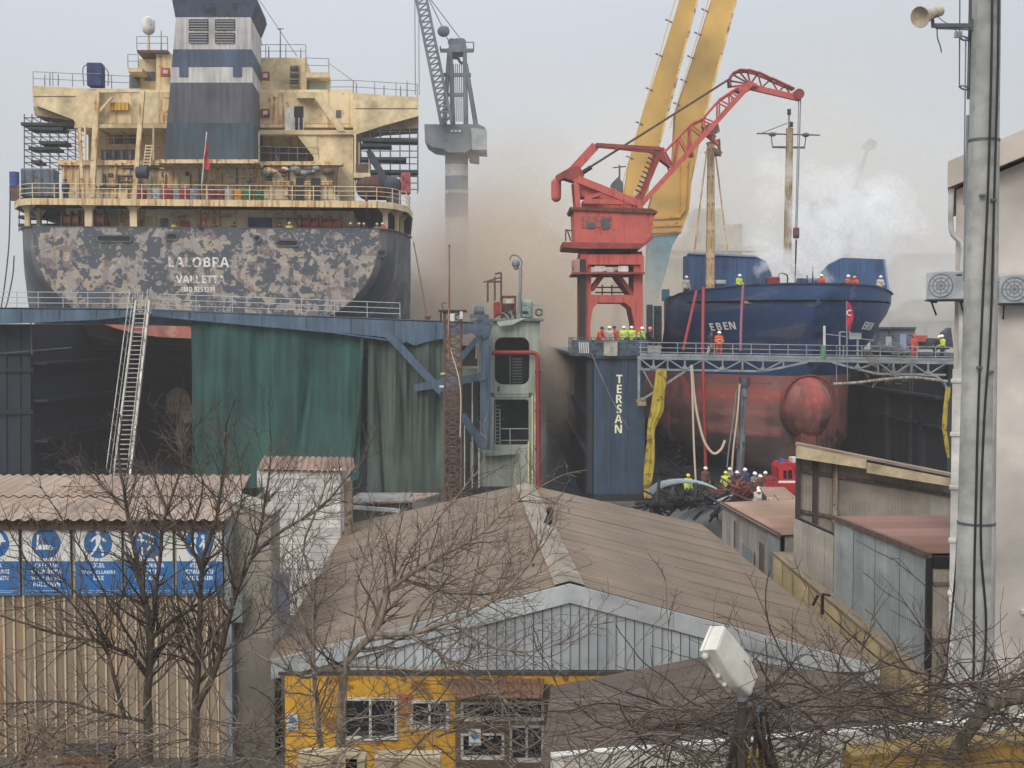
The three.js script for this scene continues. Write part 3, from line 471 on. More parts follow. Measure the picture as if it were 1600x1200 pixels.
{ // horn loudspeaker on an arm
  const t = thing('horn_speaker', 'beige horn loudspeaker on a steel arm high on the pole', 'loudspeaker', A(1460, 40, 22));
  const m0 = A(1437, 27, 21.7), m1 = A(1470, 17, 22.1), d = m1.clone().sub(m0), hm = mat('#cdbfa6', { tex: T.grunge, m: 1, roughness: 0.6 });
  const L = d.length(), lathe = new THREE.LatheGeometry([[0.005, 0.06], [0.07, 0.08], [0.2, 0], [0.205, 0.01], [0.17, 0.06], [0.11, 0.22], [0.085, 0.32], [0.1, 0.33], [0.1, 0.48], [0.05, 0.5], [0.004, 0.5]].map((p) => new THREE.Vector2(p[0] * 0.92, p[1] * L / 0.5)), 24);
  lathe.translate(0, -L / 2, 0);
  mesh('horn', [flat(lathe, new THREE.Matrix4().compose(m0.clone().add(m1).multiplyScalar(0.5), new THREE.Quaternion().setFromUnitVectors(V(0, 1, 0), d.clone().normalize()), V(1, 1, 1)))], hm, t);
  mesh('arm', [beam(A(1456, 40, 22), A(1520, 40, 22), 0.06, 0.07), beam(A(1462, 44, 22), A(1518, 46, 22), 0.03, 0.03)], M.steelDark, t);
  mesh('bracket', [beam(A(1456, 22, 22), A(1458, 42, 22), 0.05, 0.05), beam(A(1521, 30, 22), A(1520, 48, 22), 0.1, 0.06)], M.steelDark, t);
  mesh('wire', [tube([A(1464, 45, 22), A(1465, 60, 22), A(1469, 72, 22), A(1471, 82, 22)], 0.012, 5, 16), tube([A(1465, 26, 22), A(1475, 34, 22), A(1490, 42, 22), A(1494, 50, 22)], 0.008, 5, 16)], M.steelDark, t);
}
{ // street lamp head in the foreground
  const t = thing('street_lamp', 'dusty white street lamp head leaning over the vines in the foreground', 'street lamp', A(1172, 1200, 13));
  const q = A(1160, 1070, 13), p = A(1108, 998, 12.75), d = p.clone().sub(q), L = d.length();
  const y = d.clone().normalize(), z = V(0.28, 0.62, 0.73).sub(y.clone().multiplyScalar(V(0.28, 0.62, 0.73).dot(y))).normalize(), x = y.clone().cross(z);
  const m = new THREE.Matrix4().makeBasis(x, y, z).setPosition(q).scale(V(0.86, 1, 0.8));
  const hs = mat('#dedbd0', { tex: T.grunge, m: 2.5, roughness: 0.55 });
  const prof = new THREE.ExtrudeGeometry(shape2([[-0.13, 0], [0.13, 0], [0.2, 0.2], [0.205, 0.3], [0.165, L - 0.02], [-0.165, L - 0.02], [-0.205, 0.3], [-0.2, 0.2]]), { depth: 0.15, bevelEnabled: true, bevelThickness: 0.035, bevelSize: 0.04, bevelOffset: -0.01, bevelSegments: 2 });
  mesh('housing', [flat(prof, m)], hs, t);
  mesh('rim', [flat(new THREE.ExtrudeGeometry(shape2([[-0.21, 0.12], [0.21, 0.12], [0.24, 0.3], [0.19, L], [-0.19, L], [-0.24, 0.3]]), { depth: 0.03, bevelEnabled: true, bevelThickness: 0.01, bevelSize: 0.012, bevelSegments: 2 }), m.clone().multiply(new THREE.Matrix4().makeTranslation(0, 0, -0.06)))], hs, t);
  mesh('clip', [sph(V(-0.23, L - 0.05, 0).applyMatrix4(m), 0.04, 8), sph(V(-0.25, 0.4, 0).applyMatrix4(m), 0.03, 8), sph(V(-0.25, 0.26, 0).applyMatrix4(m), 0.028, 8)], hs, t);
  mesh('spigot', [cyl(q.clone().add(V(0, -0.16, 0)), q.clone().addScaledVector(y, 0.1), 0.06, 0.06, 10)], M.steel, t);
  const base0 = V(q.x - 0.02, 2.6, q.z);
  mesh('pole', [cyl(base0, q.clone().add(V(0, -0.1, 0)), 0.075, 0.055, 10)], mat('#4c453d', { tex: T.bark, m: 0.6 }), t);
  mesh('bracket', [beam(A(1166, 1138, 13.1), A(1190, 1104, 13.1), 0.05, 0.04)], mat('#5d7378', { tex: T.grunge, m: 0.5 }), t);
}
{ // perimeter wall with a white slotted balustrade, seen at the bottom
  const wm = mat('#f2eee6', { tex: T.grunge, m: 2, bump: 0.006 });
  const p0 = A(860, 1182, 15.6), p1 = A(1640, 1118, 15.6);
  const t = thing('balustrade_wall', 'whitewashed slotted block wall behind the vine tangle at the bottom right', 'wall', V((p0.x + p1.x) / 2, 0, -15.6));
  const n = 17, e = p1.clone().sub(p0).divideScalar(n);
  for (let i = 0; i < n; i++) {
    const a = p0.clone().addScaledVector(e, i), h = 0.5, x0 = a.x + 0.006, x1 = a.x + e.x - 0.006, s = e.y / e.x, yy = (x) => a.y + (x - a.x) * s;
    const b = prism([[x0, yy(x0) - h], [x1, yy(x1) - h], [x1, yy(x1)], [x0, yy(x0)]], -15.6, -15.76, [0, 1, 2].map((k) => { const u = x0 + (x1 - x0) * (0.1 + 0.3 * k), w = (x1 - x0) * 0.2; return [[u, yy(u) - 0.29], [u, yy(u) - 0.24], [u + w, yy(u + w) - 0.24], [u + w, yy(u + w) - 0.29]]; }));
    mesh('block', [b], wm, t);
  }
  mesh('footing', [prism([[p0.x, 0], [p1.x, 0], [p1.x, p1.y - 0.5], [p0.x, p0.y - 0.5]], -15.61, -15.9)], wm, t);
  mesh('dark_gap', [prism([[p0.x, p0.y - 0.4], [p1.x, p1.y - 0.4], [p1.x, p1.y - 0.15], [p0.x, p0.y - 0.15]], -15.8, -15.85)], M.black, t);
  const y = thing('yellow_wall', 'ochre rendered front wall cut by the bottom right edge', 'wall', A(1480, 1200, 14)), q0 = A(1330, 1186, 14), q1 = A(1640, 1158, 14), ym = mat('#cba253', { tex: T.concrete, m: 2, bump: 0.01 });
  mesh('wall', [prism([[q0.x, 2.6], [q1.x, 2.6], [q1.x, q1.y], [q0.x, q0.y]], -14, -14.3)], ym, y);
  mesh('coping', [prism([[q0.x, q0.y + 0.003], [q1.x, q1.y + 0.003], [q1.x, q1.y + 0.05], [q0.x, q0.y + 0.05]], -13.96, -14.34)], mat('#b79a5e', { tex: T.concrete }), y);
  const c = thing('wall_pier', 'short ochre wall pier at the bottom under the street lamp', 'pier', A(1182, 1200, 13.6)); const r0 = A(1152, 1186, 13.6), r1 = A(1212, 1186, 13.6);
  mesh('pier', [b2(r0.x, 2.6, -13.6, r1.x, r0.y - 0.05, -13.9)], ym, c); mesh('cap', [rbx((r0.x + r1.x) / 2, r0.y, -13.75, r1.x - r0.x + 0.08, 0.08, 0.4, 0.02)], ym, c);
  const k = thing('cream_wall', 'low cream wall pieces at the bottom centre behind the tree trunks', 'wall', A(545, 1200, 16));
  for (const [a, b, pyy] of [[465, 560, 1180], [540, 572, 1186], [585, 690, 1184]]) { const s0 = A(a, pyy, 16.4), s1 = A(b, pyy, 16.4); mesh('block', [b2(s0.x, 2.6, -16.4, s1.x - 0.02, s0.y, -16.7)], mat('#d5c4a4', { tex: T.concrete, m: 2 }), k); }
}
// ================================================================ the large cream and grey ship, seen from astern
const SH = { o: V(-23.4, 0, -94), yaw: 0.09 };
const shipM = new THREE.Matrix4().makeRotationY(SH.yaw).setPosition(SH.o), shipI = shipM.clone().invert();
// place (px, py) of the photograph on the plane t metres forward of the transom, in the ship's own axes
function L(px, py, t) {
  const o = V(0, EYE, 0).applyMatrix4(shipI), e = A(px, py, 10).applyMatrix4(shipI), d = e.sub(o), k = (-t - o.z) / d.z;
  return o.addScaledVector(d, k);
}
const shipThing = (name, label, category, p, group) => local(name, label, category, p.clone().applyMatrix4(shipM), group, SH.yaw);
const LS = (pp, t, th, holes = []) => prism(pp.map((p) => { const a = L(p[0], p[1], t); return [a.x, a.y]; }), -t, -t - th, holes.map((h) => h.map((p) => { const a = L(p[0], p[1], t); return [a.x, a.y]; })));
const LB = (x0, y0, x1, y1, t, th) => LS([[x0, y0], [x1, y0], [x1, y1], [x0, y1]], t, th);
const ship = local('cargo_ship', 'large cream cargo ship with patchy camouflage-like grey stern, dark funnel, in the left dock', 'ship', SH.o, null, SH.yaw);
{
  // hull lofted from the transom forward
  const B = (t) => t < 0.01 ? 13.1 : t < 8 ? 13.1 + 2.5 * Math.pow(t / 8, 0.45) : 15.6, yb = (t) => t < 6 ? 10.5 - 0.3 * t : t < 26 ? 8.7 - 7.2 * sst(6, 26, t) : 1.5, ex = (t) => 2.4 + 3.6 * sst(0, 7, t), ytop = (t) => 19.05 - 0.004 * t;
  const prof = (t, K = 26) => { const o = []; for (let k = 0; k <= K; k++) { const s = Math.pow(k / K, 0.8), y0 = yb(t), y = ytop(t) - (ytop(t) - y0) * s, skeg = t > 9 ? 0.9 : 0; o.push(V(Math.max(B(t) * Math.pow(Math.max(0, 1 - Math.pow(s, ex(t))), 1 / ex(t)), skeg), y, -t)); } return o; };
  const ts = [0, 0.3, 0.8, 1.6, 3, 5, 8, 12, 16, 20, 26, 34, 44, 56, 75];
  const P = [], U = [];
  for (let i = 0; i + 1 < ts.length; i++) { const a = prof(ts[i]), b = prof(ts[i + 1]); for (let k = 0; k + 1 < a.length; k++) for (const s of [-1, 1]) { const q = [a[k], a[k + 1], b[k + 1], b[k]].map((v) => V(v.x * s, v.y, v.z)); for (const j of s > 0 ? [0, 1, 2, 0, 2, 3] : [0, 2, 1, 0, 3, 2]) { P.push(q[j].x, q[j].y, q[j].z); U.push(-q[j].z / 24, q[j].y / 20); } } }
  const g = new THREE.BufferGeometry(); g.setAttribute('position', new THREE.BufferAttribute(new Float32Array(P), 3)); g.setAttribute('uv', new THREE.BufferAttribute(new Float32Array(U), 2)); g.computeVertexNormals(); g.userData.keep = true;
  const hullT = dataTex(1024, 1024, (u, v) => {
    const y = v * 20, s = fbm2(N1, u, v, 60, 3), a = fbm(N2, u, v, 8, 6), sc = sst(0.6, 0.66, fbm2(N3, u, v, 40, 6));
    let c = y > 11.6 ? [104, 103, 103] : y > 9.6 ? [84, 62, 62] : [33, 35, 44];
    if (y > 11.6) { const m = sst(0.45, 0.6, fbm(N3, u, v, 10, 4)); c = [c[0] - 20 * m, c[1] - 16 * m, c[2] - 10 * m]; }
    const k = 0.75 + 0.35 * a + 0.25 * (s - 0.5);
    return c.map((q, i) => Math.min(255, q * k + sc * (y > 9 ? 26 : 6) - sc * i * 3));
  });
  mesh('hull', g, new THREE.MeshStandardMaterial({ map: hullT, roughness: 0.7, side: THREE.DoubleSide }), ship);
  // transom plate with worn paint and raised-letter name
  const W = 2048, H = 700, x0 = -13.4, x1 = 13.4, y0 = 10.2, y1 = 19.36, c = document.createElement('canvas'); c.width = W; c.height = H; const cx = c.getContext('2d'), im = cx.createImageData(W, H);
  const lay = document.createElement('canvas'); lay.width = W; lay.height = H; const lc = lay.getContext('2d'); lc.fillStyle = '#000'; lc.fillRect(0, 0, W, H); lc.fillStyle = '#fff'; lc.textAlign = 'center';
  const px = (x) => (x - x0) / (x1 - x0) * W, py = (y) => (y1 - y) / (y1 - y0) * H, nm = (s, a, b, yy, hh) => { const q0 = L(a, yy, 0), q1 = L(b, yy, 0), h = L(a, yy - hh, 0).y - q0.y, w = px(q1.x) - px(q0.x); lc.font = `bold ${h / (y1 - y0) * H * 1.36}px sans-serif`; lc.fillText(s, (px(q0.x) + px(q1.x)) / 2, py(q0.y), w); };
  nm('LALOBRA', 262, 358, 417, 16); nm('VALLETTA', 275, 352, 442, 12); nm('IMO 9251391', 283, 337, 456, 8);
  const ld = lc.getImageData(0, 0, W, H).data;
  const mix = (a, b, t) => a.map((q, i) => q + (b[i] - q) * t);
  for (let j = 0; j < H; j++) for (let i = 0; i < W; i++) {
    const u = i / W, v = j / H, x = x0 + u * (x1 - x0), y = y1 - v * (y1 - y0);
    const big = fbm2(N1, u, v, 18, 6, 3), mid = fbm2(N2, u, v, 56, 20, 4), fine = fbm2(N3, u, v, 120, 42, 3), patch = big * 0.3 + mid * 0.46 + fine * 0.24;
    let col = [154, 146, 140]; // stripped mauve grey
    const tan = sst(0.54, 0.565, fbm2(N3, u + 0.37, v, 24, 9, 4)); col = mix(col, [170, 158, 138], tan * 0.75);
    const mauve = sst(0.57, 0.6, fbm2(N2, u + 0.71, v + 0.2, 54, 19, 4)); col = mix(col, [118, 104, 104], mauve * 0.8);
    const rect = N1(Math.floor(u * 26) + 0.5, Math.floor(v * 7) + 0.5, 64) > 0.84 ? 0.05 : 0; // plates painted by hand
    const up = 0.03 * sst(0.35, 0, v) + 0.025 * sst(0.3, 0.5, u);
    const paint = sst(0.524, 0.537, patch + rect + up * 0.8); col = mix(col, mix([76, 82, 84], [74, 80, 90], sst(0.4, 0.6, fbm2(N1, u + 0.5, v, 12, 5, 3))), paint * 0.93);
    const fleck = sst(0.7, 0.73, fbm2(N1, u + 0.13, v + 0.4, 110, 40, 3)); col = mix(col, [196, 192, 186], fleck * 0.4);
    const lt = ld[(j * W + i) * 4] / 255, wear = 1 - 0.55 * sst(0.6, 0.64, fbm2(N2, u + 0.2, v + 0.6, 40, 14, 3)); col = mix(col, [226, 222, 214], lt * wear);
    const run = sst(0.6, 0.85, fbm2(N1, u, v, 70, 2, 3)) * (0.5 + 0.5 * mid); col = mix(col, [96, 76, 66], run * 0.4); if (Math.abs((u * 11) % 1) < 0.006 || Math.abs((v * 4) % 1) < 0.008) col = col.map((q) => q * 0.86);
    if (y < 12.15) { const r = fbm2(N2, u, v, 30, 10); col = y > 12.0 ? [190, 184, 176] : mix([172, 104, 92], [142, 88, 80], sst(0.4, 0.6, r)); if (sst(0.62, 0.68, fbm2(N3, u, v, 20, 8)) > 0.5) col = mix(col, [172, 142, 116], 0.7); }
    const k = 0.93 + 0.14 * fine, o = (j * W + i) * 4; im.data[o] = col[0] * k; im.data[o + 1] = col[1] * k; im.data[o + 2] = col[2] * k; im.data[o + 3] = 255;
  }
  cx.putImageData(im, 0, 0);
  const tx = new THREE.CanvasTexture(c); tx.colorSpace = THREE.SRGBColorSpace; tx.anisotropy = 8;
  const pr = prof(0, 40), pts = [...pr.map((v) => [v.x, v.y]), ...pr.slice(0, -1).reverse().map((v) => [-v.x, v.y])];
  const tg = flat(new THREE.ExtrudeGeometry(shape2(pts), { depth: 0.12, bevelEnabled: false })); tg.translate(0, 0, -0.1);
  const tp = tg.attributes.position.array, tu = new Float32Array(tp.length / 3 * 2); for (let i = 0; i < tp.length / 3; i++) { tu[i * 2] = (tp[i * 3] - x0) / (x1 - x0); tu[i * 2 + 1] = (tp[i * 3 + 1] - y0) / (y1 - y0); } tg.setAttribute('uv', new THREE.BufferAttribute(tu, 2)); tg.userData.keep = true;
  mesh('transom', tg, new THREE.MeshStandardMaterial({ map: tx, roughness: 0.75, side: THREE.DoubleSide }), ship);
  // fairleads
  for (const [a, b, yy] of [[152, 206, 373], [260, 278, 370], [432, 466, 380], [397, 407, 373], [590, 603, 396]]) { const p = L((a + b) / 2, yy, 0), w = L(b, yy, 0).x - L(a, yy, 0).x; const f = mesh('fairlead', [flat(new THREE.ExtrudeGeometry(shape2(roundRect(-w / 2 - 0.08, -0.3, w / 2 + 0.08, 0.3, 0.28), [roundRect(-w / 2 + 0.08, -0.17, w / 2 - 0.08, 0.17, 0.16)]), { depth: 0.1, bevelEnabled: false }), mm([p.x, p.y, 0.02]))], M.steelDark, ship); mesh('opening', [bx(p.x, p.y, 0.03, w - 0.1, 0.34, 0.02)], M.black, f); }
  mesh('bulwark_cap', [0, 1, 2, 3, 4, 5, 6].flatMap((i) => i < 6 ? [-1, 1].map((s) => { const a = prof(ts[i])[0], b = prof(ts[i + 1])[0]; return beam(V(a.x * s, a.y + 0.03, a.z), V(b.x * s, b.y + 0.03, b.z), 0.3, 0.09); }) : []).concat([b2(-13.1, 19.03, 0.05, 13.1, 19.12, -0.2)]), M.steelDark, ship);
  const ys = L(330, 313, 0).y, deckPts = (d, y) => [...[...ts].reverse().map((t) => [-(B(t) - d), t]), ...ts.map((t) => [B(t) - d, t])].filter((p) => p[1] < 60);
  { // decks: plan polygons (x, t) at height y
    const dk = (pts, y, th) => { const g2 = new THREE.ExtrudeGeometry(shape2(pts.map((p) => [p[0], p[1]])), { depth: th, bevelEnabled: false }); g2.rotateX(-PI / 2); g2.translate(0, y - th, 0); return flat(g2); };
    mesh('main_deck', [dk(deckPts(0.15), 17.85, 0.1)], mat('#7c4f45', { tex: T.rusty, m: 4 }), ship);
    const edge = [[-15.7, 30], [-15.7, 8], [-15.3, 3.2], [-14.2, 0.6], [-13, -0.3], [13, -0.3], [14.2, 0.6], [15.3, 3.2], [15.7, 8], [15.7, 30]];
    mesh('upper_deck', [dk(edge, ys, 0.12)], mat('#3a4658', { tex: T.grunge }), ship);
    for (let i = 0; i + 1 < edge.length; i++) { const a = edge[i], b = edge[i + 1]; if (i !== 4) mesh('deck_edge', [beam(V(a[0], ys - 0.24, -a[1]), V(b[0], ys - 0.24, -b[1]), 0.16, 0.5)], M.creamClean, ship); else for (let k = 0; k < 4; k++) mesh('deck_edge', [b2(-13 + 6.5 * k, ys - 0.49, 0.22, -13 + 6.5 * (k + 1) - 0.02, ys + 0.01, 0.38)], M.creamRust, ship); }
    for (let i = 0; i < 7; i++) mesh('deck_beam', [bx(-12 + 4 * i, ys - 0.3, -5, 0.2, 0.34, 9)], mat('#49546a'), ship);
    // rails round the upper deck
    const rp = edge.slice(1, -1).map((p) => V(p[0] * 0.995, ys + 0.01, -p[1] + 0.1));
    for (let i = 0; i + 1 < rp.length; i++) { const a = rp[i], b = rp[i + 1], n = Math.max(1, Math.round(a.distanceTo(b) / 1.6)); for (let k = 0; k < n; k++) { const p = a.clone().lerp(b, k / n); mesh('rail_post', [cyl(p, p.clone().add(V(0, 1.1, 0)), 0.035, 0.035, 5)], M.cream, ship); } for (const h of [0.4, 0.75, 1.1]) mesh('rail_bar', [cyl(a.clone().add(V(0, h, 0)), b.clone().add(V(0, h, 0)), 0.028, 0.028, 5)], M.cream, ship); }
    // columns under the upper deck
    for (const [pxx, t, w] of [[138, 0.4, 12], [208, 0.4, 11], [602, 1.2, 8], [620, 3, 7], [628, 7, 6], [42, 1.6, 8], [60, 6, 6]]) { const a = L(pxx - w / 2, 330, t), b = L(pxx + w / 2, 330, t); mesh('column', [b2(a.x, 17.85, -t, b.x, ys - 0.1, -t - 0.4)], M.cream, ship); const f = mesh('bracket', [prism([[a.x - 0.45, ys - 0.28], [b.x + 0.45, ys - 0.28], [b.x, ys - 0.8], [a.x, ys - 0.8]], -t - 0.1, -t - 0.25)], M.cream, ship); }
  }
  // lower house on the main deck
  const t1 = 2.7; const hx = (p, t) => L(p, 340, t).x;
  mesh('lower_house', [b2(hx(103, t1), 17.85, -t1, hx(552, t1), ys - 0.45, -t1 - 12)], M.cream, ship);
  for (let i = 0; i < 11; i++) mesh('house_panel', [b2(hx(108 + i * 40, t1), 18, -t1 + 0.05, hx(146 + i * 40, t1), ys - 0.5, -t1)], [M.cream, M.creamClean, M.creamRust][i % 3], ship);
  for (const [a, b, y0, y1, c] of [[229, 245, 338, 356, 'c'], [251, 263, 341, 356, 'k'], [388, 425, 340, 362, 'b'], [282, 296, 345, 356, 'r'], [210, 222, 344, 357, 'u']]) { const p = L(a, y1, t1 - 0.1), q = L(b, y0, t1 - 0.1); mesh('door', [rbx((p.x + q.x) / 2, (p.y + q.y) / 2, -t1 + 0.12, q.x - p.x, q.y - p.y, 0.12, 0.04)], { c: M.creamClean, k: mat('#5d6f72'), b: mat('#40577c', { tex: T.grunge }), r: M.red, u: mat('#a06a55', { tex: T.rusty }) }[c], ship); }
  for (const [a, b, yy] of [[165, 190, 331], [270, 290, 335], [340, 360, 336], [430, 470, 338]]) { const p = L(a, yy, t1 - 1), q = L(b, yy, t1 - 1); mesh('light_fitting', [b2(p.x, p.y - 0.1, -t1 + 1, q.x, p.y + 0.1, -t1 + 0.6)], M.steel, ship); }
  // mooring winches behind the bulwark
  for (const [a, b, yy, t, n] of [[98, 128, 350, 1.4, 0], [130, 168, 349, 1.5, 1], [468, 500, 356, 1.5, 2], [500, 535, 358, 1.4, 3]]) {
    const p = L((a + b) / 2, yy, t), w = L(b, yy, t).x - L(a, yy, t).x, g2 = shipThing('mooring_winch', ['red brown mooring winch at the far left of the ship stern deck', 'red brown mooring winch left of centre on the ship stern deck', 'dark red mooring winch left of the white helmeted workers on the ship deck', 'dark red mooring winch nearest the white helmeted workers on the ship deck'][n], 'winch', V(p.x, 17.85, -t), 'mooring winches on the stern deck');
    const wm2 = n < 2 ? mat('#8a5a4c', { tex: T.rusty, m: 2 }) : mat('#7d3238', { tex: T.rusty, m: 2 }), h = p.y - 17.85 + 0.2;
    mesh('drum', [flat(new THREE.CylinderGeometry(0.55, 0.55, w * 0.8, 18), mm([0, h, 0], [0, 0, PI / 2]))], wm2, g2);
    for (const s of [-0.42, 0, 0.42]) mesh('flange', [flat(new THREE.CylinderGeometry(0.85, 0.85, 0.07, 20), mm([s * w, h, 0], [0, 0, PI / 2]))], wm2, g2);
    mesh('frame', [bx(-w * 0.48, h / 2, 0, 0.15, h, 0.9), bx(w * 0.48, h / 2, 0, 0.15, h, 0.9)], wm2, g2);
    mesh('motor', [rbx(w * 0.36, h * 0.5, 0.6, 0.5, 0.5, 0.5, 0.05)], M.steelDark, g2);
  }
  // house on the upper deck: rusty panels with pipes
  const t2 = 7, yA = L(330, 253, t2).y;
  mesh('deck_house', [LB(96, 254, 530, 322, t2, 12)], M.cream, ship);
  for (let i = 0; i < 12; i++) { const a = 98 + i * 36; mesh('house_panel', [LB(a, 259, a + 34.5, 311, t2 - 0.06, 0.055)], [M.creamRust, M.cream, M.creamRust, M.creamClean][i % 4], ship); }
  each('deck_edge', [LB(90, 250, 250, 258, t2 - 0.5, 1), LB(248, 252, 536, 258, t2 - 0.6, 1)], M.creamRust, ship);
  for (const [a, b, yy] of [[190, 250, 262], [250, 360, 263], [360, 525, 288], [185, 220, 275], [185, 220, 284], [360, 400, 276], [145, 215, 292], [400, 520, 284.5]]) mesh('pipe', [cyl(L(a, yy, t2 - 0.3), L(b, yy, t2 - 0.3), 0.09, 0.09, 6)], [M.creamRust, M.rustBrown, M.steelDark][(a + yy | 0) % 3], ship);
  for (const [a, b, y0, y1] of [[160, 164, 272, 290], [180, 184, 272, 290], [430, 436, 245, 260], [462, 474, 278, 315], [486, 500, 278, 318], [452, 458, 283, 315], [520, 527, 260, 300]]) mesh('locker', [LB(a, y0, b, y1, t2 - 0.5, 0.4)], a > 455 && a < 500 ? M.dark : M.rustBrown, ship);
  for (let i = 0; i < 16; i++) { const a = 412 + rr(0, 100), y = 262 + rr(0, 12); mesh('pipe_fitting', [sph(L(a, y, t2 - 0.6), rr(0.18, 0.4), 7, [1.3, 0.8, 0.8])], [M.steel, M.rustBrown, M.creamRust][i % 3], ship); }
  mesh('searchlight', [cyl(L(213, 269, t2 - 1.5), L(231, 269, t2 - 1.5), 0.45, 0.55, 12)], mat('#3b4149'), ship);
  for (let i = 0; i < 22; i++) { const a = 102 + i * 19.3 + rr(-4, 4), y0 = rr(256, 280); mesh('pipe', [cyl(L(a, 311, t2 - 0.25), L(a, y0, t2 - 0.25), rr(0.04, 0.1), 0.06, 6)], [M.creamRust, M.creamClean, M.rustBrown, M.steel][i % 4], ship); }
  for (let i = 0; i < 14; i++) { const a = 110 + i * 30 + rr(-8, 8), y = rr(262, 300), w = rr(3, 9), h = rr(4, 10); mesh('fitting', [LB(a, y, a + w, y + h, t2 - 0.25, 0.2)], [M.creamClean, M.steelDark, M.rust, M.white][i % 4], ship); }
  // tier above, in shade of the bridge wings
  const t3 = 13;
  mesh('tier_wall', [LB(138, 196, 560, 254, t3, 8)], M.cream, ship);
  for (let i = 0; i < 8; i++) { const a = 268 + 130 + i * 14; mesh('louvre', [LB(a + 12, 228, a + 24, 252, t3 - 0.1, 0.09)], mat('#8d8a88', { tex: T.grunge }), ship); }
  for (let i = 0; i < 4; i++) mesh('vent_panel', [LB(170 + i * 11, 204, 179 + i * 11, 224, t3 - 0.3, 0.25)], i % 2 ? M.steelDark : mat('#a69a84', { tex: T.rusty }), ship);
  mesh('machinery', [LB(158, 234, 212, 251, t2 + 1, 1.5)], M.dark, ship);
  for (let k = 0; k < 4; k++) mesh('machinery_rib', [LB(162 + k * 13, 236, 166 + k * 13, 249, t2 + 0.9, 0.1)], M.steelDark, ship);
  mesh('wall_plate', [LB(490, 205, 552, 318, t2 + 1.5, 3)], M.creamClean, ship);
  mesh('wall_plate', [LS([[460, 206], [495, 206], [495, 240], [520, 262], [500, 258]], t2 + 1.4, 0.2)], M.creamClean, ship);
  for (const [a, y0, y1] of [[133, 196, 252], [217, 200, 252], [240, 200, 252], [404, 206, 250], [555, 210, 300]]) mesh('stanchion', [cyl(L(a, y1, t2 + 0.4), L(a, y0, t2 + 0.4), 0.1, 0.1, 6)], M.cream, ship);
  // the bridge with its wings
  const t4 = 9;
  mesh('bridge_house', [LB(118, 140, 552, 199, t4, 9)], M.cream, ship);
  for (let i = 0; i < 10; i++) { const a = 122 + i * 42.5; mesh('house_panel', [LB(a, 144, a + 41, 193, t4 - 0.05, 0.045)], [M.creamClean, M.cream, M.creamClean, M.creamRust][i % 4], ship); }
  each('deck_edge', [LB(116, 194, 262, 200, t4 - 0.8, 1.2), LB(395, 203, 556, 210, t4 - 0.8, 1.2)], M.creamClean, ship);
  mesh('bridge_wing', [LS([[50, 134], [150, 139], [150, 200], [120, 199], [115, 187], [52, 163]], t4 - 1.2, 4.5)], M.creamClean, ship);
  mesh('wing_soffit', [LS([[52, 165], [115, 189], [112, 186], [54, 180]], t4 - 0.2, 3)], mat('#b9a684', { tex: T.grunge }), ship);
  mesh('bridge_wing', [LS([[654, 152], [552, 145], [552, 212], [562, 208], [600, 196], [654, 181]], t4 - 1.2, 4.5)], M.creamClean, ship);
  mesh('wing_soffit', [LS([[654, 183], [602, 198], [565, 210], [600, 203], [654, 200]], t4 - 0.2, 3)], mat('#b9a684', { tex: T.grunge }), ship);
  for (const [a, b, y0, y1] of [[52, 118, 150, 150.6], [555, 652, 169, 169.6]]) mesh('weld_line', [LB(a, y0, b, y1, t4 - 1.26, 0.05)], M.rustBrown, ship);
  mesh('brace', [LS([[488, 148], [500, 148], [540, 205], [528, 205]], t4 - 0.9, 0.3)], M.creamClean, ship);
  mesh('brace', [LS([[150, 176], [172, 152], [176, 152], [152, 180]], t4 - 0.9, 0.3)], M.cream, ship);
  mesh('canopy', [LB(464, 145, 490, 153, t4 - 1, 1.2)], M.creamClean, ship);
  mesh('open_door', [LB(445, 168, 459, 203, t4 - 0.3, 0.25)], M.white, ship);
  mesh('doorway', [LB(460, 166, 474, 203, t4 - 0.12, 0.1)], M.black, ship);
  for (const x of [460, 467, 474]) mesh('door_rail', [cyl(L(x, 203, t4 - 0.6), L(x, 184, t4 - 0.6), 0.05, 0.05, 5)], M.white, ship);
  mesh('yellow_box', [LB(172, 160, 200, 172, t4 - 0.5, 0.4)], mat('#e0b64a', { tex: T.rusty }), ship);
  for (const [a, yy] of [[258, 112], [414, 118], [414, 176]]) { mesh('hose_box', [LB(a - 7, yy - 6, a + 7, yy + 7, t4 - 0.3, 0.3)], M.red, ship); mesh('hose_box_label', [LB(a - 3, yy - 3, a + 4, yy + 3, t4 - 0.36, 0.05)], M.white, ship); }
  mesh('porthole', [LB(525, 172, 533, 184, t4 - 0.1, 0.08)], M.steelDark, ship);
  // top house
  const t5 = 11;
  each('top_house', [LB(216, 92, 262, 141, t5, 7), LB(384, 90, 478, 146, t5, 7)], M.creamClean, ship);
  each('top_house', [LB(244, 84, 270, 140, t5 - 1.4, 2), LB(478, 120, 512, 146, t5, 5)], M.cream, ship);
  mesh('platform', [LB(200, 106, 222, 112, t5 - 2.5, 3)], M.creamClean, ship); mesh('platform', [LB(478, 113, 514, 121, t5 - 2, 3)], M.creamClean, ship); mesh('platform', [LB(214, 78, 262, 82, t5 - 2, 3)], M.rustBrown, ship);
  each('window', [LB(226, 112, 242, 126, t5 - 0.1, 0.09), LB(202, 116, 217, 140, t5 - 0.4, 0.3)], M.steelDark, ship); mesh('window', [LB(483, 126, 512, 144, t5 - 0.3, 0.25)], mat('#a9b3a8', { roughness: 0.3 }), ship);
  for (let k = 0; k < 7; k++) mesh('louvre', [LB(453, 102 + k * 5, 466, 105 + k * 5, t5 - 0.3, 0.25)], k % 2 ? M.rustBrown : M.steel, ship);
  mesh('pillar', [LB(470, 90, 479, 146, t5 - 1, 0.9)], M.creamClean, ship);
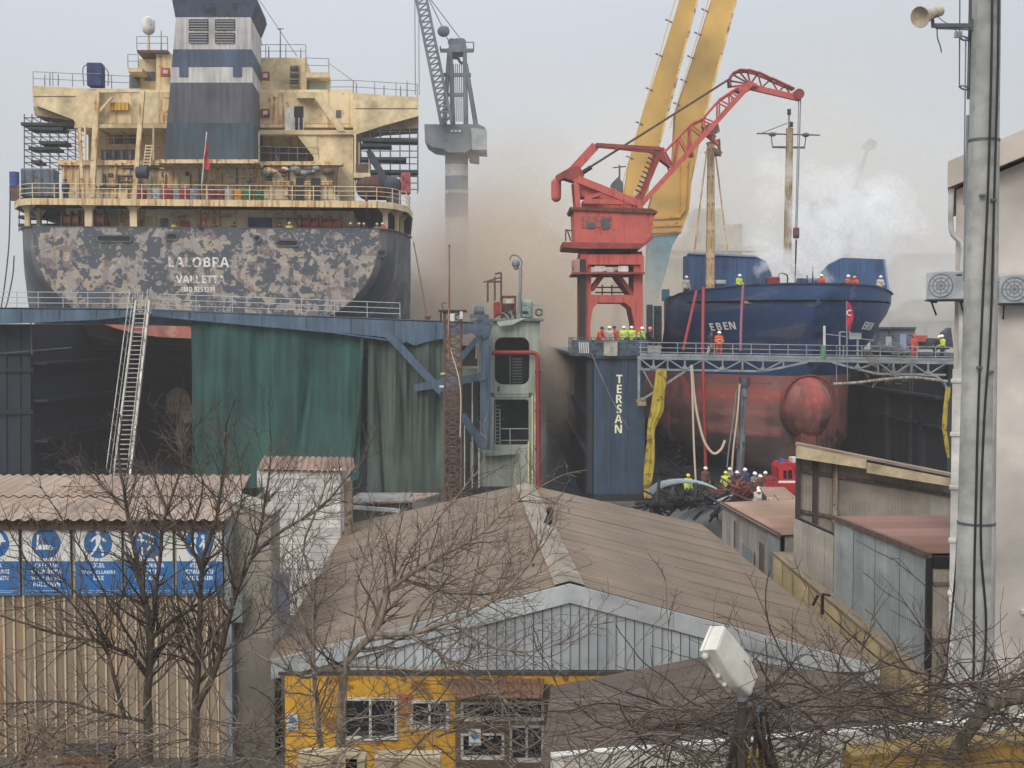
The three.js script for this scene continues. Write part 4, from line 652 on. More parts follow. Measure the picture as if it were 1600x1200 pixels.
  // funnel, in bands, tapering
  const t6 = 4.2, fn = (pts, mt, nme) => mesh(nme, [LS(pts, t6, 7)], mt, ship), fx = (y, s) => s < 0 ? 275 - (y - 25) * 19 / 225 : 392 + (y - 25) * 5 / 225;
  const nv = mat('#52627c', { tex: T.streak, m: 6 }), nv2 = mat('#485967', { tex: T.streak, m: 7 }), wh = mat('#d5d3d3', { tex: T.streak, m: 5 }), pl = mat('#62636f', { tex: T.streak, m: 6 });
  for (const [y0, y1, m2] of [[27, 77, wh], [77, 105, nv], [105, 129, wh], [129, 192, pl], [192, 252, nv2]]) fn([[fx(y0, -1), y0], [fx(y0, 1), y0], [fx(y1, 1), y1], [fx(y1, -1), y1]], m2, 'funnel_band');
  fn([[268, -6], [400, -6], [402, 4], [393, 27], [274, 27], [270, 6]], mat('#3c4a5e', { tex: T.worn, m: 5 }), 'funnel_hood');
  for (const [a, b] of [[295, 325], [336, 367]]) for (const [y0, y1] of [[30, 47], [51, 67]]) { const l = mesh('funnel_louvre', [LB(a, y0, b, y1, t6 - 0.08, 0.07)], M.dark, ship); for (let k = 0; k < 4; k++) mesh('slat', [LB(a + 1, y0 + 2 + k * 4, b - 1, y0 + 4 + k * 4, t6 - 0.13, 0.1)], mat('#85858a'), l); }
  for (const [a, b] of [[280, 294], [364, 378]]) mesh('funnel_mark', [LB(a, 103, b, 120, t6 - 0.06, 0.05)], nv, ship);
  mesh('funnel_base', [LB(246, 249, 404, 255, t6 - 0.6, 8)], M.creamRust, ship);
  // satellite dome, masts, aerials
  const dm = L(232, 40, t5 - 1), md = mesh('satellite_dome', [flat(new THREE.CapsuleGeometry(0.55, 0.45, 6, 16), mm([dm.x, dm.y, dm.z]))], M.white, ship); mesh('dome_stand', [cyl(L(232, 80, t5 - 1), L(232, 52, t5 - 1), 0.15, 0.1, 8)], M.creamClean, ship);
  for (const [x, y0, y1, t] of [[252, 82, 48, t5 - 1], [438, 90, 44, t5], [470, 90, 76, t5], [420, 90, 72, t5], [600, 150, 133, t4], [636, 152, 127, t4], [626, 152, 134, t4], [557, 146, 130, t4], [70, 134, 116, t4], [78, 134, 114, t4], [91, 134, 116, t4]]) mesh('aerial', [cyl(L(x, y0, t), L(x, y1, t), 0.06, 0.04, 5)], M.steel, ship);
  mesh('aerial_cross', [cyl(L(433, 45, t5), L(443, 45, t5), 0.05)], M.steel, ship);
  mesh('stay', [cyl(L(400, -8, t5), L(464, 88, t5), 0.03, 0.03, 4)], M.steel, ship); mesh('stay', [cyl(L(398, 22, t5), L(410, 72, t5), 0.03, 0.03, 4)], M.steel, ship); mesh('stay', [cyl(L(512, 97, t4), L(558, 131, t4), 0.04, 0.04, 4)], M.creamClean, ship);
  const rails = (pp, t, h, mt = M.cream) => { for (let i = 0; i + 1 < pp.length; i++) { const a = L(pp[i][0], pp[i][1], t), b = L(pp[i + 1][0], pp[i + 1][1], t), n = Math.max(1, Math.round(a.distanceTo(b) / 1.7)); for (let k = 0; k <= n; k++) { const p = a.clone().lerp(b, k / n); mesh('rail_post', [cyl(p, p.clone().add(V(0, h, 0)), 0.035, 0.035, 5)], mt, ship); } for (const f of [0.5, 1]) mesh('rail_bar', [cyl(a.clone().add(V(0, h * f, 0)), b.clone().add(V(0, h * f, 0)), 0.03, 0.03, 5)], mt, ship); } };
  rails([[52, 133], [205, 140]], t4, 1.1, M.steel); rails([[514, 146], [552, 146], [652, 152]], t4, 1.1, M.steel); rails([[214, 78], [262, 78]], t5 - 2, 1.1, M.steel); rails([[384, 90], [478, 90]], t5, 1.1, M.steel); rails([[478, 113], [514, 114]], t5 - 2, 1.2, M.steel); rails([[200, 106], [216, 106]], t5 - 2.5, 1.1, M.steel); rails([[140, 224], [216, 224]], t3 - 2, 1, M.cream); rails([[398, 248], [498, 250]], t2, 1, M.steel);
  // slanting ladders and posts on the left
  for (const [xa, ya, xb, yb2, w] of [[152, 142, 144, 312, 0.42], [223, 142, 210, 312, 0.36], [124, 200, 130, 312, 0.25]]) mesh('davit_post', [beam(L(xa, ya, t2 - 1.2), L(xb, yb2, t2 - 1.2), w, w)], M.creamRust, ship);
  const lad = mesh('ladder', [beam(L(228, 226, t2 - 1), L(224, 260, t2 - 1), 0.08, 0.08), beam(L(238, 226, t2 - 1), L(234, 260, t2 - 1), 0.08, 0.08)], M.cream, ship);
  for (let k = 0; k < 7; k++) mesh('rung', [cyl(L(228 - k * 0.6, 228 + k * 4.8, t2 - 1), L(238 - k * 0.6, 228 + k * 4.8, t2 - 1), 0.05)], M.cream, lad);
  mesh('brace', [beam(L(152, 142, t2 - 1.2), L(222, 142, t2 - 1.2), 0.3, 0.3)], M.creamClean, ship);
  // blue tank chair-like cover on the left wing
  const bt = shipThing('covered_console', 'navy blue covered box inside a pipe frame on the left bridge wing', 'cover', L(150, 135, t4 - 1)); { const q = bt.position.clone().applyMatrix4(shipI), p = L(150, 118, t4 - 1).sub(q), w = L(162, 118, t4).x - L(138, 118, t4).x; mesh('cover', [rbx(p.x, p.y, 0, w, 1.9, 1.2, 0.12)], mat('#30457c', { tex: T.worn }), bt); mesh('frame', [tube([V(p.x - w / 2 - 0.3, 0, 0.3), V(p.x - w / 2 - 0.3, 1.5, 0.3), V(p.x - w / 2, 1.7, 0.3)], 0.05, 6, 10), tube([V(p.x + w / 2 + 0.4, 0, 0.3), V(p.x + w / 2 + 0.4, 1.2, 0.3), V(p.x + w / 2, 1.6, 0.3)], 0.05, 6, 10), bx(p.x, 0.9, 0.65, w, 0.06, 0.06)], M.steel, bt); }
  // grey boat and box at the left end of the upper deck
  const gb = shipThing('winch_house', 'grey covered machinery box at the left end of the ship upper deck', 'machinery', L(58, 313, 3)); { const q = gb.position.clone().applyMatrix4(shipI), a = L(32, 300, 3).sub(q), b = L(84, 263, 3).sub(q), gm2 = mat('#6d7a85', { tex: T.worn, m: 2 }); mesh('case', [rbx((a.x + b.x) / 2, b.y * 0.55, -0.8, b.x - a.x, b.y * 0.9, 1.6, 0.15)], gm2, gb); for (let k = 0; k < 4; k++) mesh('rib', [bx(a.x + (b.x - a.x) * (k + 0.5) / 4, b.y * 0.55, 0.03, 0.1, b.y * 0.8, 0.06)], M.steelDark, gb); mesh('base', [bx((a.x + b.x) / 2, 0.1, -0.8, b.x - a.x + 0.3, 0.2, 1.8)], M.dark, gb); }
  const bd = shipThing('blue_drum', 'blue drum standing at the far left corner of the ship upper deck', 'drum', L(23, 313, 2)); mesh('shell', [flat(new THREE.CylinderGeometry(0.36, 0.36, 1.1, 14), mm([0, 1.6, 0]))], mat('#3d5188'), bd); mesh('rim', [0.0, 0.4, 0.75, 1.1].map((y) => flat(new THREE.TorusGeometry(0.365, 0.02, 5, 16), mm([0, 1.05 + y, 0], [PI / 2, 0, 0]))), mat('#2e3f6a'), bd); mesh('stand', [bx(0, 0.5, 0, 0.6, 1.04, 0.6)], M.rustBrown, bd);
  // flag on its staff
  const fs = shipThing('ensign', 'red ensign hanging on a white staff in front of the funnel', 'flag', L(316, 318, 0.3)); { const o = fs.position.clone().applyMatrix4(shipI), q = (x, y) => L(x, y, 0.3).sub(o); mesh('staff', [cyl(q(313, 312), q(323, 206), 0.06, 0.04, 6)], M.white, fs); const a = [], nn = 12; for (let i = 0; i < nn; i++) { const f0 = i / nn, f1 = (i + 1) / nn, P2 = (f, s) => q(321 + s * 9 * (0.35 + 0.65 * f * (1 - 0.25 * f)) + Math.sin(f * 7 + s * 2) * 1.2, 221 + f * 44).add(V(0, 0, 0.16 * Math.sin(f * 5 + s * 5))); for (let s = 0; s < 3; s++) a.push([P2(f0, s / 3 - 0.15), P2(f0, (s + 1) / 3 - 0.15), P2(f1, (s + 1) / 3 - 0.15), P2(f1, s / 3 - 0.15)]); } mesh('cloth', [quads(a)], mat('#c23a4a', { roughness: 0.9 }), fs); }
  const pole2 = shipThing('deck_post', 'thin dark upright post crossing the upper deck edge right of the red drums', 'post', L(313, 356, -0.3)); mesh('post', [cyl(V(0, 0, 0), L(313, 272, -0.3).sub(pole2.position.clone().applyMatrix4(shipI)), 0.06, 0.06, 6)], M.dark, pole2); mesh('foot', [bx(0, 0.1, 0, 0.25, 0.2, 0.25)], M.dark, pole2);
  // drums along the rail
  const drums = [[222, 'd', 'dark red drum furthest left in the row on the ship upper deck'], [246, 's', 'pale grey drum left of the first pair of red drums'], [259, 'r', 'red drum right of the first pale grey drum'], [267, 'r2', 'dark red drum with its neighbour touching the brighter red one on the left'], [277, 'g', 'grey blue drum between the two groups of red drums'], [285, 'r', 'red drum left in the second group of red drums'], [293, 'r2', 'dark red drum right in the second group of red drums'], [303, 'g', 'grey blue drum left of the thin dark post'], [333, 'p', 'plum coloured drum right of the thin dark post'], [345, 'p2', 'plum coloured drum left of the grey drum by the orange one'], [358, 's', 'grey drum left of the orange drum'], [373, 'o', 'orange drum in the row on the ship upper deck'], [387, 'n', 'left of the two green drums on the ship upper deck'], [405, 'n2', 'right of the two green drums on the ship upper deck']];
  const dc = { d: '#8c2f3a', r: '#b03845', r2: '#8f2d3a', s: '#b9bcc0', g: '#97a3ac', p: '#7e3350', p2: '#83384a', o: '#e39a2a', n: '#2f7d5c', n2: '#277050' }, sh = keep([flat(new THREE.CylinderGeometry(0.36, 0.36, 0.92, 16), mm([0, 0.46, 0]))]), rim = keep([0.02, 0.31, 0.61, 0.9].map((y) => flat(new THREE.TorusGeometry(0.362, 0.02, 5, 16), mm([0, y, 0], [PI / 2, 0, 0])))), lid = keep([flat(new THREE.CylinderGeometry(0.06, 0.06, 0.04, 8), mm([0.2, 0.93, 0]))]);
  for (const [x, k, lab] of drums) { const p = L(x, 315, 0.5); p.y = ys + 0.02; const d = shipThing('drum', lab, 'drum', p, 'drums in a row on the upper deck'), m2 = mat(dc[k], { tex: T.worn, m: 1 }); put('shell', sh, m2, d, V(0, 0, 0)); put('rim', rim, m2, d, V(0, 0, 0)); put('cap', lid, M.steelDark, d, V(0, 0, 0)); }
  // dark telescopic crane on the right of the upper deck
  const ck = shipThing('deck_crane', 'dark grey knuckle crane arm leaning left on the right of the ship upper deck', 'crane', L(612, 318, 5)); { const o = ck.position.clone().applyMatrix4(shipI), q = (x, y) => L(x, y, 5).sub(o), cm2 = mat('#454a55', { tex: T.grunge }); mesh('boom', [beam(q(610, 296), q(578, 240), 0.5, 0.55)], cm2, ck); mesh('boom_end', [beam(q(581, 245), q(575, 235), 0.35, 0.38)], M.black, ck); mesh('turret', [cyl(q(616, 320), q(616, 290), 0.55, 0.5, 12), sph(q(613, 291), 0.8, 10)], cm2, ck); mesh('cylinder', [cyl(q(622, 292), q(596, 272), 0.12)], M.steel, ck); mesh('cab', [rbx(q(634, 285).x, q(634, 287).y, 0, 0.8, 1.7, 1, 0.1)], mat('#b5555c', { tex: T.worn }), ck); }
  const bo = shipThing('rescue_boat', 'brown grey upturned boat hull behind the rail at the right of the upper deck', 'boat', L(585, 314, 6)); { const o = bo.position.clone().applyMatrix4(shipI), a = L(556, 306, 6).sub(o), b = L(622, 306, 6).sub(o), w = b.x - a.x; const g2 = new THREE.CapsuleGeometry(0.9, w - 1.8, 6, 14); mesh('hull', [flat(g2, mm([(a.x + b.x) / 2, 1.1, 0], [0, 0, PI / 2], [1.15, 1, 1]))], mat('#6a4a4c', { tex: T.rusty, m: 2 }), bo); mesh('cradle', [bx(a.x + w * 0.25, 0.4, 0, 0.2, 0.8, 1.6), bx(a.x + w * 0.75, 0.4, 0, 0.2, 0.8, 1.6)], M.rustBrown, bo); mesh('fender', [beam(V(a.x + 0.2, 1.15, 0.95), V(b.x - 0.2, 1.15, 0.95), 0.08, 0.14)], M.dark, bo); }
  const pf = shipThing('life_raft_platform', 'small cream platform with rail jutting right from the ship house', 'platform', L(562, 275, 6)); { const o = pf.position.clone().applyMatrix4(shipI), a = L(553, 276, 6).sub(o), b = L(579, 276, 6).sub(o); mesh('deck', [b2(a.x, -0.2, 0.5, b.x, 0.2, -1.5)], M.creamClean, pf); mesh('box', [rbx((a.x + b.x) / 2, 0.6, -0.4, 1.1, 0.75, 0.8, 0.05)], M.rustBrown, pf); mesh('post', [cyl(V(b.x - 0.1, 0.2, 0.4), V(b.x - 0.1, 1.9, 0.4), 0.05)], M.creamClean, pf); }
  // propeller and rudder beneath
  const pr2 = shipThing('propeller', 'cream bronze propeller blades in the dark under the ship, beside the green tarpaulin', 'propeller', L(280, 660, 12)); { const o = pr2.position.clone().applyMatrix4(shipI), q = (x, y, t) => L(x, y, t).sub(o), bm = mat('#c4b492', { tex: T.rusty, m: 1, roughness: 0.4 }); const blade = (x0, y0, x1, y1, w) => { const a = q(x0, y0, 12), b = q(x1, y1, 11.6), dd = b.clone().sub(a), l = dd.length(); return flat(new THREE.SphereGeometry(1, 14, 10), new THREE.Matrix4().compose(a.clone().add(b).multiplyScalar(0.5), new THREE.Quaternion().setFromUnitVectors(V(0, 1, 0), dd.normalize()), V(w, l / 2, 0.14))); }; mesh('blade', [blade(282, 650, 276, 606, 1.1)], bm, pr2); mesh('blade', [blade(285, 655, 288, 710, 0.85)], bm, pr2); mesh('blade', [blade(290, 650, 330, 640, 0.8)], bm, pr2); mesh('hub', [cyl(q(290, 652, 11), q(290, 652, 13.5), 0.55, 0.7, 12)], bm, pr2); }
}
{ // tube scaffolds at both sides of the ship house
  const scaff = (name, label, xs, ys2, ts, boards) => {
    const t = shipThing(name, label, 'scaffold', L((xs[0] + xs.at(-1)) / 2, ys2.at(-1), ts[0])), o = t.position.clone().applyMatrix4(shipI), q = (x, y, z) => L(x, y, z).sub(o), sm = M.steelDark;
    for (const z of ts) { for (const x of xs) mesh('standard', [cyl(q(x, ys2.at(-1) + 4, z), q(x, ys2[0] - 6, z), 0.05, 0.05, 5)], sm, t); for (const y of ys2) mesh('ledger', [cyl(q(xs[0], y, z), q(xs.at(-1), y, z), 0.045, 0.045, 5)], sm, t); }
    for (const x of xs) for (const y of ys2) mesh('transom_tube', [cyl(q(x, y, ts[0]), L(x, y, ts[0]).sub(o).add(V(0, 0, -(ts[1] - ts[0]))), 0.04, 0.04, 4)], sm, t);
    for (const [a, b, y] of boards) mesh('deck_board', [b2(q(a, y, ts[0]).x, q(a, y, ts[0]).y - 0.18, q(a, y, ts[0]).z + 0.3, q(b, y, ts[0]).x, q(a, y, ts[0]).y + 0.06, q(a, y, ts[0]).z - 1.6)], mat('#3e4148', { tex: T.grunge }), t);
  };
  scaff('scaffolding', 'grey tube scaffold tower at the left side of the ship house', [38, 50, 64, 78, 92, 106, 118], [184, 194, 204, 214, 224, 234, 244, 254, 264], [9, 12], [[34, 120, 193], [46, 100, 200], [46, 92, 231], [62, 104, 222], [50, 64, 252]]);
  scaff('scaffolding', 'grey tube scaffold tower at the right side of the ship house', [563, 578, 594, 610, 625, 640, 653], [206, 216, 226, 236, 246, 256, 266, 276, 286, 296], [8, 11], [[566, 652, 218], [575, 652, 267], [563, 635, 247], [563, 612, 226]]);
  scaff('scaffolding', 'grey tube scaffold seen through the gap under the left end of the ship upper deck', [30, 46, 58, 74, 92, 104], [326, 338, 350, 358], [12, 15], [[30, 104, 338], [30, 104, 351]]);
}
// ================================================================ left floating dock
{
  const t = thing('floating_dock', 'left floating dock with walls coloured dark for interior shade, grey green end tower and blue struts', 'floating dock', [-20, 0, -84]);
  const dk = mat('#222838', { tex: T.streak, m: 6 }), dk2 = mat('#1a1f2c', { tex: T.streak, m: 5 }), gg = mat('#a8b1a6', { tex: T.streak, m: 5, roughness: 0.6 }), ggd = mat('#7d8a83', { tex: T.grunge, m: 3 });  // dk, dk2: shade inside the dock is put into the wall colour
  mesh('pontoon_deck', [b2(-46, -1.5, -83, 2, 0.35, -190)], mat('#262527', { tex: T.concrete, m: 5 }), t);
  // far-left wing wall with ledges
  const lw = A(48, 600, 84).x;
  mesh('wing_wall', [b2(lw - 5, 0.36, -84, lw, 11.6, -190)], dk, t);
  for (let i = 0; i < 6; i++) mesh('wall_panel', [b2(lw, 1 + i * 1.75, -84.2, lw + 0.08, 2.6 + i * 1.75, -110)], i % 2 ? dk : dk2, t);
  for (const y of [3.4, 6.2, 8.8]) mesh('ledge', [b2(lw + 0.09, y, -84.1, lw + 1.1, y + 0.18, -120)], dk2, t);
  for (const px of [-4, 18, 34]) mesh('end_plate', [LBx(px, px + 14, 512, 740, 83.9)], dk, t);
  for (const py of [546, 574, 640]) mesh('end_ledge', [LBx(-10, 52, py, py + 7, 83.7)], dk2, t);
  mesh('end_rail', [beam(A(-10, 553, 83.4), A(112, 543, 83.4), 0.06, 0.06), beam(A(48, 500, 83.4), A(50, 555, 83.4), 0.08, 0.08)], M.steelDark, t);
  // right wing wall behind the tower
  mesh('wing_wall', [b2(-2.3, 0.36, -88, 1.5, 11.4, -190)], dk, t);
  // end tower with two big openings
  const X = (px) => A(px, 600, 84).x, Y = (py) => A(800, py, 84).y;
  const out = [[748, 512], [780, 500], [844, 498], [844, 790], [748, 790]].map((p) => [X(p[0]), Y(p[1])]);
  const hole = (a, b, c, d, r) => roundRect(X(a), Y(d), X(c), Y(b), r);
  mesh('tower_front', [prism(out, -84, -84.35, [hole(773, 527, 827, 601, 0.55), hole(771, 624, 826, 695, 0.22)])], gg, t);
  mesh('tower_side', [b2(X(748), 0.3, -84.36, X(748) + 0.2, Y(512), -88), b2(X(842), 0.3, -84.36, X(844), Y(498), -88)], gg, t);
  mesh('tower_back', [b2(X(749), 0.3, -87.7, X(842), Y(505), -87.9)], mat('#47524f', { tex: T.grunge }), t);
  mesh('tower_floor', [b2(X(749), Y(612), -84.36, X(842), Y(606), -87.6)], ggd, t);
  for (const [a, b, y0, y1] of [[764, 772, 614, 700], [826, 831, 614, 700], [764, 838, 611, 616], [766, 830, 617, 620]]) mesh('trim', [LBx(a, b, y0, y1, 83.9)], gg, t);
  mesh('sill_ledge', [prism([[X(754), Y(706)], [X(806), Y(703)], [X(806), Y(708)], [X(756), Y(711)]], -83.2, -83.99)], gg, t);
  for (const [x, y0, y1, c] of [[779, 604, 612, 0], [832, 618, 770, 1], [836, 615, 770, 2], [826, 690, 770, 1], [749, 700, 770, 1]]) mesh('cable_pipe', [cyl(A(x, y1, 83.8), A(x, y0, 83.8), 0.07, 0.07, 6)], [M.dark, mat('#d2cf9b'), M.white][c], t);
  const li = mesh('inner_ladder', [cyl(A(774, 694, 85), A(774, 628, 85), 0.05), cyl(A(781, 694, 85), A(781, 640, 85), 0.05)], M.rail, t);
  for (let k = 0; k < 11; k++) mesh('rung', [cyl(A(774, 634 + k * 5.6, 85), A(782, 634 + k * 5.6, 85), 0.035)], M.rail, li);
  const ri = mesh('inner_rail', [cyl(A(782, 670, 84.8), A(828, 670, 84.8), 0.04), cyl(A(782, 688, 84.8), A(828, 688, 84.8), 0.03), cyl(A(797, 695, 84.8), A(797, 670, 84.8), 0.04)], M.rail, t);
  mesh('inner_stair', [cyl(A(797, 601, 85.5), A(797, 555, 85.5), 0.06)], ggd, t);
  for (let k = 0; k < 9; k++) mesh('inner_step', [LBx(800, 816, 560 + k * 4.6, 561.6 + k * 4.6, 85.4)], ggd, t);
  // red fire main
  const rp = thing('fire_main', 'red fire pipe bent across and down the right of the grey green dock tower', 'pipe', A(842, 770, 83.4));
  mesh('pipe', [tube([A(768, 551, 83.5), A(800, 551, 83.5), A(826, 551, 83.5)], 0.15, 8, 10), tube([A(826, 551, 83.5), A(835, 551.5, 83.5), A(839, 555, 83.5), A(840, 563, 83.5)], 0.15, 8, 10), cyl(A(840, 563, 83.5), A(842, 790, 83.5), 0.15, 0.17, 8)], M.hoseRed, rp);
  for (const y of [580, 640, 700]) mesh('flange', [cyl(A(840.5, y, 83.5), A(840.5, y + 3, 83.5), 0.22, 0.22, 10)], M.redDark, rp);
  // top gear on the tower
  const yt = Y(499);
  mesh('top_deck', [b2(X(735), yt - 0.1, -83.6, X(850), yt + 0.05, -90)], ggd, t);
  mesh('bent_plate', [plate(A(776, 503, 83.5), A(822, 497, 83.5), A(800, 508, 83.4), A(780, 510, 83.4), 0.05)], gg, t);
  const wn = thing('winch', 'grey winch drum at the left on top of the dock tower', 'winch', A(748, 498, 84.5)); { const p = A(749, 487, 84.5); mesh('drum', [cyl(p.clone().add(V(-0.35, 0, 0)), p.clone().add(V(0.35, 0, 0)), 0.42, 0.42, 14)], M.steelDark, wn); mesh('flange', [cyl(p.clone().add(V(-0.4, 0, 0)), p.clone().add(V(-0.34, 0, 0)), 0.5, 0.5, 14), cyl(p.clone().add(V(0.34, 0, 0)), p.clone().add(V(0.4, 0, 0)), 0.5, 0.5, 14)], M.steel, wn); mesh('frame', [bx(p.x, p.y - 0.35, p.z, 1.3, 0.3, 1)], M.steelDark, wn); }
  const cg = thing('capstan_gear', 'red framed capstan gear with cables in the middle on top of the dock tower', 'machinery', A(790, 498, 84.5)); { for (const [a, b, y0, y1, m2, d] of [[771, 782, 472, 495, M.redDark, 84.3], [783, 806, 462, 466, M.rust, 84.3], [784, 804, 474, 494, mat('#7c5a5c', { tex: T.rusty, m: 1 }), 84.8]]) mesh('casing', [LBx(a, b, y0, y1, d)], m2, cg); mesh('white_plate', [LBx(791, 800, 467, 474, 84.2)], M.white, cg); for (const x of [784, 805]) mesh('frame_post', [cyl(A(x, 498, 84.3), A(x, 462, 84.3), 0.07)], M.rust, cg); for (let k = 0; k < 5; k++) mesh('cable', [tube([A(772 + k * 6, 497, 83.9), A(780 + k * 6, 490 - k, 83.8), A(792 + k * 3, 498, 83.7)], 0.05, 5, 10)], k % 2 ? M.steel : M.dark, cg); }
  const sq = thing('pipe_frame', 'brown square pipe frame standing on the dock tower left of the lamp', 'frame', A(772, 475, 85)); mesh('tube', [[762, 472, 762, 440], [783, 472, 783, 426], [773, 470, 773, 432], [762, 440, 783, 440], [773, 428, 783, 426]].map(([a, b, c, d]) => cyl(A(a, b, 85), A(c, d, 85), 0.07)), M.rustBrown, sq); mesh('cross_tube', [cyl(A(755, 441, 85), A(783, 433, 85), 0.05)], M.rustBrown, sq);
  const gc = thing('green_cabinet', 'pale green rounded cabinet at the right on top of the dock tower', 'cabinet', A(824, 498, 84.5)); { const p = A(823, 484, 84.5); mesh('body', [rbx(p.x, p.y, p.z, 0.85, 1.2, 0.8, 0.18)], mat('#8fa79c', { tex: T.worn, m: 1 }), gc); mesh('vent', [bx(p.x - 0.1, p.y - 0.2, p.z + 0.41, 0.4, 0.2, 0.02)], M.dark, gc); mesh('pale_lid', [bx(p.x - 0.05, p.y + 0.62, p.z, 0.6, 0.1, 0.5)], M.white, gc); const q = A(842, 488, 84.5); mesh('ring', [flat(new THREE.TorusGeometry(0.22, 0.07, 6, 16), mm([q.x, q.y, q.z]))], M.steelDark, gc); }
  const lp = thing('dock_lamp', 'grey hooked lamp post on top of the dock tower', 'lamp post', A(812, 498, 84)); mesh('post', [cyl(A(811, 500, 84), A(814, 420, 84), 0.13, 0.1, 8)], M.steel, lp); mesh('hook', [tube([A(814, 420, 84), A(815, 408, 84), A(809, 400, 84), A(800, 399, 84), A(797, 403, 84), A(797, 407, 84)], 0.06, 6, 24)], M.steel, lp); mesh('lamp_head', [sph(A(806, 412, 84), 0.28, 10, [1, 1.2, 1]), sph(A(807, 419, 84), 0.2, 8, [1, 0.6, 1])], M.steel, lp);
  railing('railing', 'thin railing at the right end on top of the dock tower', [A(832, 498, 84), A(848, 498, 84), A(848, 500, 90)], 0.9, 2, 0.9, M.steel);
}
function LBx(x0, x1, y0, y1, d, th = 0.12) { return slab([[x0, y0], [x1, y0], [x1, y1], [x0, y1]], d, th); }
{ // plate-girder bridge across the dock mouth, two leaves
  const bl = mat('#587089', { tex: T.streak, m: 5 }), t = thing('dock_bridge', 'blue plate girder bridge with tapering leaves across the mouth of the left dock', 'bridge', A(400, 510, 82.4));
  const leaf = (top, bot, xs) => xs.slice(0, -1).forEach((x0, i) => { const x1 = xs[i + 1] - 0.5, f = (tab, x) => { for (let k = 0; k + 1 < tab.length; k++) if (x <= tab[k + 1][0]) return tab[k][1] + (tab[k + 1][1] - tab[k][1]) * (x - tab[k][0]) / (tab[k + 1][0] - tab[k][0]); return tab.at(-1)[1]; }; const mid = bot.filter((b) => b[0] > x0 && b[0] < x1); mesh('girder_plate', [slab([[x0, f(top, x0)], [x1, f(top, x1)], [x1, f(bot, x1)], ...mid.reverse(), [x0, f(bot, x0)]], 82, 0.1)], bl, t); mesh('stiffener', [slab([[x1 - 0.4, f(top, x1) + 1], [x1 + 0.6, f(top, x1) + 1], [x1 + 0.6, f(bot, x1) - 0.5], [x1 - 0.4, f(bot, x1) - 0.5]], 81.9, 0.08)], bl, t); });
  leaf([[-60, 481], [215, 483]], [[-60, 505], [30, 503], [150, 498], [215, 492]], [-60, -20, 32, 92, 150, 185, 215]);
  leaf([[238, 485], [740, 504]], [[238, 492], [300, 498], [520, 518], [600, 527], [634, 534], [648, 540], [668, 534], [740, 520]], [238, 268, 295, 335, 408, 478, 548, 615, 680, 740]);
  mesh('lower_flange', [...[[-60, 505, 30, 503], [30, 503, 150, 498], [150, 498, 215, 492], [238, 492, 300, 498], [300, 498, 520, 518], [520, 518, 634, 534]].map((q) => beam(A(q[0], q[1] + 1, 82.3), A(q[2], q[3] + 1, 82.3), 0.9, 0.1))], bl, t);
  mesh('walkway', [beam(A(-60, 481.5, 83), A(216, 483.5, 83), 2, 0.12), beam(A(216, 483.5, 83), A(742, 504.5, 83), 2, 0.12)], bl, t);
  mesh('rear_girder', [beam(A(-60, 492, 84), A(740, 512, 84), 0.1, 0.8)], bl, t);
  mesh('strut', [beam(A(606, 522, 81.8), A(690, 612, 81.8), 0.45, 0.5), beam(A(612, 531, 81.8), A(690, 618, 81.8), 0.15, 0.2)], bl, t);
  mesh('strut', [beam(A(722, 648, 81.8), A(757, 700, 81.8), 0.45, 0.5)], bl, t); mesh('strut', [beam(A(648, 606, 81.8), A(758, 588, 81.8), 0.4, 0.5)], bl, t); mesh('strut', [beam(A(718, 562, 81.8), A(752, 522, 81.8), 0.35, 0.38)], bl, t);
  mesh('gusset', [slab([[664, 594], [700, 592], [700, 612], [690, 614]], 81.7, 0.1)], bl, t);
  mesh('hinge_post', [beam(A(757, 702, 82), A(758, 512, 82), 0.55, 0.55), beam(A(764, 702, 82), A(765, 540, 82), 0.2, 0.3)], bl, t);
  mesh('hinge_block', [slab([[742, 500], [756, 494], [770, 504], [766, 524], [752, 532], [740, 522]], 81.6, 0.8)], mat('#56687f', { tex: T.worn, m: 2 }), t);
  // stair shaft between mast and tower
  const sh = thing('stair_shaft', 'dark stair shaft with white handrails between lattice mast and dock tower', 'stairs', A(738, 770, 83.5));
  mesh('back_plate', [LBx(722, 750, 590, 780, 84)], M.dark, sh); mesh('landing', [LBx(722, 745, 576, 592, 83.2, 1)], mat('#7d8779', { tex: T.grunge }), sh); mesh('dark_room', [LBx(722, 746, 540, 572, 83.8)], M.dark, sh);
  for (const [x, y0, y1] of [[738, 596, 770], [726, 650, 770], [748, 700, 770], [744, 540, 560]]) mesh('handrail', [cyl(A(x, y1, 83.2), A(x, y0, 83.2), 0.05, 0.05, 6)], M.white, sh);
  for (let k = 0; k < 16; k++) mesh('step', [LBx(735, 740, 692 + k * 3.6, 694 + k * 3.6, 83.1)], M.rail, sh);
  // railing along the bridge
  railing('railing', 'pale tube railing along the blue dock bridge in front of the grey stern', [A(-40, 481, 82.2), A(60, 482, 82.2), A(215, 483, 82.2)], 1.1, 3, 1.5, M.rail);
  railing('railing', 'pale tube railing along the right leaf of the blue dock bridge', [A(250, 485, 82.2), A(420, 491, 82.2), A(625, 499, 82.2)], 1.1, 3, 2.2, M.rail);
  { const p = thing('mooring_ring', 'small brown bollard at the right end of the blue bridge', 'bollard', A(668, 501, 82.4)), q = A(668, 495, 82.4); mesh('drum', [cyl(A(668, 501, 82.4), q, 0.16, 0.16, 10)], M.rust, p); mesh('head', [sph(q, 0.22, 8, [1, 0.6, 1])], M.rust, p); }
}
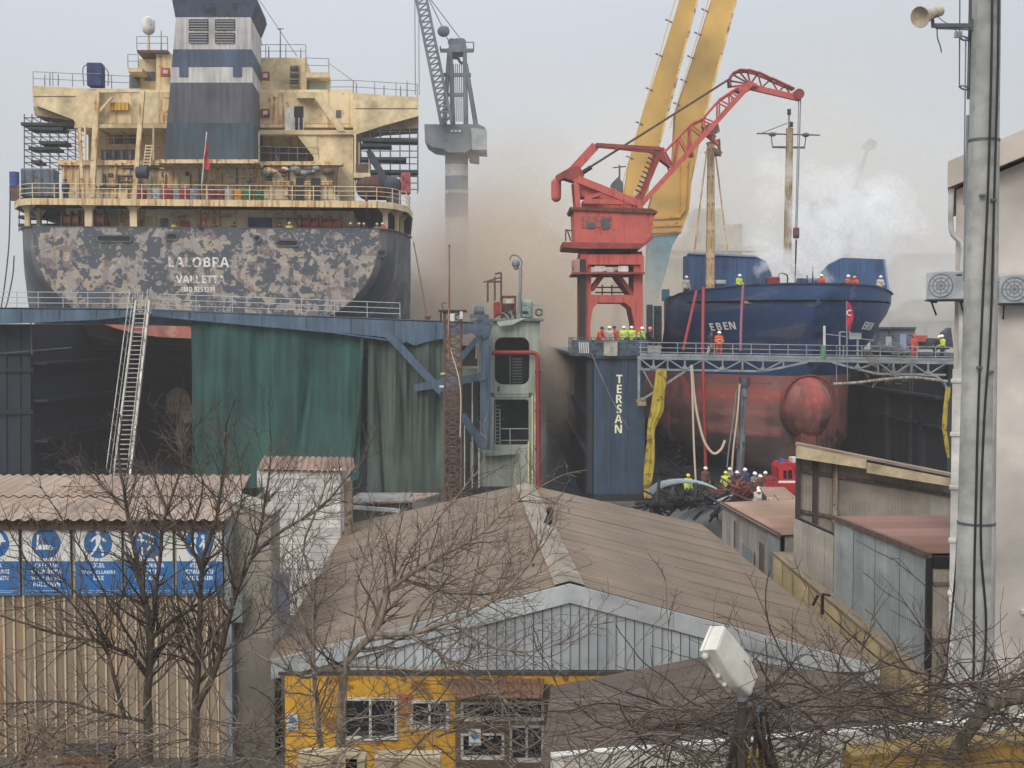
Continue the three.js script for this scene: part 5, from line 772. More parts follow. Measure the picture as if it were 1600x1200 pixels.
{ // green tarpaulins hanging under the bridge
  const sheet = (label, x0, x1, tops, bots, c, seed, lean) => {
    const N = 90, K = 24, q = [], r = mulberry(seed), ph = [r() * 6, r() * 6, r() * 6, r() * 6];
    const lerp = (tab, f) => { const i = Math.min(tab.length - 2, Math.floor(f * (tab.length - 1))), g = f * (tab.length - 1) - i; return tab[i] + (tab[i + 1] - tab[i]) * g; };
    const P = (i, k) => { const f = i / N, s = k / K, x = x0 + (x1 - x0) * f + lean * s * (f - 0.3), y = lerp(tops, f) + (lerp(bots, f) - lerp(tops, f)) * s, a = A(x, y, 82.6); const w = 0.15 + 0.85 * Math.sin(PI * Math.min(1, s * 1.2 + 0.1)); a.z += (0.32 * Math.sin(f * 17 + ph[0] + s * 1.1) + 0.14 * Math.sin(f * 43 + ph[1] - s * 1.8) + 0.05 * Math.sin(f * 88 + ph[2] + s * 2)) * w + 0.22 * Math.sin(s * 2.6 + f * 4 + ph[3]) - 0.5 * Math.exp(-Math.pow((f - 0.08 - 0.14 * s) / 0.016, 2)) * s - 0.45 * Math.exp(-Math.pow((f - 0.4 - 0.13 * s) / 0.02, 2)) * s * w - 0.45 * Math.exp(-Math.pow((f - 0.72 + 0.12 * s) / 0.02, 2)) * s * w; return a; };
    for (let i = 0; i < N; i++) for (let k = 0; k < K; k++) q.push([P(i, k + 1), P(i + 1, k + 1), P(i + 1, k), P(i, k)]);
    const g = quads(q); // smooth normals
    const o = single('tarpaulin', label, 'tarpaulin', [g], mat(c, { tex: T.streak, m: 6, roughness: 0.85 }), 'green tarpaulins hung under the dock bridge');
    return o;
  };
  sheet('bright green tarpaulin hanging under the bridge right of the ladder', 298, 568, [498, 505, 514, 524], [772, 772, 772, 748], '#33605a', 3, -10);
  sheet('dull grey green tarpaulin hanging behind the diagonal strut left of the lattice mast', 575, 694, [524, 530, 528, 524], [790, 790, 790, 790], '#596962', 9, 2);
  const pp = single('tarpaulin_edge', 'loose folded edge of the bright green tarpaulin over the dark gap', 'tarpaulin', [tube([A(567, 528, 82.2), A(563, 580, 82.1), A(560, 640, 82.2), A(552, 700, 82.3), A(548, 735, 82.3)], 0.16, 6, 24)], mat('#28544c', { tex: T.streak, m: 3 }));
}
{ // long stairway leaning against the bridge
  const t = thing('gangway_ladder', 'long pale aluminium stairway leaning up to the blue dock bridge', 'ladder', A(186, 745, 75));
  const a0 = A(177, 748, 76), a1 = A(213, 470, 81.4), b0 = A(203, 748, 76), b1 = A(234, 470, 81.4), lm = mat('#c9c6bd', { tex: T.grunge, roughness: 0.45, metalness: 0.3 });
  mesh('stringer', [beam(a0, a1, 0.12, 0.28)], lm, t); mesh('stringer', [beam(b0, b1, 0.12, 0.28)], lm, t);
  const n = 38, tr = 'tread'; for (let k = 1; k < n; k++) { const p = a0.clone().lerp(a1, k / n), q = b0.clone().lerp(b1, k / n); mesh(tr, [beam(p, q, 0.3, 0.05)], lm, t); }
  for (const [p, q, dx] of [[a0, a1, -0.22], [b0, b1, 0.05]]) { const up = V(dx, 0.75, 0.6); for (let k = 0; k <= 12; k++) { const s = p.clone().lerp(q, k / 12); mesh('rail_post', [cyl(s, s.clone().add(up), 0.025, 0.025, 5)], lm, t); } mesh('handrail', [cyl(p.clone().add(up), q.clone().add(up), 0.035, 0.035, 6)], lm, t); mesh('mid_rail', [cyl(p.clone().addScaledVector(up, 0.5), q.clone().addScaledVector(up, 0.5), 0.028, 0.028, 5)], lm, t); }
  mesh('top_gate', [beam(A(212, 478, 81.4), A(211, 452, 81.4), 0.06, 0.06), beam(A(234, 478, 81.4), A(236, 448, 81.4), 0.06, 0.06), beam(A(222, 478, 81.4), A(223, 455, 81.4), 0.05, 0.05)], lm, t);
}
{ // brown lattice mast in front of the dock
  const t = thing('lattice_mast', 'rusty brown square lattice mast in front of the blue bridge', 'mast', A(706, 775, 78));
  const xa = A(694, 600, 78).x, xb = A(720, 600, 78).x, y0 = 0, y1 = A(0, 488, 78).y, z0 = -78, z1 = -79.05, rm = mat('#71594a', { tex: T.rusty, m: 1.5 });
  for (const x of [xa, xb]) for (const z of [z0, z1]) mesh('chord', [beam(V(x, y0, z), V(x, y1, z), 0.11, 0.11)], rm, t);
  const n = 20, h = (y1 - y0) / n;
  for (let i = 0; i < n; i++) { const ya = y0 + h * i, yb = ya + h; mesh('brace', [beam(V(xa, ya, z0), V(xb, yb, z0), 0.06, 0.06)], rm, t); mesh('brace', [beam(V(xb, ya, z0 + 0.05), V(xa, yb, z0 + 0.05), 0.06, 0.06)], rm, t); mesh('brace', [beam(V(xa, ya, z1), V(xb, yb, z1), 0.06, 0.06), beam(V(xb, ya, z1 + 0.05), V(xa, yb, z1 + 0.05), 0.06, 0.06), beam(V(xa, ya, z0), V(xa, yb, z1), 0.06, 0.06), beam(V(xb, ya, z0), V(xb, yb, z1), 0.06, 0.06), beam(V(xa, ya, z1), V(xa, yb, z0), 0.06, 0.06)], rm, t); mesh('horizontal', [beam(V(xa, yb, z0), V(xb, yb, z0), 0.07, 0.07)], rm, t); }
  mesh('head_frame', [bx((xa + xb) / 2, y1 + 0.08, (z0 + z1) / 2, xb - xa + 0.7, 0.14, 1.5), bx(xa - 0.2, y1 - 0.3, z0, 0.1, 0.7, 0.1)], M.dark, t);
  mesh('floodlight', [rbx(xa + 0.55, y1 - 0.35, z0 + 0.2, 0.3, 0.5, 0.3, 0.06)], M.white, t); mesh('floodlight', [rbx(xb + 0.05, y1 - 0.2, z0 + 0.2, 0.2, 0.5, 0.25, 0.05)], M.white, t);
  mesh('cable', [tube([V(xa + 0.3, y1, z0 + 0.15), V(xa + 0.35, y1 - 2, z0 + 0.15), V(xa + 0.9, y1 - 4, z0 + 0.12), V(xb, y1 - 5.2, z0 + 0.1), V(xb - 0.05, y1 - 8, z0 + 0.1)], 0.035, 5, 30)], mat('#cfc3b0'), t);
  mesh('whip_pole', [cyl(A(702, 560, 77.8), A(702, 386, 77.8), 0.085, 0.035, 6), sph(A(702, 384, 77.8), 0.08, 6)], mat('#a5795c', { tex: T.rusty }), t);
  mesh('arm', [beam(A(694, 490, 77.9), A(690, 474, 77.9), 0.05, 0.05), beam(A(690, 474, 77.9), A(698, 473, 77.9), 0.05, 0.05)], M.dark, t);
  for (const [x, y] of [[692, 584], [690, 604]]) mesh('small_lamp', [rbx(A(x, y, 77.9).x, A(x, y, 77.9).y, -77.9, 0.3, 0.14, 0.12, 0.03)], M.white, t);
}
for (const [pts, lab, c, r] of [[[[646, 378], [652, 410], [660, 455], [666, 493]], 'dark mooring rope from the stern corner down to the blue bridge', M.rustBrown, 0.05], [[[16, 300], [14, 380], [8, 440], [2, 480]], 'dark mooring rope hanging from the ship left corner', M.dark, 0.05], [[[22, 400], [20, 430], [12, 470], [8, 482]], 'dark rope from the left stern corner down to the bridge rail', M.dark, 0.05]])
  single('mooring_rope', lab, 'rope', [tube(pts.map(([x, y], i) => A(x, y, 93 - i * 3.3)), r, 5, 20)], c);
for (const [x, lab] of [[649, 'left of the two thin hoist wires hanging beside the grey crane jib'], [655, 'right of the two thin hoist wires hanging beside the grey crane jib']]) single('hoist_wire', lab, 'wire', [cyl(A(x, 148, 130), A(x - 1, -30, 130), 0.05, 0.05, 5)], M.steel, 'hoist wires of the grey crane');

// ================================================================ grey tower crane behind, fading into smoke
{
  const D = 150, t = thing('tower_crane', 'grey slewing tower crane on a banded column, its foot lost in smoke', 'crane', V(A(713, 700, D).x, 0, -D));
  const g = mat('#7a838d', { tex: T.grunge, m: 8 }), gl = mat('#b4bcc0', { tex: T.grunge, m: 8 }), gb = mat('#66788c', { tex: T.grunge, m: 8 }), q = (x, y, z = D) => A(x, y, z), w = A(731, 300, D).x - A(713, 300, D).x, cx = A(713.5, 300, D).x;
  for (const [y0, y1, m2] of [[236, 258, g], [258, 276, gl], [276, 298, gb], [298, 303, gl], [303, 340, gb], [340, 380, gl], [380, 420, gb], [420, 560, gl]]) mesh('column_band', [cyl(V(cx, A(0, y1, D).y, -D), V(cx, A(0, y0, D).y, -D), w, w, 24)], m2, t);
  mesh('column_foot', [cyl(V(cx, 0, -D), V(cx, A(0, 560, D).y, -D), w * 1.2, w, 20)], gl, t);
  mesh('slew_ring', [cyl(q(713, 236), q(713, 226), w * 1.1, w * 1.5, 24)], g, t);
  mesh('machine_deck', [slab([[663, 194], [748, 194], [758, 199], [760, 234], [736, 232], [728, 238], [700, 238], [692, 232], [676, 230], [664, 222]], D - 3, 6)], g, t);
  mesh('cab', [slab([[736, 200], [760, 202], [760, 234], [738, 234]], D - 3.3, 2.5)], gl, t); mesh('counterweight', [slab([[733, 232], [748, 234], [748, 252], [733, 250]], D - 2, 3)], mat('#6f6a70', { tex: T.worn }), t);
  for (let k = 0; k < 3; k++) mesh('vent', [slab([[704 + k * 6, 203], [708 + k * 6, 203], [708 + k * 6, 206], [704 + k * 6, 206]], D - 3.1, 0.1)], M.white, t);
  // A-frame tower
  for (const dz of [-1.6, 1.6]) for (const [a, b, c, d] of [[694, 198, 702, 76], [708, 198, 704, 76], [728, 198, 726, 72], [744, 198, 728, 100]]) mesh('frame_leg', [cyl(q(a, b, D + dz), q(c, d, D + dz), 0.3, 0.24, 8)], g, t);
  for (const [a, b, y] of [[691, 736, 117], [698, 729, 148], [688, 740, 79]]) mesh('frame_beam', [beam(q(a, y, D - 1.6), q(b, y, D - 1.6), 0.4, 0.4)], g, t);
  mesh('sheave_block', [slab([[701, 70], [728, 68], [728, 80], [701, 82]], D - 1.5, 3)], g, t); for (const x of [706, 714, 722]) mesh('sheave', [cyl(q(x, 66, D - 0.3), q(x, 66, D + 0.3), 0.5, 0.5, 12)], g, t);
  mesh('platform_rail', [beam(q(688, 72, D), q(688, 79, D), 0.15, 0.15), beam(q(740, 66, D), q(740, 80, D), 0.15, 0.15), beam(q(728, 66, D), q(740, 66, D), 0.1, 0.1)], g, t);
  mesh('zigzag_stair', [beam(q(704, 90, D), q(716, 91, D), 0.3, 0.3), beam(q(716, 91, D), q(719, 98, D), 0.3, 0.3), beam(q(719, 98, D), q(726, 99, D), 0.3, 0.3), beam(q(726, 99, D), q(726, 84, D), 0.3, 0.3)], g, t);
  for (let k = 0; k < 6; k++) mesh('rope', [cyl(q(710 + k * 3, 190, D), q(709 + k * 3, 100, D), 0.05, 0.05, 4)], M.steel, t);
  // lattice jib
  const j0 = [[690, 196], [706, 192]], j1 = [[648, -12], [664, -14]];
  for (const dz of [-1.3, 1.3]) for (const s of [0, 1]) mesh('jib_chord', [cyl(q(...j0[s], D + dz - 3), q(...j1[s], D + dz - 3), 0.22, 0.18, 6)], g, t);
  for (let k = 0; k < 22; k++) { const P = (s, f, dz) => q(j0[s][0] + (j1[s][0] - j0[s][0]) * f, j0[s][1] + (j1[s][1] - j0[s][1]) * f, D + dz - 3), f = k / 22, f2 = (k + 1) / 22; for (const dz of [-1.3, 1.3]) mesh('jib_brace', [cyl(P(0, f, dz), P(1, f2, dz), 0.1, 0.1, 5), cyl(P(0, f2, dz), P(1, f2, dz), 0.1, 0.1, 5)], g, t); mesh('jib_brace', [cyl(P(k % 2, f, -1.3), P(k % 2, f2, 1.3), 0.08, 0.08, 4)], g, t); }
  mesh('luffing_rope', [cyl(q(666, -10, D), q(722, 64, D), 0.06, 0.06, 4), cyl(q(664, -14, D), q(694, 48, D), 0.06, 0.06, 4), cyl(q(694, 52, D), q(704, 68, D), 0.06, 0.06, 4)], M.steel, t);
  mesh('pulley_block', [sph(q(693, 49, D), 0.7, 8, [1.1, 1, 0.6]), beam(q(688, 46, D), q(701, 44, D), 0.3, 0.3)], g, t);
}
// ================================================================ right floating dock with its lettered end
{
  const t = thing('floating_dock', 'right floating dock with navy end wall carrying white vertical letters', 'floating dock', [14, 0, -80]);
  const nv = mat('#3b5168', { tex: T.streak, m: 4.5 }), side = mat('#33373f', { tex: T.streak, m: 7 }), sd2 = mat('#2b313a', { tex: T.streak, m: 5 }), X = (px, d = 80) => A(px, 600, d).x, Y = (py, d = 80) => A(800, py, d).y;
  const xl = X(928), xr = X(1008), top = Y(556), rIn = 28.8;
  mesh('pontoon_deck', [b2(xl, -1.5, -79.4, rIn + 4, 0.35, -190)], mat('#2a292c', { tex: T.concrete, m: 5 }), t);
  mesh('wing_wall', [b2(xl, 0.36, -80.15, xr, top, -190)], side, t);
  for (let i = 0; i < 3; i++) mesh('end_plate', [b2(xl + (xr - xl) / 3 * i + 0.01, 0.36, -79.95, xl + (xr - xl) / 3 * (i + 1) - 0.01, top - 0.02, -80.14)], nv, t);
  mesh('corner_fender', [cyl(V(xl - 0.15, 0.36, -80.4), V(xl - 0.15, top - 0.3, -80.4), 0.35, 0.35, 10)], sd2, t);
  for (let i = 0; i < 8; i++) mesh('side_plate', [b2(xl - 0.07, 0.4, -81.2 - i * 9, xl - 0.01, top - 0.5, -90.1 - i * 9)], [side, sd2][i % 2], t);
  for (const y of [2.6, 5.4]) mesh('rubbing_strake', [b2(xl - 0.4, y, -81.5, xl - 0.08, y + 0.3, -160)], sd2, t);
  mesh('top_ledge', [slab([[893, 531], [1012, 531], [1012, 560], [925, 560], [896, 552]], 79.7, 0.3), b2(X(893), top, -79.6, xr + 0.1, top + 0.15, -190)], mat('#566778', { tex: T.worn, m: 4 }), t);
  const L2 = ['T', 'E', 'R', 'S', 'A', 'N'], lm = mat('#e9e4c8'); L2.forEach((c, i) => mesh('letter', [text(c, 0.56, 0.04, V(X(967.5) - (i > 3 ? 0.05 : 0), Y(592 + i * 15.6), -79.95))], lm, t));
  mesh('wing_wall', [b2(rIn, 0.36, -80.2, rIn + 4, top, -190)], side, t);
  for (let i = 0; i < 6; i++) mesh('side_plate', [b2(rIn - 0.06, 0.4, -80.6 - i * 10, rIn - 0.01, top - 0.2, -90.5 - i * 10)], [sd2, side][i % 2], t);
  for (const [y, w] of [[6.6, 0.8], [4.6, 0.5]]) mesh('ledge', [b2(rIn - w, y, -80.4, rIn - 0.07, y + 0.18, -150)], sd2, t);
  for (const z of [-84, -92]) mesh('bracket_leg', [b2(rIn - 0.5, 0.4, z, rIn - 0.08, 6.6, z - 0.6)], sd2, t);
  mesh('ladder', [cyl(V(rIn - 0.12, 0.4, -87), V(rIn - 0.12, top, -87), 0.04), cyl(V(rIn - 0.12, 0.4, -87.5), V(rIn - 0.12, top, -87.5), 0.04), ...Array.from({ length: 22 }, (_, k) => cyl(V(rIn - 0.12, 0.6 + k * 0.4, -87), V(rIn - 0.12, 0.6 + k * 0.4, -87.5), 0.03))], M.steelDark, t);
  railing('railing', 'low grey railing round the top of the lettered dock end', [V(X(893), top + 0.15, -84), V(X(895), top + 0.15, -79.7), V(xr, top + 0.15, -79.7)], 1.05, 3, 1.3, M.steelDark);
  const wr = thing('white_rods', 'bundle of white rods standing at the dock edge below the red crane leg', 'rods', A(909, 556, 79.5)); for (let k = 0; k < 5; k++) mesh('rod', [cyl(A(906 + k * 3.4, 552, 79.5), A(905.5 + k * 3.3, 535, 79.5), 0.05)], M.white, wr);
  const pb = thing('control_box', 'pale grey box hanging on the dock railing above the white letters', 'box', A(954, 555, 79.4)); { const p = A(954, 545, 79.4); mesh('box', [rbx(p.x, p.y, p.z, 0.9, 0.95, 0.3, 0.04)], mat('#bdb9ab', { tex: T.grunge, m: 1 }), pb); mesh('lid', [bx(p.x, p.y + 0.5, p.z, 0.96, 0.08, 0.36)], M.steel, pb); }
  single('slack_rope', 'thin pale rope slanting down across the navy dock end', 'rope', [tube([A(924, 552, 79.3), A(938, 585, 79.4), A(958, 628, 79.6), A(982, 670, 79.7)], 0.035, 5, 20)], M.steel);
}
{ // trussed gangway between the wing walls
  const t = thing('truss_bridge', 'grey steel truss gangway with tubular rails across the right dock mouth', 'bridge', A(1240, 565, 79.5));
  const gm = mat('#9aa2a8', { tex: T.grunge, m: 2, roughness: 0.5 }), top = (px) => 559 + (px - 1000) * 0.016, d0 = 79.2, d1 = 80.6;
  const q = (px, dy, d = d0) => A(px, top(px) + dy, d);
  for (const d of [d0, d1]) { mesh('top_chord', [beam(q(996, 0, d), q(1490, 0, d), 0.13, 0.2)], gm, t); }
  const dep = (px) => px < 1195 ? 18 : px < 1262 ? 18 - (px - 1195) * 0.24 : px < 1300 ? 2 : px < 1365 ? 2 + (px - 1300) * 0.26 : 19; // the lower chord rises in the middle
  const xs = [1000, 1021, 1043, 1070, 1099, 1129, 1160, 1192, 1224, 1262, 1300, 1340, 1372, 1396, 1424, 1450, 1478];
  for (let i = 0; i + 1 < xs.length; i++) { const a = xs[i], b = xs[i + 1]; if (dep(a) > 3 || dep(b) > 3) { mesh('bottom_chord', [beam(q(a, dep(a)), q(b, dep(b)), 0.12, 0.14)], gm, t); mesh('bottom_chord', [beam(q(a, dep(a), d1), q(b, dep(b), d1), 0.12, 0.14)], gm, t); } if (dep(a) > 3) mesh('vertical', [beam(q(a, 0), q(a, dep(a)), 0.1, 0.1)], gm, t); if (Math.min(dep(a), dep(b)) > 5) mesh('diagonal', [i % 2 ? beam(q(a, dep(a)), q(b, 1), 0.09, 0.09) : beam(q(a, 1), q(b, dep(b)), 0.09, 0.09)], gm, t); if (i % 2 === 0 && dep(b) > 8) mesh('gusset', [slab([[b - 6, top(b) + dep(b) - 1], [b - 2, top(b) + dep(b) - 7], [b + 2, top(b) + dep(b) - 7], [b + 6, top(b) + dep(b) - 1]], 79.05, 0.05)], gm, t); }
  mesh('deck_plate', [beam(q(996, -2, 79.9), q(1490, -2, 79.9), 1.3, 0.06)], M.steelDark, t);
  mesh('kick_plate', [beam(q(1000, -5), q(1490, -5), 0.03, 0.16)], gm, t);
  for (const d of [d0, d1]) { for (let px = 1001; px < 1490; px += 28.8) mesh('rail_post', [cyl(q(px, -2, d), q(px, -24, d), 0.04, 0.04, 6)], gm, t); for (const h of [-9, -16, -24]) mesh('rail_bar', [cyl(q(998, h, d), q(1490, h, d), 0.035, 0.035, 6)], gm, t); }
  // left bracket down the wall
  mesh('bracket', [beam(q(998, 0), A(998, 632, d0), 0.16, 0.16), beam(A(1001, 626, d0), q(1070, 20), 0.13, 0.13), beam(q(1002, 14), A(1020, 606, d0), 0.09, 0.09), beam(q(998, 18), q(1030, 18), 0.1, 0.1)], gm, t);
  mesh('bracket_plate', [slab([[994, 624], [1008, 620], [1010, 634], [996, 634]], 79.1, 0.1)], mat('#a59f8a', { tex: T.rusty }), t);
  mesh('right_knee', [tube([q(1440, 20), q(1462, 22), A(1478, 604, d0), A(1482, 622, d0)], 0.1, 6, 16)], gm, t);
  // slack netting and pale boom near the right end
  const nt = thing('scrap_net', 'heap of grey netting tangled on the truss gangway near its right end', 'net', A(1400, 595, 79)); { const a = []; for (let i = 0; i < 70; i++) { const p = A(rr(1345, 1428), rr(530, 598), 79 + rr(-0.3, 0.3)), r = rr(2, 10); a.push(tube([p, p.clone().add(V(rr(-0.3, 0.3), rr(-0.3, 0.3), 0.05)), p.clone().add(V(rr(-0.45, 0.45), rr(-0.5, 0.2), 0)), p.clone().add(V(rr(-0.2, 0.2), rr(-0.3, 0.3), -0.05))], 0.018, 4, 8)); } mesh('netting', a, mat('#7e7a70'), nt); }
  const pbm = thing('slack_boom', 'pale pipe slung slightly askew below the truss gangway', 'pipe', A(1390, 596, 78.8)); mesh('pipe', [tube([A(1302, 600, 78.8), A(1338, 598, 78.8), A(1380, 593, 78.8), A(1426, 590, 78.8), A(1480, 596, 78.8)], 0.1, 7, 20)], mat('#aeb0ac', { tex: T.rusty }), pbm); mesh('end_rods', [cyl(A(1307, 596, 78.9), A(1307, 540, 78.9), 0.03), cyl(A(1324, 600, 78.9), A(1324, 520, 78.9), 0.03)], M.steel, pbm);
  // white pole and gate frame
  const gp = thing('gate_frame', 'grey gate frame with flag staff standing on the truss gangway', 'gate', A(1330, 560, 79.3)); for (const [a, y0, y1, r] of [[1312, 562, 519, 0.06], [1340, 562, 528, 0.08], [1323, 562, 470, 0.05]]) mesh('post', [cyl(A(a, y0, 79.3), A(a, y1, 79.3), r, r, 6)], gm, gp); mesh('panel', [slab([[1327, 520], [1346, 520], [1346, 530], [1327, 530]], 79.2, 0.1)], mat('#9fb0ac', { tex: T.grunge }), gp); mesh('cross_bar', [cyl(A(1290, 522, 79.3), A(1365, 532, 79.3), 0.03), cyl(A(1312, 519, 79.3), A(1330, 519, 79.3), 0.04)], gm, gp);
  const wp = thing('white_post', 'white upright tube with green base on the truss gangway', 'post', A(1288, 562, 79.3)); mesh('tube', [cyl(A(1288, 550, 79.3), A(1288, 509, 79.3), 0.09, 0.09, 8)], M.white, wp); mesh('base', [cyl(A(1286, 562, 79.3), A(1286, 540, 79.3), 0.22, 0.16, 8)], mat('#5f8f6d', { tex: T.grunge }), wp);
  const fl = thing('flag', 'small red flag with white crescent hanging on the gangway staff', 'flag', A(1326, 516, 79.2)); { const q2 = [], mk = []; for (let i = 0; i < 10; i++) { const f0 = i / 10, f1 = (i + 1) / 10, P2 = (f, s) => A(1323 + s * (7 + 3 * Math.sin(f * 4)) , 470 + f * 44 + s * 6, 79.2).add(V(0, 0, 0.07 * Math.sin(f * 8 + s * 4))); for (let s = 0; s < 3; s++) q2.push([P2(f0, s / 3), P2(f0, (s + 1) / 3), P2(f1, (s + 1) / 3), P2(f1, s / 3)]); } mesh('cloth', [quads(q2)], mat('#b92a41', { roughness: 0.9 }), fl); const c = A(1327.5, 489, 79.0); mesh('crescent', [flat(new THREE.TorusGeometry(0.16, 0.05, 5, 16, 4.3), mm([c.x, c.y, c.z], [0, 0, 1]))], M.white, fl); }
  const pl = thing('steel_column', 'blue grey round steel column under the truss gangway before the red hull', 'column', A(1156, 770, 79.6)); mesh('shaft', [cyl(A(1154, 775, 79.6), A(1163, 598, 79.6), 0.27, 0.23, 12)], mat('#76838f', { tex: T.rusty, m: 3 }), pl); mesh('head', [beam(A(1130, 597, 79.6), A(1206, 600, 79.6), 0.08, 0.08), cyl(A(1163, 604, 79.6), A(1163, 590, 79.6), 0.36, 0.36, 10)], M.steelDark, pl); mesh('side_pipe', [cyl(A(1152, 700, 79.4), A(1154, 598, 79.4), 0.1, 0.1, 8)], mat('#8a7566', { tex: T.rusty }), pl); mesh('base_plate', [cyl(V(A(1154, 775, 79.6).x, 0.004, -79.6), V(A(1154, 775, 79.6).x, 0.6, -79.6), 0.5, 0.4, 12)], M.steelDark, pl);
}
{ // yellow tarpaulin bundles, hoses
  const yt = (label, pts, r, tw) => { const g = []; const N = pts.length; const cur = new THREE.CatmullRomCurve3(pts.map((p) => A(p[0], p[1], 78.9))), n = 40, rad = (f) => { const i = Math.min(N - 2, Math.floor(f * (N - 1))), h = f * (N - 1) - i; return (pts[i][2] + (pts[i + 1][2] - pts[i][2]) * h) * 78.9 / FOC; }; const P = (i, k) => { const f = i / n, c = cur.getPoint(f), a = k / 22 * 2 * PI, rr2 = rad(f) * (0.78 + 0.22 * Math.sin(a * 5 + f * tw) + 0.12 * Math.sin(a * 9 - f * 13)); return c.add(V(Math.cos(a) * rr2, 0, Math.sin(a) * rr2 * 0.6)); }; for (let i = 0; i < n; i++) for (let k = 0; k < 22; k++) g.push([P(i, k), P(i, k + 1), P(i + 1, k + 1), P(i + 1, k)]); return single('yellow_tarpaulin', label, 'tarpaulin', [quads(g)], mat('#c9b13f', { tex: T.worn, m: 3, roughness: 0.8 }), 'yellow tarpaulins bunched under the truss gangway'); };
  yt('yellow tarpaulin bunched and hanging at the left end of the truss gangway', [[1033, 578, 8], [1030, 605, 10], [1026, 640, 11], [1018, 668, 6], [1017, 690, 7], [1016, 720, 8], [1012, 750, 7], [1011, 764, 5], [1012, 778, 6]], 1, 7);
  yt('yellow tarpaulin hanging at the right end of the truss gangway beside the white downpipe', [[1481, 605, 4], [1477, 640, 4], [1476, 670, 4], [1480, 700, 3], [1482, 715, 2]], 1, 5);
  const hose = (name, label, pts, d, r, m2) => single(name, label, 'hose', [tube(pts.map((p) => A(p[0], p[1], p[2] ?? d)), r, 7, 60)], m2);
  hose('fire_hose', 'red fire hose running straight down from the gangway past the red hull', [[1099, 450, 84], [1098, 540, 80], [1099, 600, 79], [1101, 680, 79], [1103, 745, 79]], 79, 0.11, M.hoseRed);
  hose('fire_hose', 'slanting red hose on the blue bow left of the straight red hose', [[1088, 455, 85], [1078, 500, 82], [1067, 548, 80.4]], 80, 0.1, M.hoseRed);
  hose('fire_hose', 'purple red hose hanging over the blue bow right of the ship name', [[1161, 446, 84.5], [1158, 500, 82], [1157, 550, 79.6]], 80, 0.1, mat('#83475c'));
  hose('fire_hose', 'pale hose sagging in a deep loop below the truss gangway', [[1081, 572], [1085, 620], [1092, 660], [1103, 695], [1116, 709], [1126, 703], [1133, 688]], 78.8, 0.09, M.hoseTan);
  hose('fire_hose', 'pale hose hanging straight to the ground left of the sagging loop', [[1080, 570], [1082, 620], [1084, 690], [1087, 750]], 78.7, 0.07, M.hoseTan);
  hose('fire_hose', 'thin pale hose hanging left of the steel column', [[1156, 600], [1152, 650], [1146, 700], [1143, 740]], 78.8, 0.06, M.hoseTan);
  hose('fire_hose', 'thin grey hose hanging from the column left side', [[1151, 610], [1145, 660], [1139, 700], [1136, 730]], 79, 0.05, M.steel);
}
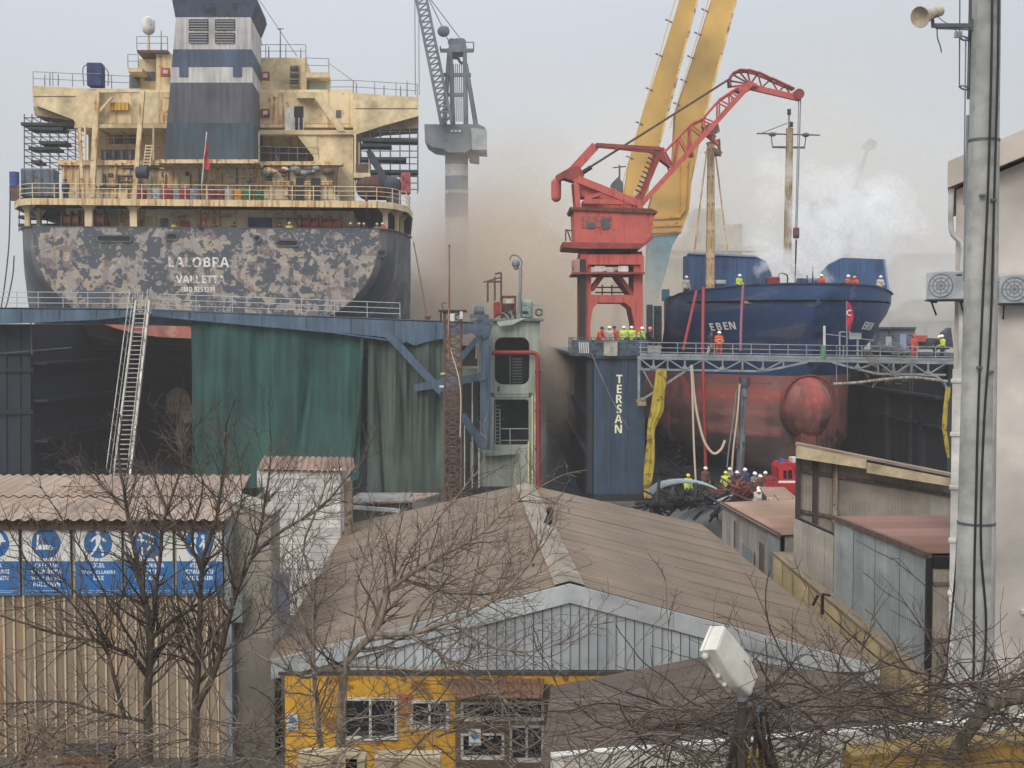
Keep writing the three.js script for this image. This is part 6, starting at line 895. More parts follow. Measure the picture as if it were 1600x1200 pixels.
// ================================================================ blue and red ship in the right dock
{
  const o = V(21.2, 0, -85), YAW = 0.1, t = local('cargo_ship', 'navy blue ship with red underside and white name, bow on in the right dock', 'ship', o, null, YAW);
  const hw = (y, s) => { // half width at height y, s metres aft of the foremost point at the bulwark
    const fl = sst(6.5, 14.4, y), fore = 2.8 * (1 - fl), a = Math.max(0, s - fore), full = 7.2 + 0.9 * fl, len = 9.5 - 3.5 * fl, w = full * Math.pow(Math.min(1, a / len), 0.5 - 0.03 * fl), bil = y < 3 ? Math.sqrt(Math.max(0, 1 - Math.pow((3 - y) / 2.2, 2) * 0.6)) : 1; return w * bil;
  };
  const ys = [0.9, 1.2, 1.6, 2.2, 3, 4, 5, 6, 7, 7.9, 8.0, 8.8, 9.8, 10.8, 11.8, 12.8, 13.7, 14.4], ss = [0, 0.25, 0.6, 1.1, 1.8, 2.6, 3.2, 4, 5, 6.2, 8, 10, 13, 17, 24, 40, 70];
  const top = (y, s) => s >= 13 ? Math.min(y, 9.2 + (y - 9.2) * 0.02) : y - 0.7 * sst(0, 9, s) * sst(8, 14.4, y);
  const strip = (y0, y1) => { const q = []; for (let i = 0; i + 1 < ys.length; i++) { if (ys[i] < y0 - 1e-6 || ys[i + 1] > y1 + 1e-6) continue; for (let k = 0; k + 1 < ss.length; k++) for (const sd of [-1, 1]) { const P = (y, s) => V(sd * hw(y, s), top(y, s), -s); const a = P(ys[i], ss[k]), b = P(ys[i], ss[k + 1]), c = P(ys[i + 1], ss[k + 1]), d = P(ys[i + 1], ss[k]); if (a.x === 0 && b.x === 0 && c.x === 0 && d.x === 0) continue; q.push(sd > 0 ? [a, b, c, d] : [b, a, d, c]); } } return q; };
  const smooth = (q, uvm) => { const g = quads(q), p = g.attributes.position.array, m = new Map(), n = g.attributes.normal.array; const key = (i) => p[i].toFixed(2) + p[i + 1].toFixed(2) + p[i + 2].toFixed(2); for (let i = 0; i < p.length; i += 3) { const k = key(i), e = m.get(k) ?? [0, 0, 0]; for (let c = 0; c < 3; c++) e[c] += n[i + c]; m.set(k, e); } for (let i = 0; i < p.length; i += 3) { const e = m.get(key(i)), l = Math.hypot(...e) || 1; for (let c = 0; c < 3; c++) n[i + c] = e[c] / l; } return g; };
  const redT = dataTex(1024, 512, (u, v) => { const y = v * 8, a = fbm2(N1, u, v, 24, 10, 5), b = fbm2(N2, u, v, 60, 6, 4), scr = sst(0.6, 0.64, fbm2(N3, u, v, 50, 14, 5)); const gr = sst(0.42, 0.62, fbm2(N2, u, v, 12, 8, 5) + 0.22 * sst(4.2, 1.2, y)); let c = [164, 92, 88]; c = c.map((x, i) => x + ([146, 102, 96][i] - x) * sst(0.4, 0.6, a)); c = c.map((x, i) => x + ([82, 68, 66][i] - x) * gr * 0.95 * sst(6.4, 3.4, y + (a - 0.5) * 2)); c = c.map((x, i) => x * (0.8 + 0.4 * b) + (i ? 10 : 16) * scr); return c.map((x) => Math.max(0, Math.min(255, x))); });
  const mkHull = (name, y0, y1, m2) => { const g = smooth(strip(y0, y1)); const p = g.attributes.position.array, uv = new Float32Array(p.length / 3 * 2); for (let i = 0; i < p.length / 3; i++) { uv[i * 2] = (p[i * 3] * 0.9 - p[i * 3 + 2] * 0.7) / 20; uv[i * 2 + 1] = p[i * 3 + 1] / 8; } g.setAttribute('uv', new THREE.BufferAttribute(uv, 2)); g.userData.keep = true; return mesh(name, g, m2, t); };
  mkHull('red_hull', 0, 7.9, new THREE.MeshStandardMaterial({ map: redT, roughness: 0.7, side: THREE.DoubleSide }));
  const bt = dataTex(512, 512, (u, v) => { const a = fbm2(N1, u, v, 10, 6, 5), s = fbm2(N2, u, v, 50, 3, 4), r = sst(0.64, 0.7, fbm2(N3, u, v, 18, 8, 5)); const k = 0.78 + 0.3 * a + 0.16 * (s - 0.5); return [Math.min(255, 50 * k + 36 * r), Math.min(255, 78 * k + 16 * r), Math.min(255, 120 * k)]; });
  const bm = new THREE.MeshStandardMaterial({ map: bt, roughness: 0.5, side: THREE.DoubleSide });
  mkHull('blue_hull', 7.9, 14.5, bm);
  // bulbous bow with welded ring
  const bulb = flat(new THREE.SphereGeometry(1, 28, 20), mm([0.2, 5.6, -2.6], null, [1.8, 2.3, 2.5])); mesh('bulbous_bow', [bulb], new THREE.MeshStandardMaterial({ map: rep(redT, 20, 8), color: 0xfff0ea, roughness: 0.85 }), t);
  mesh('stem_fin', [b2(-0.55, 1, -1.2, 0.55, 5, -6)], mat('#9d5a52', { tex: T.grunge, m: 2 }), t);
  mesh('bulb_ring', [flat(new THREE.TorusGeometry(1.95, 0.08, 6, 36, PI * 1.05), mm([0.3, 6.0, -1.9], [0, 0, -PI * 0.1]))], mat('#8a4a44', { tex: T.rusty }), t);
  // bulwark cap, blue breakwater walls with a gap, forecastle deck
  const rim = ss.filter((s) => s <= 10).map((s) => [hw(14.4, s), top(14.4, s), -s]);
  for (let i = 0; i + 1 < rim.length; i++) for (const sd of [-1, 1]) mesh('bulwark_cap', [beam(V(sd * rim[i][0], rim[i][1] + 0.05, rim[i][2]), V(sd * rim[i + 1][0], rim[i + 1][1] + 0.05, rim[i + 1][2]), 0.28, 0.1)], M.navy, t);
  mesh('deck', [prism([...rim.map((r) => [r[0] - 0.05, r[2]]), ...rim.map((r) => [-r[0] + 0.05, r[2]]).reverse()], 0, 0.1).applyMatrix4(new THREE.Matrix4().makeRotationX(-PI / 2).scale(V(1, -1, 1))).translate(0, 13.2, 0)], M.steelDark, t);
  mesh('deck_fill', [b2(-7.4, 9.0, -12.5, 7.4, 9.2, -70)], M.steelDark, t);
  const Q = (px, py, d = 93) => { const a = A(px, py, d); return [a.x - o.x + 0.8, a.y]; }, bw = mat('#49699a', { tex: T.streak, m: 4 });
  mesh('breakwater', [prism([Q(1073, 456), Q(1198, 452), Q(1206, 430), Q(1196, 408), Q(1180, 401), Q(1073, 397)], -8, -8.5)], bw, t); mesh('breakwater', [prism([Q(1284, 452), Q(1392, 462), Q(1390, 440), Q(1386, 404), Q(1320, 402), Q(1300, 412), Q(1288, 424)], -8, -8.5)], bw, t);
  mesh('breakwater_low', [prism([Q(1190, 452), Q(1290, 452), Q(1290, 434), Q(1252, 434), Q(1250, 444), Q(1198, 446)], -8.6, -9)], bw, t);
  each('breakwater_rim', [beam(V(Q(1386, 404)[0], Q(1386, 404)[1], -7.9), V(Q(1394, 462)[0], Q(1394, 462)[1], -7.9), 0.16, 0.16), beam(V(Q(1073, 397)[0], Q(1073, 397)[1], -7.9), V(Q(1180, 401)[0], Q(1180, 401)[1], -7.9), 0.16, 0.12)], mat('#7d93b4'), t);
  each('side_house', [prism([Q(1076, 456), Q(1088, 456), Q(1088, 399), Q(1076, 399)], -8.6, -10.4), prism([Q(1374, 462), Q(1390, 462), Q(1384, 406), Q(1374, 406)], -8.6, -10.4)], bw, t);
  const wl = (pts, name) => { for (let i = 0; i + 1 < pts.length; i++) mesh(name, [beam(pts[i], pts[i + 1], 0.02, 0.03)], M.navy, t); };
  for (const y of [9.8, 11.8]) for (const sd of [-1, 1]) wl([1, 2, 3, 4, 6].map((s) => V(sd * (hw(y, s + 3) + 0.02), y, -s - 3)), 'weld_seam');
  // names on both bows, laid on the plating
  for (const sd of [-1, 1]) [...'EBEN'].forEach((c, i) => {
    const y = 11.7, xw = (sd < 0 ? 5.5 : 5.25) + sd * (i - 1.5) * (sd < 0 ? 0.37 : 0.34), e = 0.06; let s = 2; while (hw(y, s) < xw && s < 12) s += 0.01;
    const dx = sd * (hw(y, s + e) - hw(y, s - e)), dy = sd * (hw(y + 0.2, s) - hw(y - 0.2, s)), vx = V(dx, 0, -2 * e).normalize().multiplyScalar(sd < 0 ? -1 : 1), vy = V(dy, 0.4, 0).normalize(), vz = vx.clone().cross(vy).normalize(); vy.copy(vz.clone().cross(vx));
    const g = text(c, 0.62, 0.02, V(0, 0, 0)); g.applyMatrix4(new THREE.Matrix4().makeBasis(vx, vy, vz).setPosition(V(sd * xw, top(y, s), -s).addScaledVector(vz, 0.07))); mesh('letter', [g], mat('#f4f2ee'), t);
  });
  for (const [px, py, w] of [[1178, 472, 18], [1207, 466, 6], [1270, 460, 12], [1345, 476, 14]]) { const a = A(px, py, 85.6); const s = px < 1250 ? 2.2 : 2.2; mesh('hawse_plate', [rbx(a.x - o.x, a.y, o.z ? -0.55 - Math.abs(a.x - o.x) * 0.28 : 0, w * 0.045, 0.22, 0.1, 0.04)], px === 1178 ? mat('#b89a76', { tex: T.rusty }) : M.dark, t); }
  // masts
  mesh('foremast', [cyl(V(A(1107, 440, 91).x - o.x + 0.6, 12.6, -6), V(A(1108, 228, 91).x - o.x + 0.6, A(0, 228, 91).y, -6), 0.36, 0.26, 10)], mat('#d3bf9a', { tex: T.rusty, m: 2 }), t);
  const mq = (x, y) => V(A(x, y, 91).x - o.x + 0.6, A(x, y, 91).y, -6);
  mesh('mast_stay', [cyl(mq(1102, 232), mq(1082, 392), 0.06, 0.06, 5)], M.creamRust, t); mesh('mast_stay', [cyl(mq(1114, 232), mq(1134, 392), 0.06, 0.06, 5)], M.creamRust, t);
  mesh('mast_head', [beam(mq(1102, 228), mq(1122, 222), 0.3, 0.3), beam(mq(1096, 208), mq(1114, 218), 0.5, 0.3), beam(mq(1120, 224), mq(1122, 246), 0.2, 0.2), sph(mq(1116, 240), 0.3, 8)], mat('#a8917a', { tex: T.rusty }), t);
  mesh('mast_crosstree', [beam(mq(1098, 240), mq(1126, 240), 0.14, 0.14)], M.creamRust, t);
  const m2q = (x, y) => V(A(x, y, 125).x - o.x + 4, A(x, y, 125).y, -40);
  mesh('mainmast', [cyl(m2q(1234, 420), m2q(1238, 198), 0.42, 0.36, 10), cyl(m2q(1237, 200), m2q(1237, 176), 0.14, 0.1, 8)], mat('#b0a184', { tex: T.rusty, m: 3 }), t);
  mesh('mast_light', [cyl(m2q(1237, 177), m2q(1237, 168), 0.2, 0.2, 8), cyl(m2q(1240, 196), m2q(1240, 188), 0.22, 0.22, 8)], M.black, t);
  mesh('yard', [cyl(m2q(1185, 207), m2q(1287, 208), 0.08, 0.08, 6), cyl(m2q(1210, 228), m2q(1262, 228), 0.12, 0.12, 6), cyl(m2q(1210, 228), m2q(1208, 210), 0.06, 0.06, 5), cyl(m2q(1262, 228), m2q(1264, 210), 0.06, 0.06, 5), cyl(m2q(1194, 206), m2q(1234, 190), 0.04, 0.04, 4)], M.steelDark, t);
  for (const x of [1210, 1264]) mesh('yard_lamp', [sph(m2q(x, 208), 0.3, 8, [1.4, 0.8, 1])], M.steelDark, t);
  mesh('davit', [tube([mqq(1217, 448), mqq(1217, 428), mqq(1226, 428), mqq(1230, 431), mqq(1230, 446)], 0.06, 5, 20)], M.dark, t);
  function mqq(x, y) { const a = A(x, y, 92); return V(a.x - o.x + 0.7, a.y, -7); }
  mesh('vent_post', [cyl(mqq(1271, 450), mqq(1271, 415), 0.05), cyl(mqq(1262, 450), mqq(1262, 430), 0.05)], M.dark, t);
  mesh('white_locker', [rbx(mqq(1124, 440).x, mqq(1124, 441).y, -7.2, 0.8, 0.3, 0.4, 0.05)], M.white, t); mesh('windlass', [rbx(mqq(1200, 440).x, mqq(1200, 443).y, -6, 0.9, 0.9, 0.9, 0.15)], M.redDark, t);
}
// ================================================================ red level-luffing crane on the wing wall
{
  const D = 88, t = thing('portal_crane', 'weathered red portal crane with bent lattice jib on the right dock wall', 'crane', A(950, 538, D)), q = (x, y, z = 0) => { const a = A(x, y, D); a.z += z; return a; };
  const rd = mat('#c8625a', { tex: T.rustL, m: 3.5 }), rd2 = mat('#a04a45', { tex: T.grunge, m: 2.5 });
  const S = (pp, z, th) => prism(pp.map((p) => { const a = A(p[0], p[1], D); return [a.x, a.y]; }), -D + z, -D + z - th);
  for (const z of [1.6, -1.6]) { // portal frames
    mesh('portal_frame', [prism([[904, 540], [904, 400], [1000, 400], [1000, 540], [988, 540], [987, 505], [982, 482], [972, 474], [932, 474], [924, 482], [920, 505], [920, 540]].map((p) => { const a = q(...p); return [a.x, a.y]; }), -D + z + 0.35, -D + z - 0.35, [[[921, 415], [986, 415], [986, 462], [921, 462]].map((p) => { const a = q(...p); return [a.x, a.y]; })])], z > 0 ? rd : rd2, t);
    mesh('knee_brace', [beam(q(922, 455, z), q(944, 425, z), 0.35, 0.3)], rd2, t); mesh('knee_brace', [beam(q(985, 462, z), q(958, 425, z), 0.35, 0.3)], rd2, t);
  }
  for (const x of [910, 994]) mesh('side_beam', [beam(q(x, 468, 1.6), q(x, 468, -1.6), 0.4, 0.7), beam(q(x, 405, 1.6), q(x, 405, -1.6), 0.5, 0.9)], rd2, t);
  mesh('cross_head', [S([[912, 403], [1001, 403], [1001, 430], [996, 430], [996, 416], [916, 416], [912, 430]], 2.2, 0.3)], rd, t);
  mesh('platform', [S([[892, 428], [1001, 428], [1001, 431], [892, 431]], 2.8, 5.4)], rd2, t);
  for (const [a, b] of [[926, 942], [962, 977]]) mesh('white_panel', [S([[a, 418], [b, 418], [b, 426], [a, 426]], 2.1, 0.1)], M.white, t);
  mesh('stair_cage', [S([[892, 410], [903, 407], [903, 432], [892, 430]], 2.4, 1.2)], mat('#b98b86', { tex: T.worn }), t);
  for (const [x, w] of [[904, 0.18], [908, 0.3]]) mesh('down_pipe', [beam(q(x, 538, 2.2), q(x, 408, 2.2), w, w)], M.dark, t);
  mesh('inner_rail', [cyl(q(930, 449, 0), q(976, 449, 0), 0.05), cyl(q(930, 457, 0), q(976, 457, 0), 0.05), cyl(q(941, 468, 0), q(941, 445, 0), 0.05), cyl(q(956, 468, 0), q(956, 445, 0), 0.05)], M.rust, t);
  for (const x of [911, 994]) for (const z of [1.6, -1.6]) mesh('bogie', [rbx(q(x, 541).x, q(x, 541).y, -D + z, 1.0, 0.5, 1.6, 0.08)], M.dark, t);
  mesh('slew_ring', [cyl(q(953, 403), q(953, 390), 1.7, 1.6, 20)], M.black, t); for (const x of [918, 952, 985]) mesh('roller', [cyl(q(x, 402, 1.2), q(x, 391, 1.2), 0.4, 0.4, 10)], M.dark, t);
  mesh('turntable', [S([[877, 382], [1000, 384], [1012, 372], [1016, 376], [996, 392], [908, 392], [877, 390]], 2.4, 5.2)], rd2, t);
  mesh('cabin', [S([[894, 330], [1003, 333], [1016, 340], [1012, 374], [1000, 386], [896, 383]], 2.2, 4.6)], rd, t);
  mesh('cabin_patch', [S([[906, 342], [952, 342], [952, 360], [906, 360]], 2.24, 0.05)], mat('#b8655c', { tex: T.worn, m: 1 }), t);
  for (const [a, y0, b, y1] of [[936, 346, 948, 362], [914, 352, 926, 361]]) mesh('window', [S([[a, y0], [b, y0], [b, y1], [a, y1]], 2.28, 0.06)], M.steelDark, t);
  mesh('roof', [S([[888, 329], [1012, 331], [1022, 336], [1020, 339], [890, 333]], 2.4, 5)], M.rust, t);
  mesh('driver_cab', [S([[1003, 336], [1019, 338], [1012, 366], [1003, 366]], 1.5, 1.6)], mat('#b3ada6', { tex: T.grunge }), t);
  for (let k = 0; k < 3; k++) mesh('cab_window', [S([[1005, 342 + k * 8], [1014, 342 + k * 8], [1012, 347 + k * 8], [1005, 347 + k * 8]], 1.56, 0.06)], M.glass, t);
  mesh('platform_rail', [cyl(q(882, 380, 2), q(882, 362, 2), 0.05), cyl(q(884, 362, 2), q(890, 380, 2), 0.05), cyl(q(881, 363, 2), q(892, 364, 2), 0.05)], M.rust, t);
  // machinery and roof frame
  mesh('machine_hood', [S([[906, 297], [918, 295], [938, 305], [930, 312], [906, 310]], 1.2, 2)], rd, t);
  for (const z of [1.5, -1.5]) { mesh('roof_frame', [beam(q(902, 332, z), q(898, 284, z), 0.35, 0.35), beam(q(900, 284, z), q(990, 320, z), 0.45, 0.5), beam(q(910, 318, z), q(998, 320, z), 0.35, 0.35), beam(q(998, 332, z), q(992, 316, z), 0.4, 0.4)], rd, t); mesh('roof_frame', [beam(q(912, 314, z), q(956, 300, z), 0.25, 0.25), beam(q(956, 300, z), q(975, 318, z), 0.25, 0.25)], rd, t); }
  mesh('back_arm', [beam(q(884, 278, 0), q(930, 228, 0), 0.55, 0.6)], rd, t); mesh('back_arm', [S([[868, 276], [890, 264], [905, 262], [912, 276], [900, 286], [880, 280], [872, 285]], 0.8, 1.6)], rd2, t);
  mesh('counterweight', [flat(new THREE.CapsuleGeometry(0.36, 1.0, 5, 12), mm([q(869, 297).x, q(869, 297).y, -D]))], rd, t);
  mesh('tie_beam', [beam(q(930, 228, 0.5), q(1030, 234, 0.5), 0.22, 0.26), beam(q(930, 226, -0.5), q(1030, 236, -0.5), 0.2, 0.24)], rd2, t);
  mesh('back_mast', [S([[1024, 232], [1036, 232], [1050, 258], [1046, 262], [1030, 250], [1004, 312], [990, 322], [984, 316], [1000, 300], [1010, 276]], 0.5, 1)], rd2, t);
  for (let k = 0; k < 9; k++) mesh('mast_step', [cyl(q(1000 + k * 2.7, 302 - k * 7.2, 0.6), q(992 + k * 2.7, 298 - k * 7.2, 0.6), 0.06)], M.rust, t);
  for (let k = 0; k < 4; k++) mesh('small_window', [S([[990 + k * 5, 300 - k * 9], [994 + k * 5, 300 - k * 9], [992 + k * 5, 306 - k * 9], [988 + k * 5, 306 - k * 9]], 0.56, 0.05)], M.white, t);
  // luffing rope, jib, nose
  mesh('luffing_rod', [cyl(q(911, 268, 0), q(1142, 122, 0), 0.09, 0.09, 6)], M.rustBrown, t); mesh('rod_clamp', [cyl(q(910, 270, 0), q(924, 261, 0), 0.16, 0.16, 8)], M.dark, t);
  const jb = [996, 326], je = [1172, 132], jt0 = [1060, 196], f = (a, b, s) => [a[0] + (b[0] - a[0]) * s, a[1] + (b[1] - a[1]) * s];
  for (const z of [0.7, -0.7]) mesh('jib_chord', [beam(q(...jb, z * 1.4), q(...je, z), 0.28, 0.34)], rd, t);
  const up = [[1036, 240], [1078, 196], [1098, 186], [1122, 158], [1152, 138]], lowAt = (x) => { const s = (x - jb[0]) / (je[0] - jb[0]); return f(jb, je, s); };
  for (let i = 0; i + 1 < up.length; i++) for (const z of [0.5, -0.5]) mesh('jib_upper', [cyl(q(...up[i], z), q(...up[i + 1], z), 0.1, 0.1, 6)], rd, t);
  const web = [[1036, 240, 1048], [1060, 214, 1052], [1060, 214, 1074], [1078, 196, 1076], [1078, 196, 1098], [1098, 186, 1100], [1098, 186, 1116], [1122, 158, 1122], [1122, 158, 1140], [1140, 146, 1142], [1140, 146, 1152]];
  for (const [x, y, lx] of web) { const l = lowAt(lx); for (const z of [0.5, -0.5]) mesh('jib_web', [cyl(q(x, y, z), q(l[0], l[1], z), 0.065, 0.065, 5)], rd, t); }
  mesh('jib_fork', [cyl(q(1100, 206, 0), q(1122, 226, 0), 0.2, 0.16, 8), cyl(q(1076, 200, 0), q(1080, 244, 0), 0.12, 0.12, 6), cyl(q(1078, 228, 0), q(1080, 246, 0), 0.2, 0.2, 8)], rd, t); mesh('jib_plate', [S([[1096, 198], [1120, 190], [1124, 206], [1110, 214]], 0.3, 0.6)], mat('#b59a94', { tex: T.rusty }), t);
  const nose = [[1140, 128], [1140, 140], [1146, 146], [1174, 134], [1250, 156]], fan = [[1140, 136], [1139, 126], [1144, 116], [1154, 111], [1168, 111], [1184, 115], [1204, 124], [1240, 140]];
  mesh('nose_chord', [beam(q(1168, 135, 0), q(1250, 154, 0), 0.34, 0.4)], rd, t); mesh('nose_heel', [S([[1148, 142], [1170, 128], [1182, 134], [1160, 148]], 0.5, 1)], rd, t);
  for (let i = 0; i + 1 < fan.length; i++) each('nose_rim', [cyl(q(...fan[i], 0.4), q(...fan[i + 1], 0.25), 0.1, 0.1, 6), cyl(q(...fan[i], -0.4), q(...fan[i + 1], -0.25), 0.1, 0.1, 6)], rd2, t);
  for (const p of fan.slice(0, 6)) mesh('nose_spoke', [cyl(q(...p, 0), q(1172, 132, 0), 0.07, 0.07, 5)], rd2, t); for (const [a, b] of [[[1184, 115], [1190, 137]], [[1190, 137], [1204, 124]], [[1204, 124], [1216, 144]], [[1216, 144], [1226, 134]], [[1226, 134], [1236, 149]]]) mesh('nose_web', [cyl(q(...a, 0), q(...b, 0), 0.06, 0.06, 5)], rd2, t);
  mesh('nose_sheave', [cyl(q(1247, 148, 0.35), q(1247, 148, -0.35), 0.38, 0.38, 14)], rd2, t);
  const hk = thing('hook_block', 'red hook block on its long hoist wire in front of the white steam', 'hook', q(1244, 372)); mesh('wire', [cyl(q(1251, 150), q(1245, 358), 0.045, 0.045, 5), cyl(q(1248, 152), q(1243, 358), 0.035, 0.035, 5)], M.steel, hk); mesh('block', [rbx(q(1244, 364).x, q(1244, 364).y, -D, 0.45, 0.8, 0.3, 0.12)], M.redDark, hk); mesh('sheave', [cyl(q(1244, 364, 0.2), q(1244, 364, -0.2), 0.2, 0.2, 12)], M.steelDark, hk); mesh('sling', [cyl(q(1244, 374), q(1243, 412), 0.06, 0.06, 5), cyl(q(1243, 412), q(1242, 446), 0.035, 0.035, 5)], M.dark, hk);
}
// ================================================================ yellow sheerlegs far behind, pale ships and sheds
{
  const D = 135, t = thing('floating_sheerlegs', 'two huge yellow sheerleg booms rising from a teal base behind the red crane', 'crane', V(A(1030, 600, D).x, -1.5, -D)), ym = mat('#e6b962', { tex: T.grunge, m: 40 }), ys2 = mat('#d9a244', { tex: T.worn, m: 9 }), tl = mat('#6ba3b4', { tex: T.grunge, m: 8 });
  const S = (pp, z, th, m2, n) => mesh(n, [prism(pp.map((p) => { const a = A(p[0], p[1], D); return [a.x, a.y]; }), -D + z, -D + z - th)], m2, t);
  S([[1068, -20], [1094, -20], [1064, 96], [1034, 214], [1018, 262], [1012, 300], [985, 340], [972, 320], [986, 230], [1014, 150], [1040, 70]], 1, 2, ym, 'boom_leg');
  S([[1118, -20], [1154, -20], [1120, 100], [1100, 180], [1084, 260], [1076, 300], [1050, 262], [1054, 180], [1084, 88]], 1, 2, ym, 'boom_leg');
  S([[1050, 262], [1080, 258], [1074, 330], [1062, 366], [1020, 370], [1012, 330], [1020, 300]], 1.4, 2.6, ym, 'boom_foot');
  S([[1012, 364], [1062, 362], [1048, 386], [1040, 420], [1026, 470], [1024, 560], [1004, 560], [1006, 480], [1010, 420]], 1.2, 2.4, tl, 'teal_foot');
  for (const [a, b, c, d] of [[1060, -20, 968, 300], [1112, -20, 1046, 200]]) { mesh('ladder_rail', [cyl(A(a, b, D - 1), A(c, d, D - 1), 0.1, 0.1, 5)], mat('#d8c9ae'), t); for (let k = 1; k < 6; k++) { const f = k / 6, x = a + (c - a) * f, y = b + (d - b) * f; mesh('ladder_stay', [beam(A(x - 5, y - 3, D - 1), A(x + 6, y + 2, D - 1), 0.14, 0.14)], M.steelDark, t); } }
  for (const [a, b, c, d] of [[1154, -20, 1096, 196], [1094, -20, 1030, 222]]) mesh('edge_flange', [beam(A(a, b, D), A(c, d, D), 2.2, 0.25)], mat('#eccf90', { tex: T.worn, m: 6 }), t);
  for (const [a, y] of [[1020, 340], [1020, 352], [1018, 362]]) mesh('hinge_bar', [beam(A(a, y, D - 1.5), A(a + 44, y - 2, D - 1.5), 0.4, 0.4)], ys2, t);
  S([[1060, 250], [1072, 250], [1068, 330], [1060, 340]], 1.8, 0.4, ys2, 'side_plate');
  mesh('pontoon', [b2(A(985, 0, D).x, -1.5, -D - 12, A(1090, 0, D).x, 3, -D - 1.5)], M.steelDark, t);
  const gd = thing('pulley_head', 'dark grey pulley house between the yellow booms and the red crane', 'machinery', A(965, 300, 128)); mesh('body', [slab([[956, 286], [966, 276], [974, 286], [974, 300], [956, 300]], 128, 2)], M.steelDark, gd); mesh('mast', [cyl(A(968, 280, 128.5), A(968, 258, 128.5), 0.1), beam(A(958, 262, 128.5), A(978, 260, 128.5), 0.12, 0.12)], M.steelDark, gd); mesh('leg', [cyl(V(A(965, 0, 129).x, -1.5, -129), A(965, 300, 129), 0.5, 0.4, 8)], M.steelDark, gd);
  // pale accommodation block behind the blue bow
  const D2 = 170, ab = thing('far_ship_house', 'hazy cream ship house between the yellow crane foot and the blue bow', 'ship', V(A(1130, 0, D2).x, -1.5, -D2)), cr = mat('#d9d0bc', { tex: T.grunge, m: 8 }), sl2 = (pp, d, th, n, m2 = cr) => mesh(n, [slab(pp, d, th)], m2, ab);
  sl2([[1050, 385], [1090, 350], [1160, 350], [1160, 560], [1030, 560], [1030, 400]], D2, 12, 'house'); sl2([[1086, 326], [1130, 326], [1130, 350], [1086, 350]], D2, 8, 'upper_house'); sl2([[1046, 384], [1200, 384], [1200, 392], [1046, 392]], D2 - 1, 3, 'deck_edge'); sl2([[1026, 398], [1068, 398], [1068, 404], [1026, 404]], D2 - 1, 2, 'deck_edge');
  for (let k = 0; k < 4; k++) sl2([[1034 + k * 9, 410], [1040 + k * 9, 410], [1040 + k * 9, 418], [1034 + k * 9, 418]], D2 - 0.3, 0.2, 'window', M.steelDark);
  sl2([[1088, 362], [1094, 362], [1094, 378], [1088, 378]], D2 - 0.3, 0.2, 'window', M.steel); sl2([[1010, 470], [1062, 470], [1062, 560], [1010, 560]], D2 - 6, 4, 'hull', mat('#6d6a78', { tex: T.worn, m: 6 }));
  // dark teal and maroon deck gear beside the bow
  const cl = thing('deck_gear', 'dark slim gear posts and maroon boxes left of the blue bow', 'machinery', A(1038, 540, 100)); for (const [a, b, y0, y1, c] of [[1024, 1034, 478, 540, '#4d5058'], [1040, 1048, 466, 540, '#5a4650'], [1036, 1046, 452, 470, '#4e8c9c'], [1050, 1062, 476, 540, '#48505c'], [1012, 1020, 476, 540, '#545a60']]) mesh('box', [LBx(a, b, y0, y1, 100, 1)], mat(c, { tex: T.worn, m: 2 }), cl); mesh('post', [cyl(A(1021, 545, 99), A(1021, 478, 99), 0.06), cyl(A(1052, 540, 99), A(1052, 470, 99), 0.08)], M.rail, cl);
  // distant white ship and low sheds at right
  const D3 = 230, ws = thing('far_ship', 'hazy white ship superstructure with pink band far behind the right dock', 'ship', V(A(1450, 0, D3).x, -1.5, -D3)), wm = mat('#d8d8d6', { tex: T.grunge, m: 10 }), s3 = (pp, dd, th, n, m2 = wm) => mesh(n, [slab(pp, dd, th)], m2, ws);
  s3([[1404, 396], [1560, 396], [1560, 540], [1404, 540]], D3, 20, 'house'); s3([[1414, 366], [1440, 366], [1440, 386], [1414, 386]], D3, 8, 'wheelhouse'); s3([[1440, 354], [1456, 354], [1456, 386], [1440, 386]], D3 - 1, 6, 'funnel', mat('#d6bfae')); s3([[1394, 386], [1560, 384], [1560, 396], [1394, 396]], D3 - 2, 24, 'deck_band', mat('#cfb7b4')); s3([[1368, 386], [1396, 386], [1396, 412], [1368, 412]], D3, 6, 'wing'); for (const [x, y0, y1] of [[1432, 366, 332], [1426, 366, 344], [1438, 366, 346], [1376, 386, 372]]) mesh('mast', [cyl(A(x, y0, D3), A(x, y1, D3), 0.18, 0.1, 5)], M.steel, ws); mesh('spreader', [beam(A(1424, 352, D3), A(1440, 352, D3), 0.15, 0.15)], M.steel, ws);
  for (let k = 0; k < 5; k++) s3([[1412 + k * 14, 410], [1418 + k * 14, 410], [1418 + k * 14, 416], [1412 + k * 14, 416]], D3 - 0.3, 0.2, 'window', M.steel);
  const sh = thing('far_shed', 'low hazy beige quay shed behind the right end of the truss gangway', 'shed', V(A(1450, 0, 160).x, 0, -160)); mesh('wall', [slab([[1395, 486], [1420, 468], [1520, 466], [1520, 560], [1395, 560]], 160, 10)], mat('#c9c0b2', { tex: T.concrete, m: 8 }), sh); mesh('roof_edge', [slab([[1390, 496], [1520, 492], [1520, 500], [1390, 503]], 159, 2)], mat('#b9ada0', { tex: T.grunge }), sh); mesh('lamp_bracket', [cyl(A(1446, 505, 158.5), A(1446, 522, 158.5), 0.15), beam(A(1441, 505, 158.5), A(1451, 505, 158.5), 0.3, 0.3)], M.steelDark, sh);
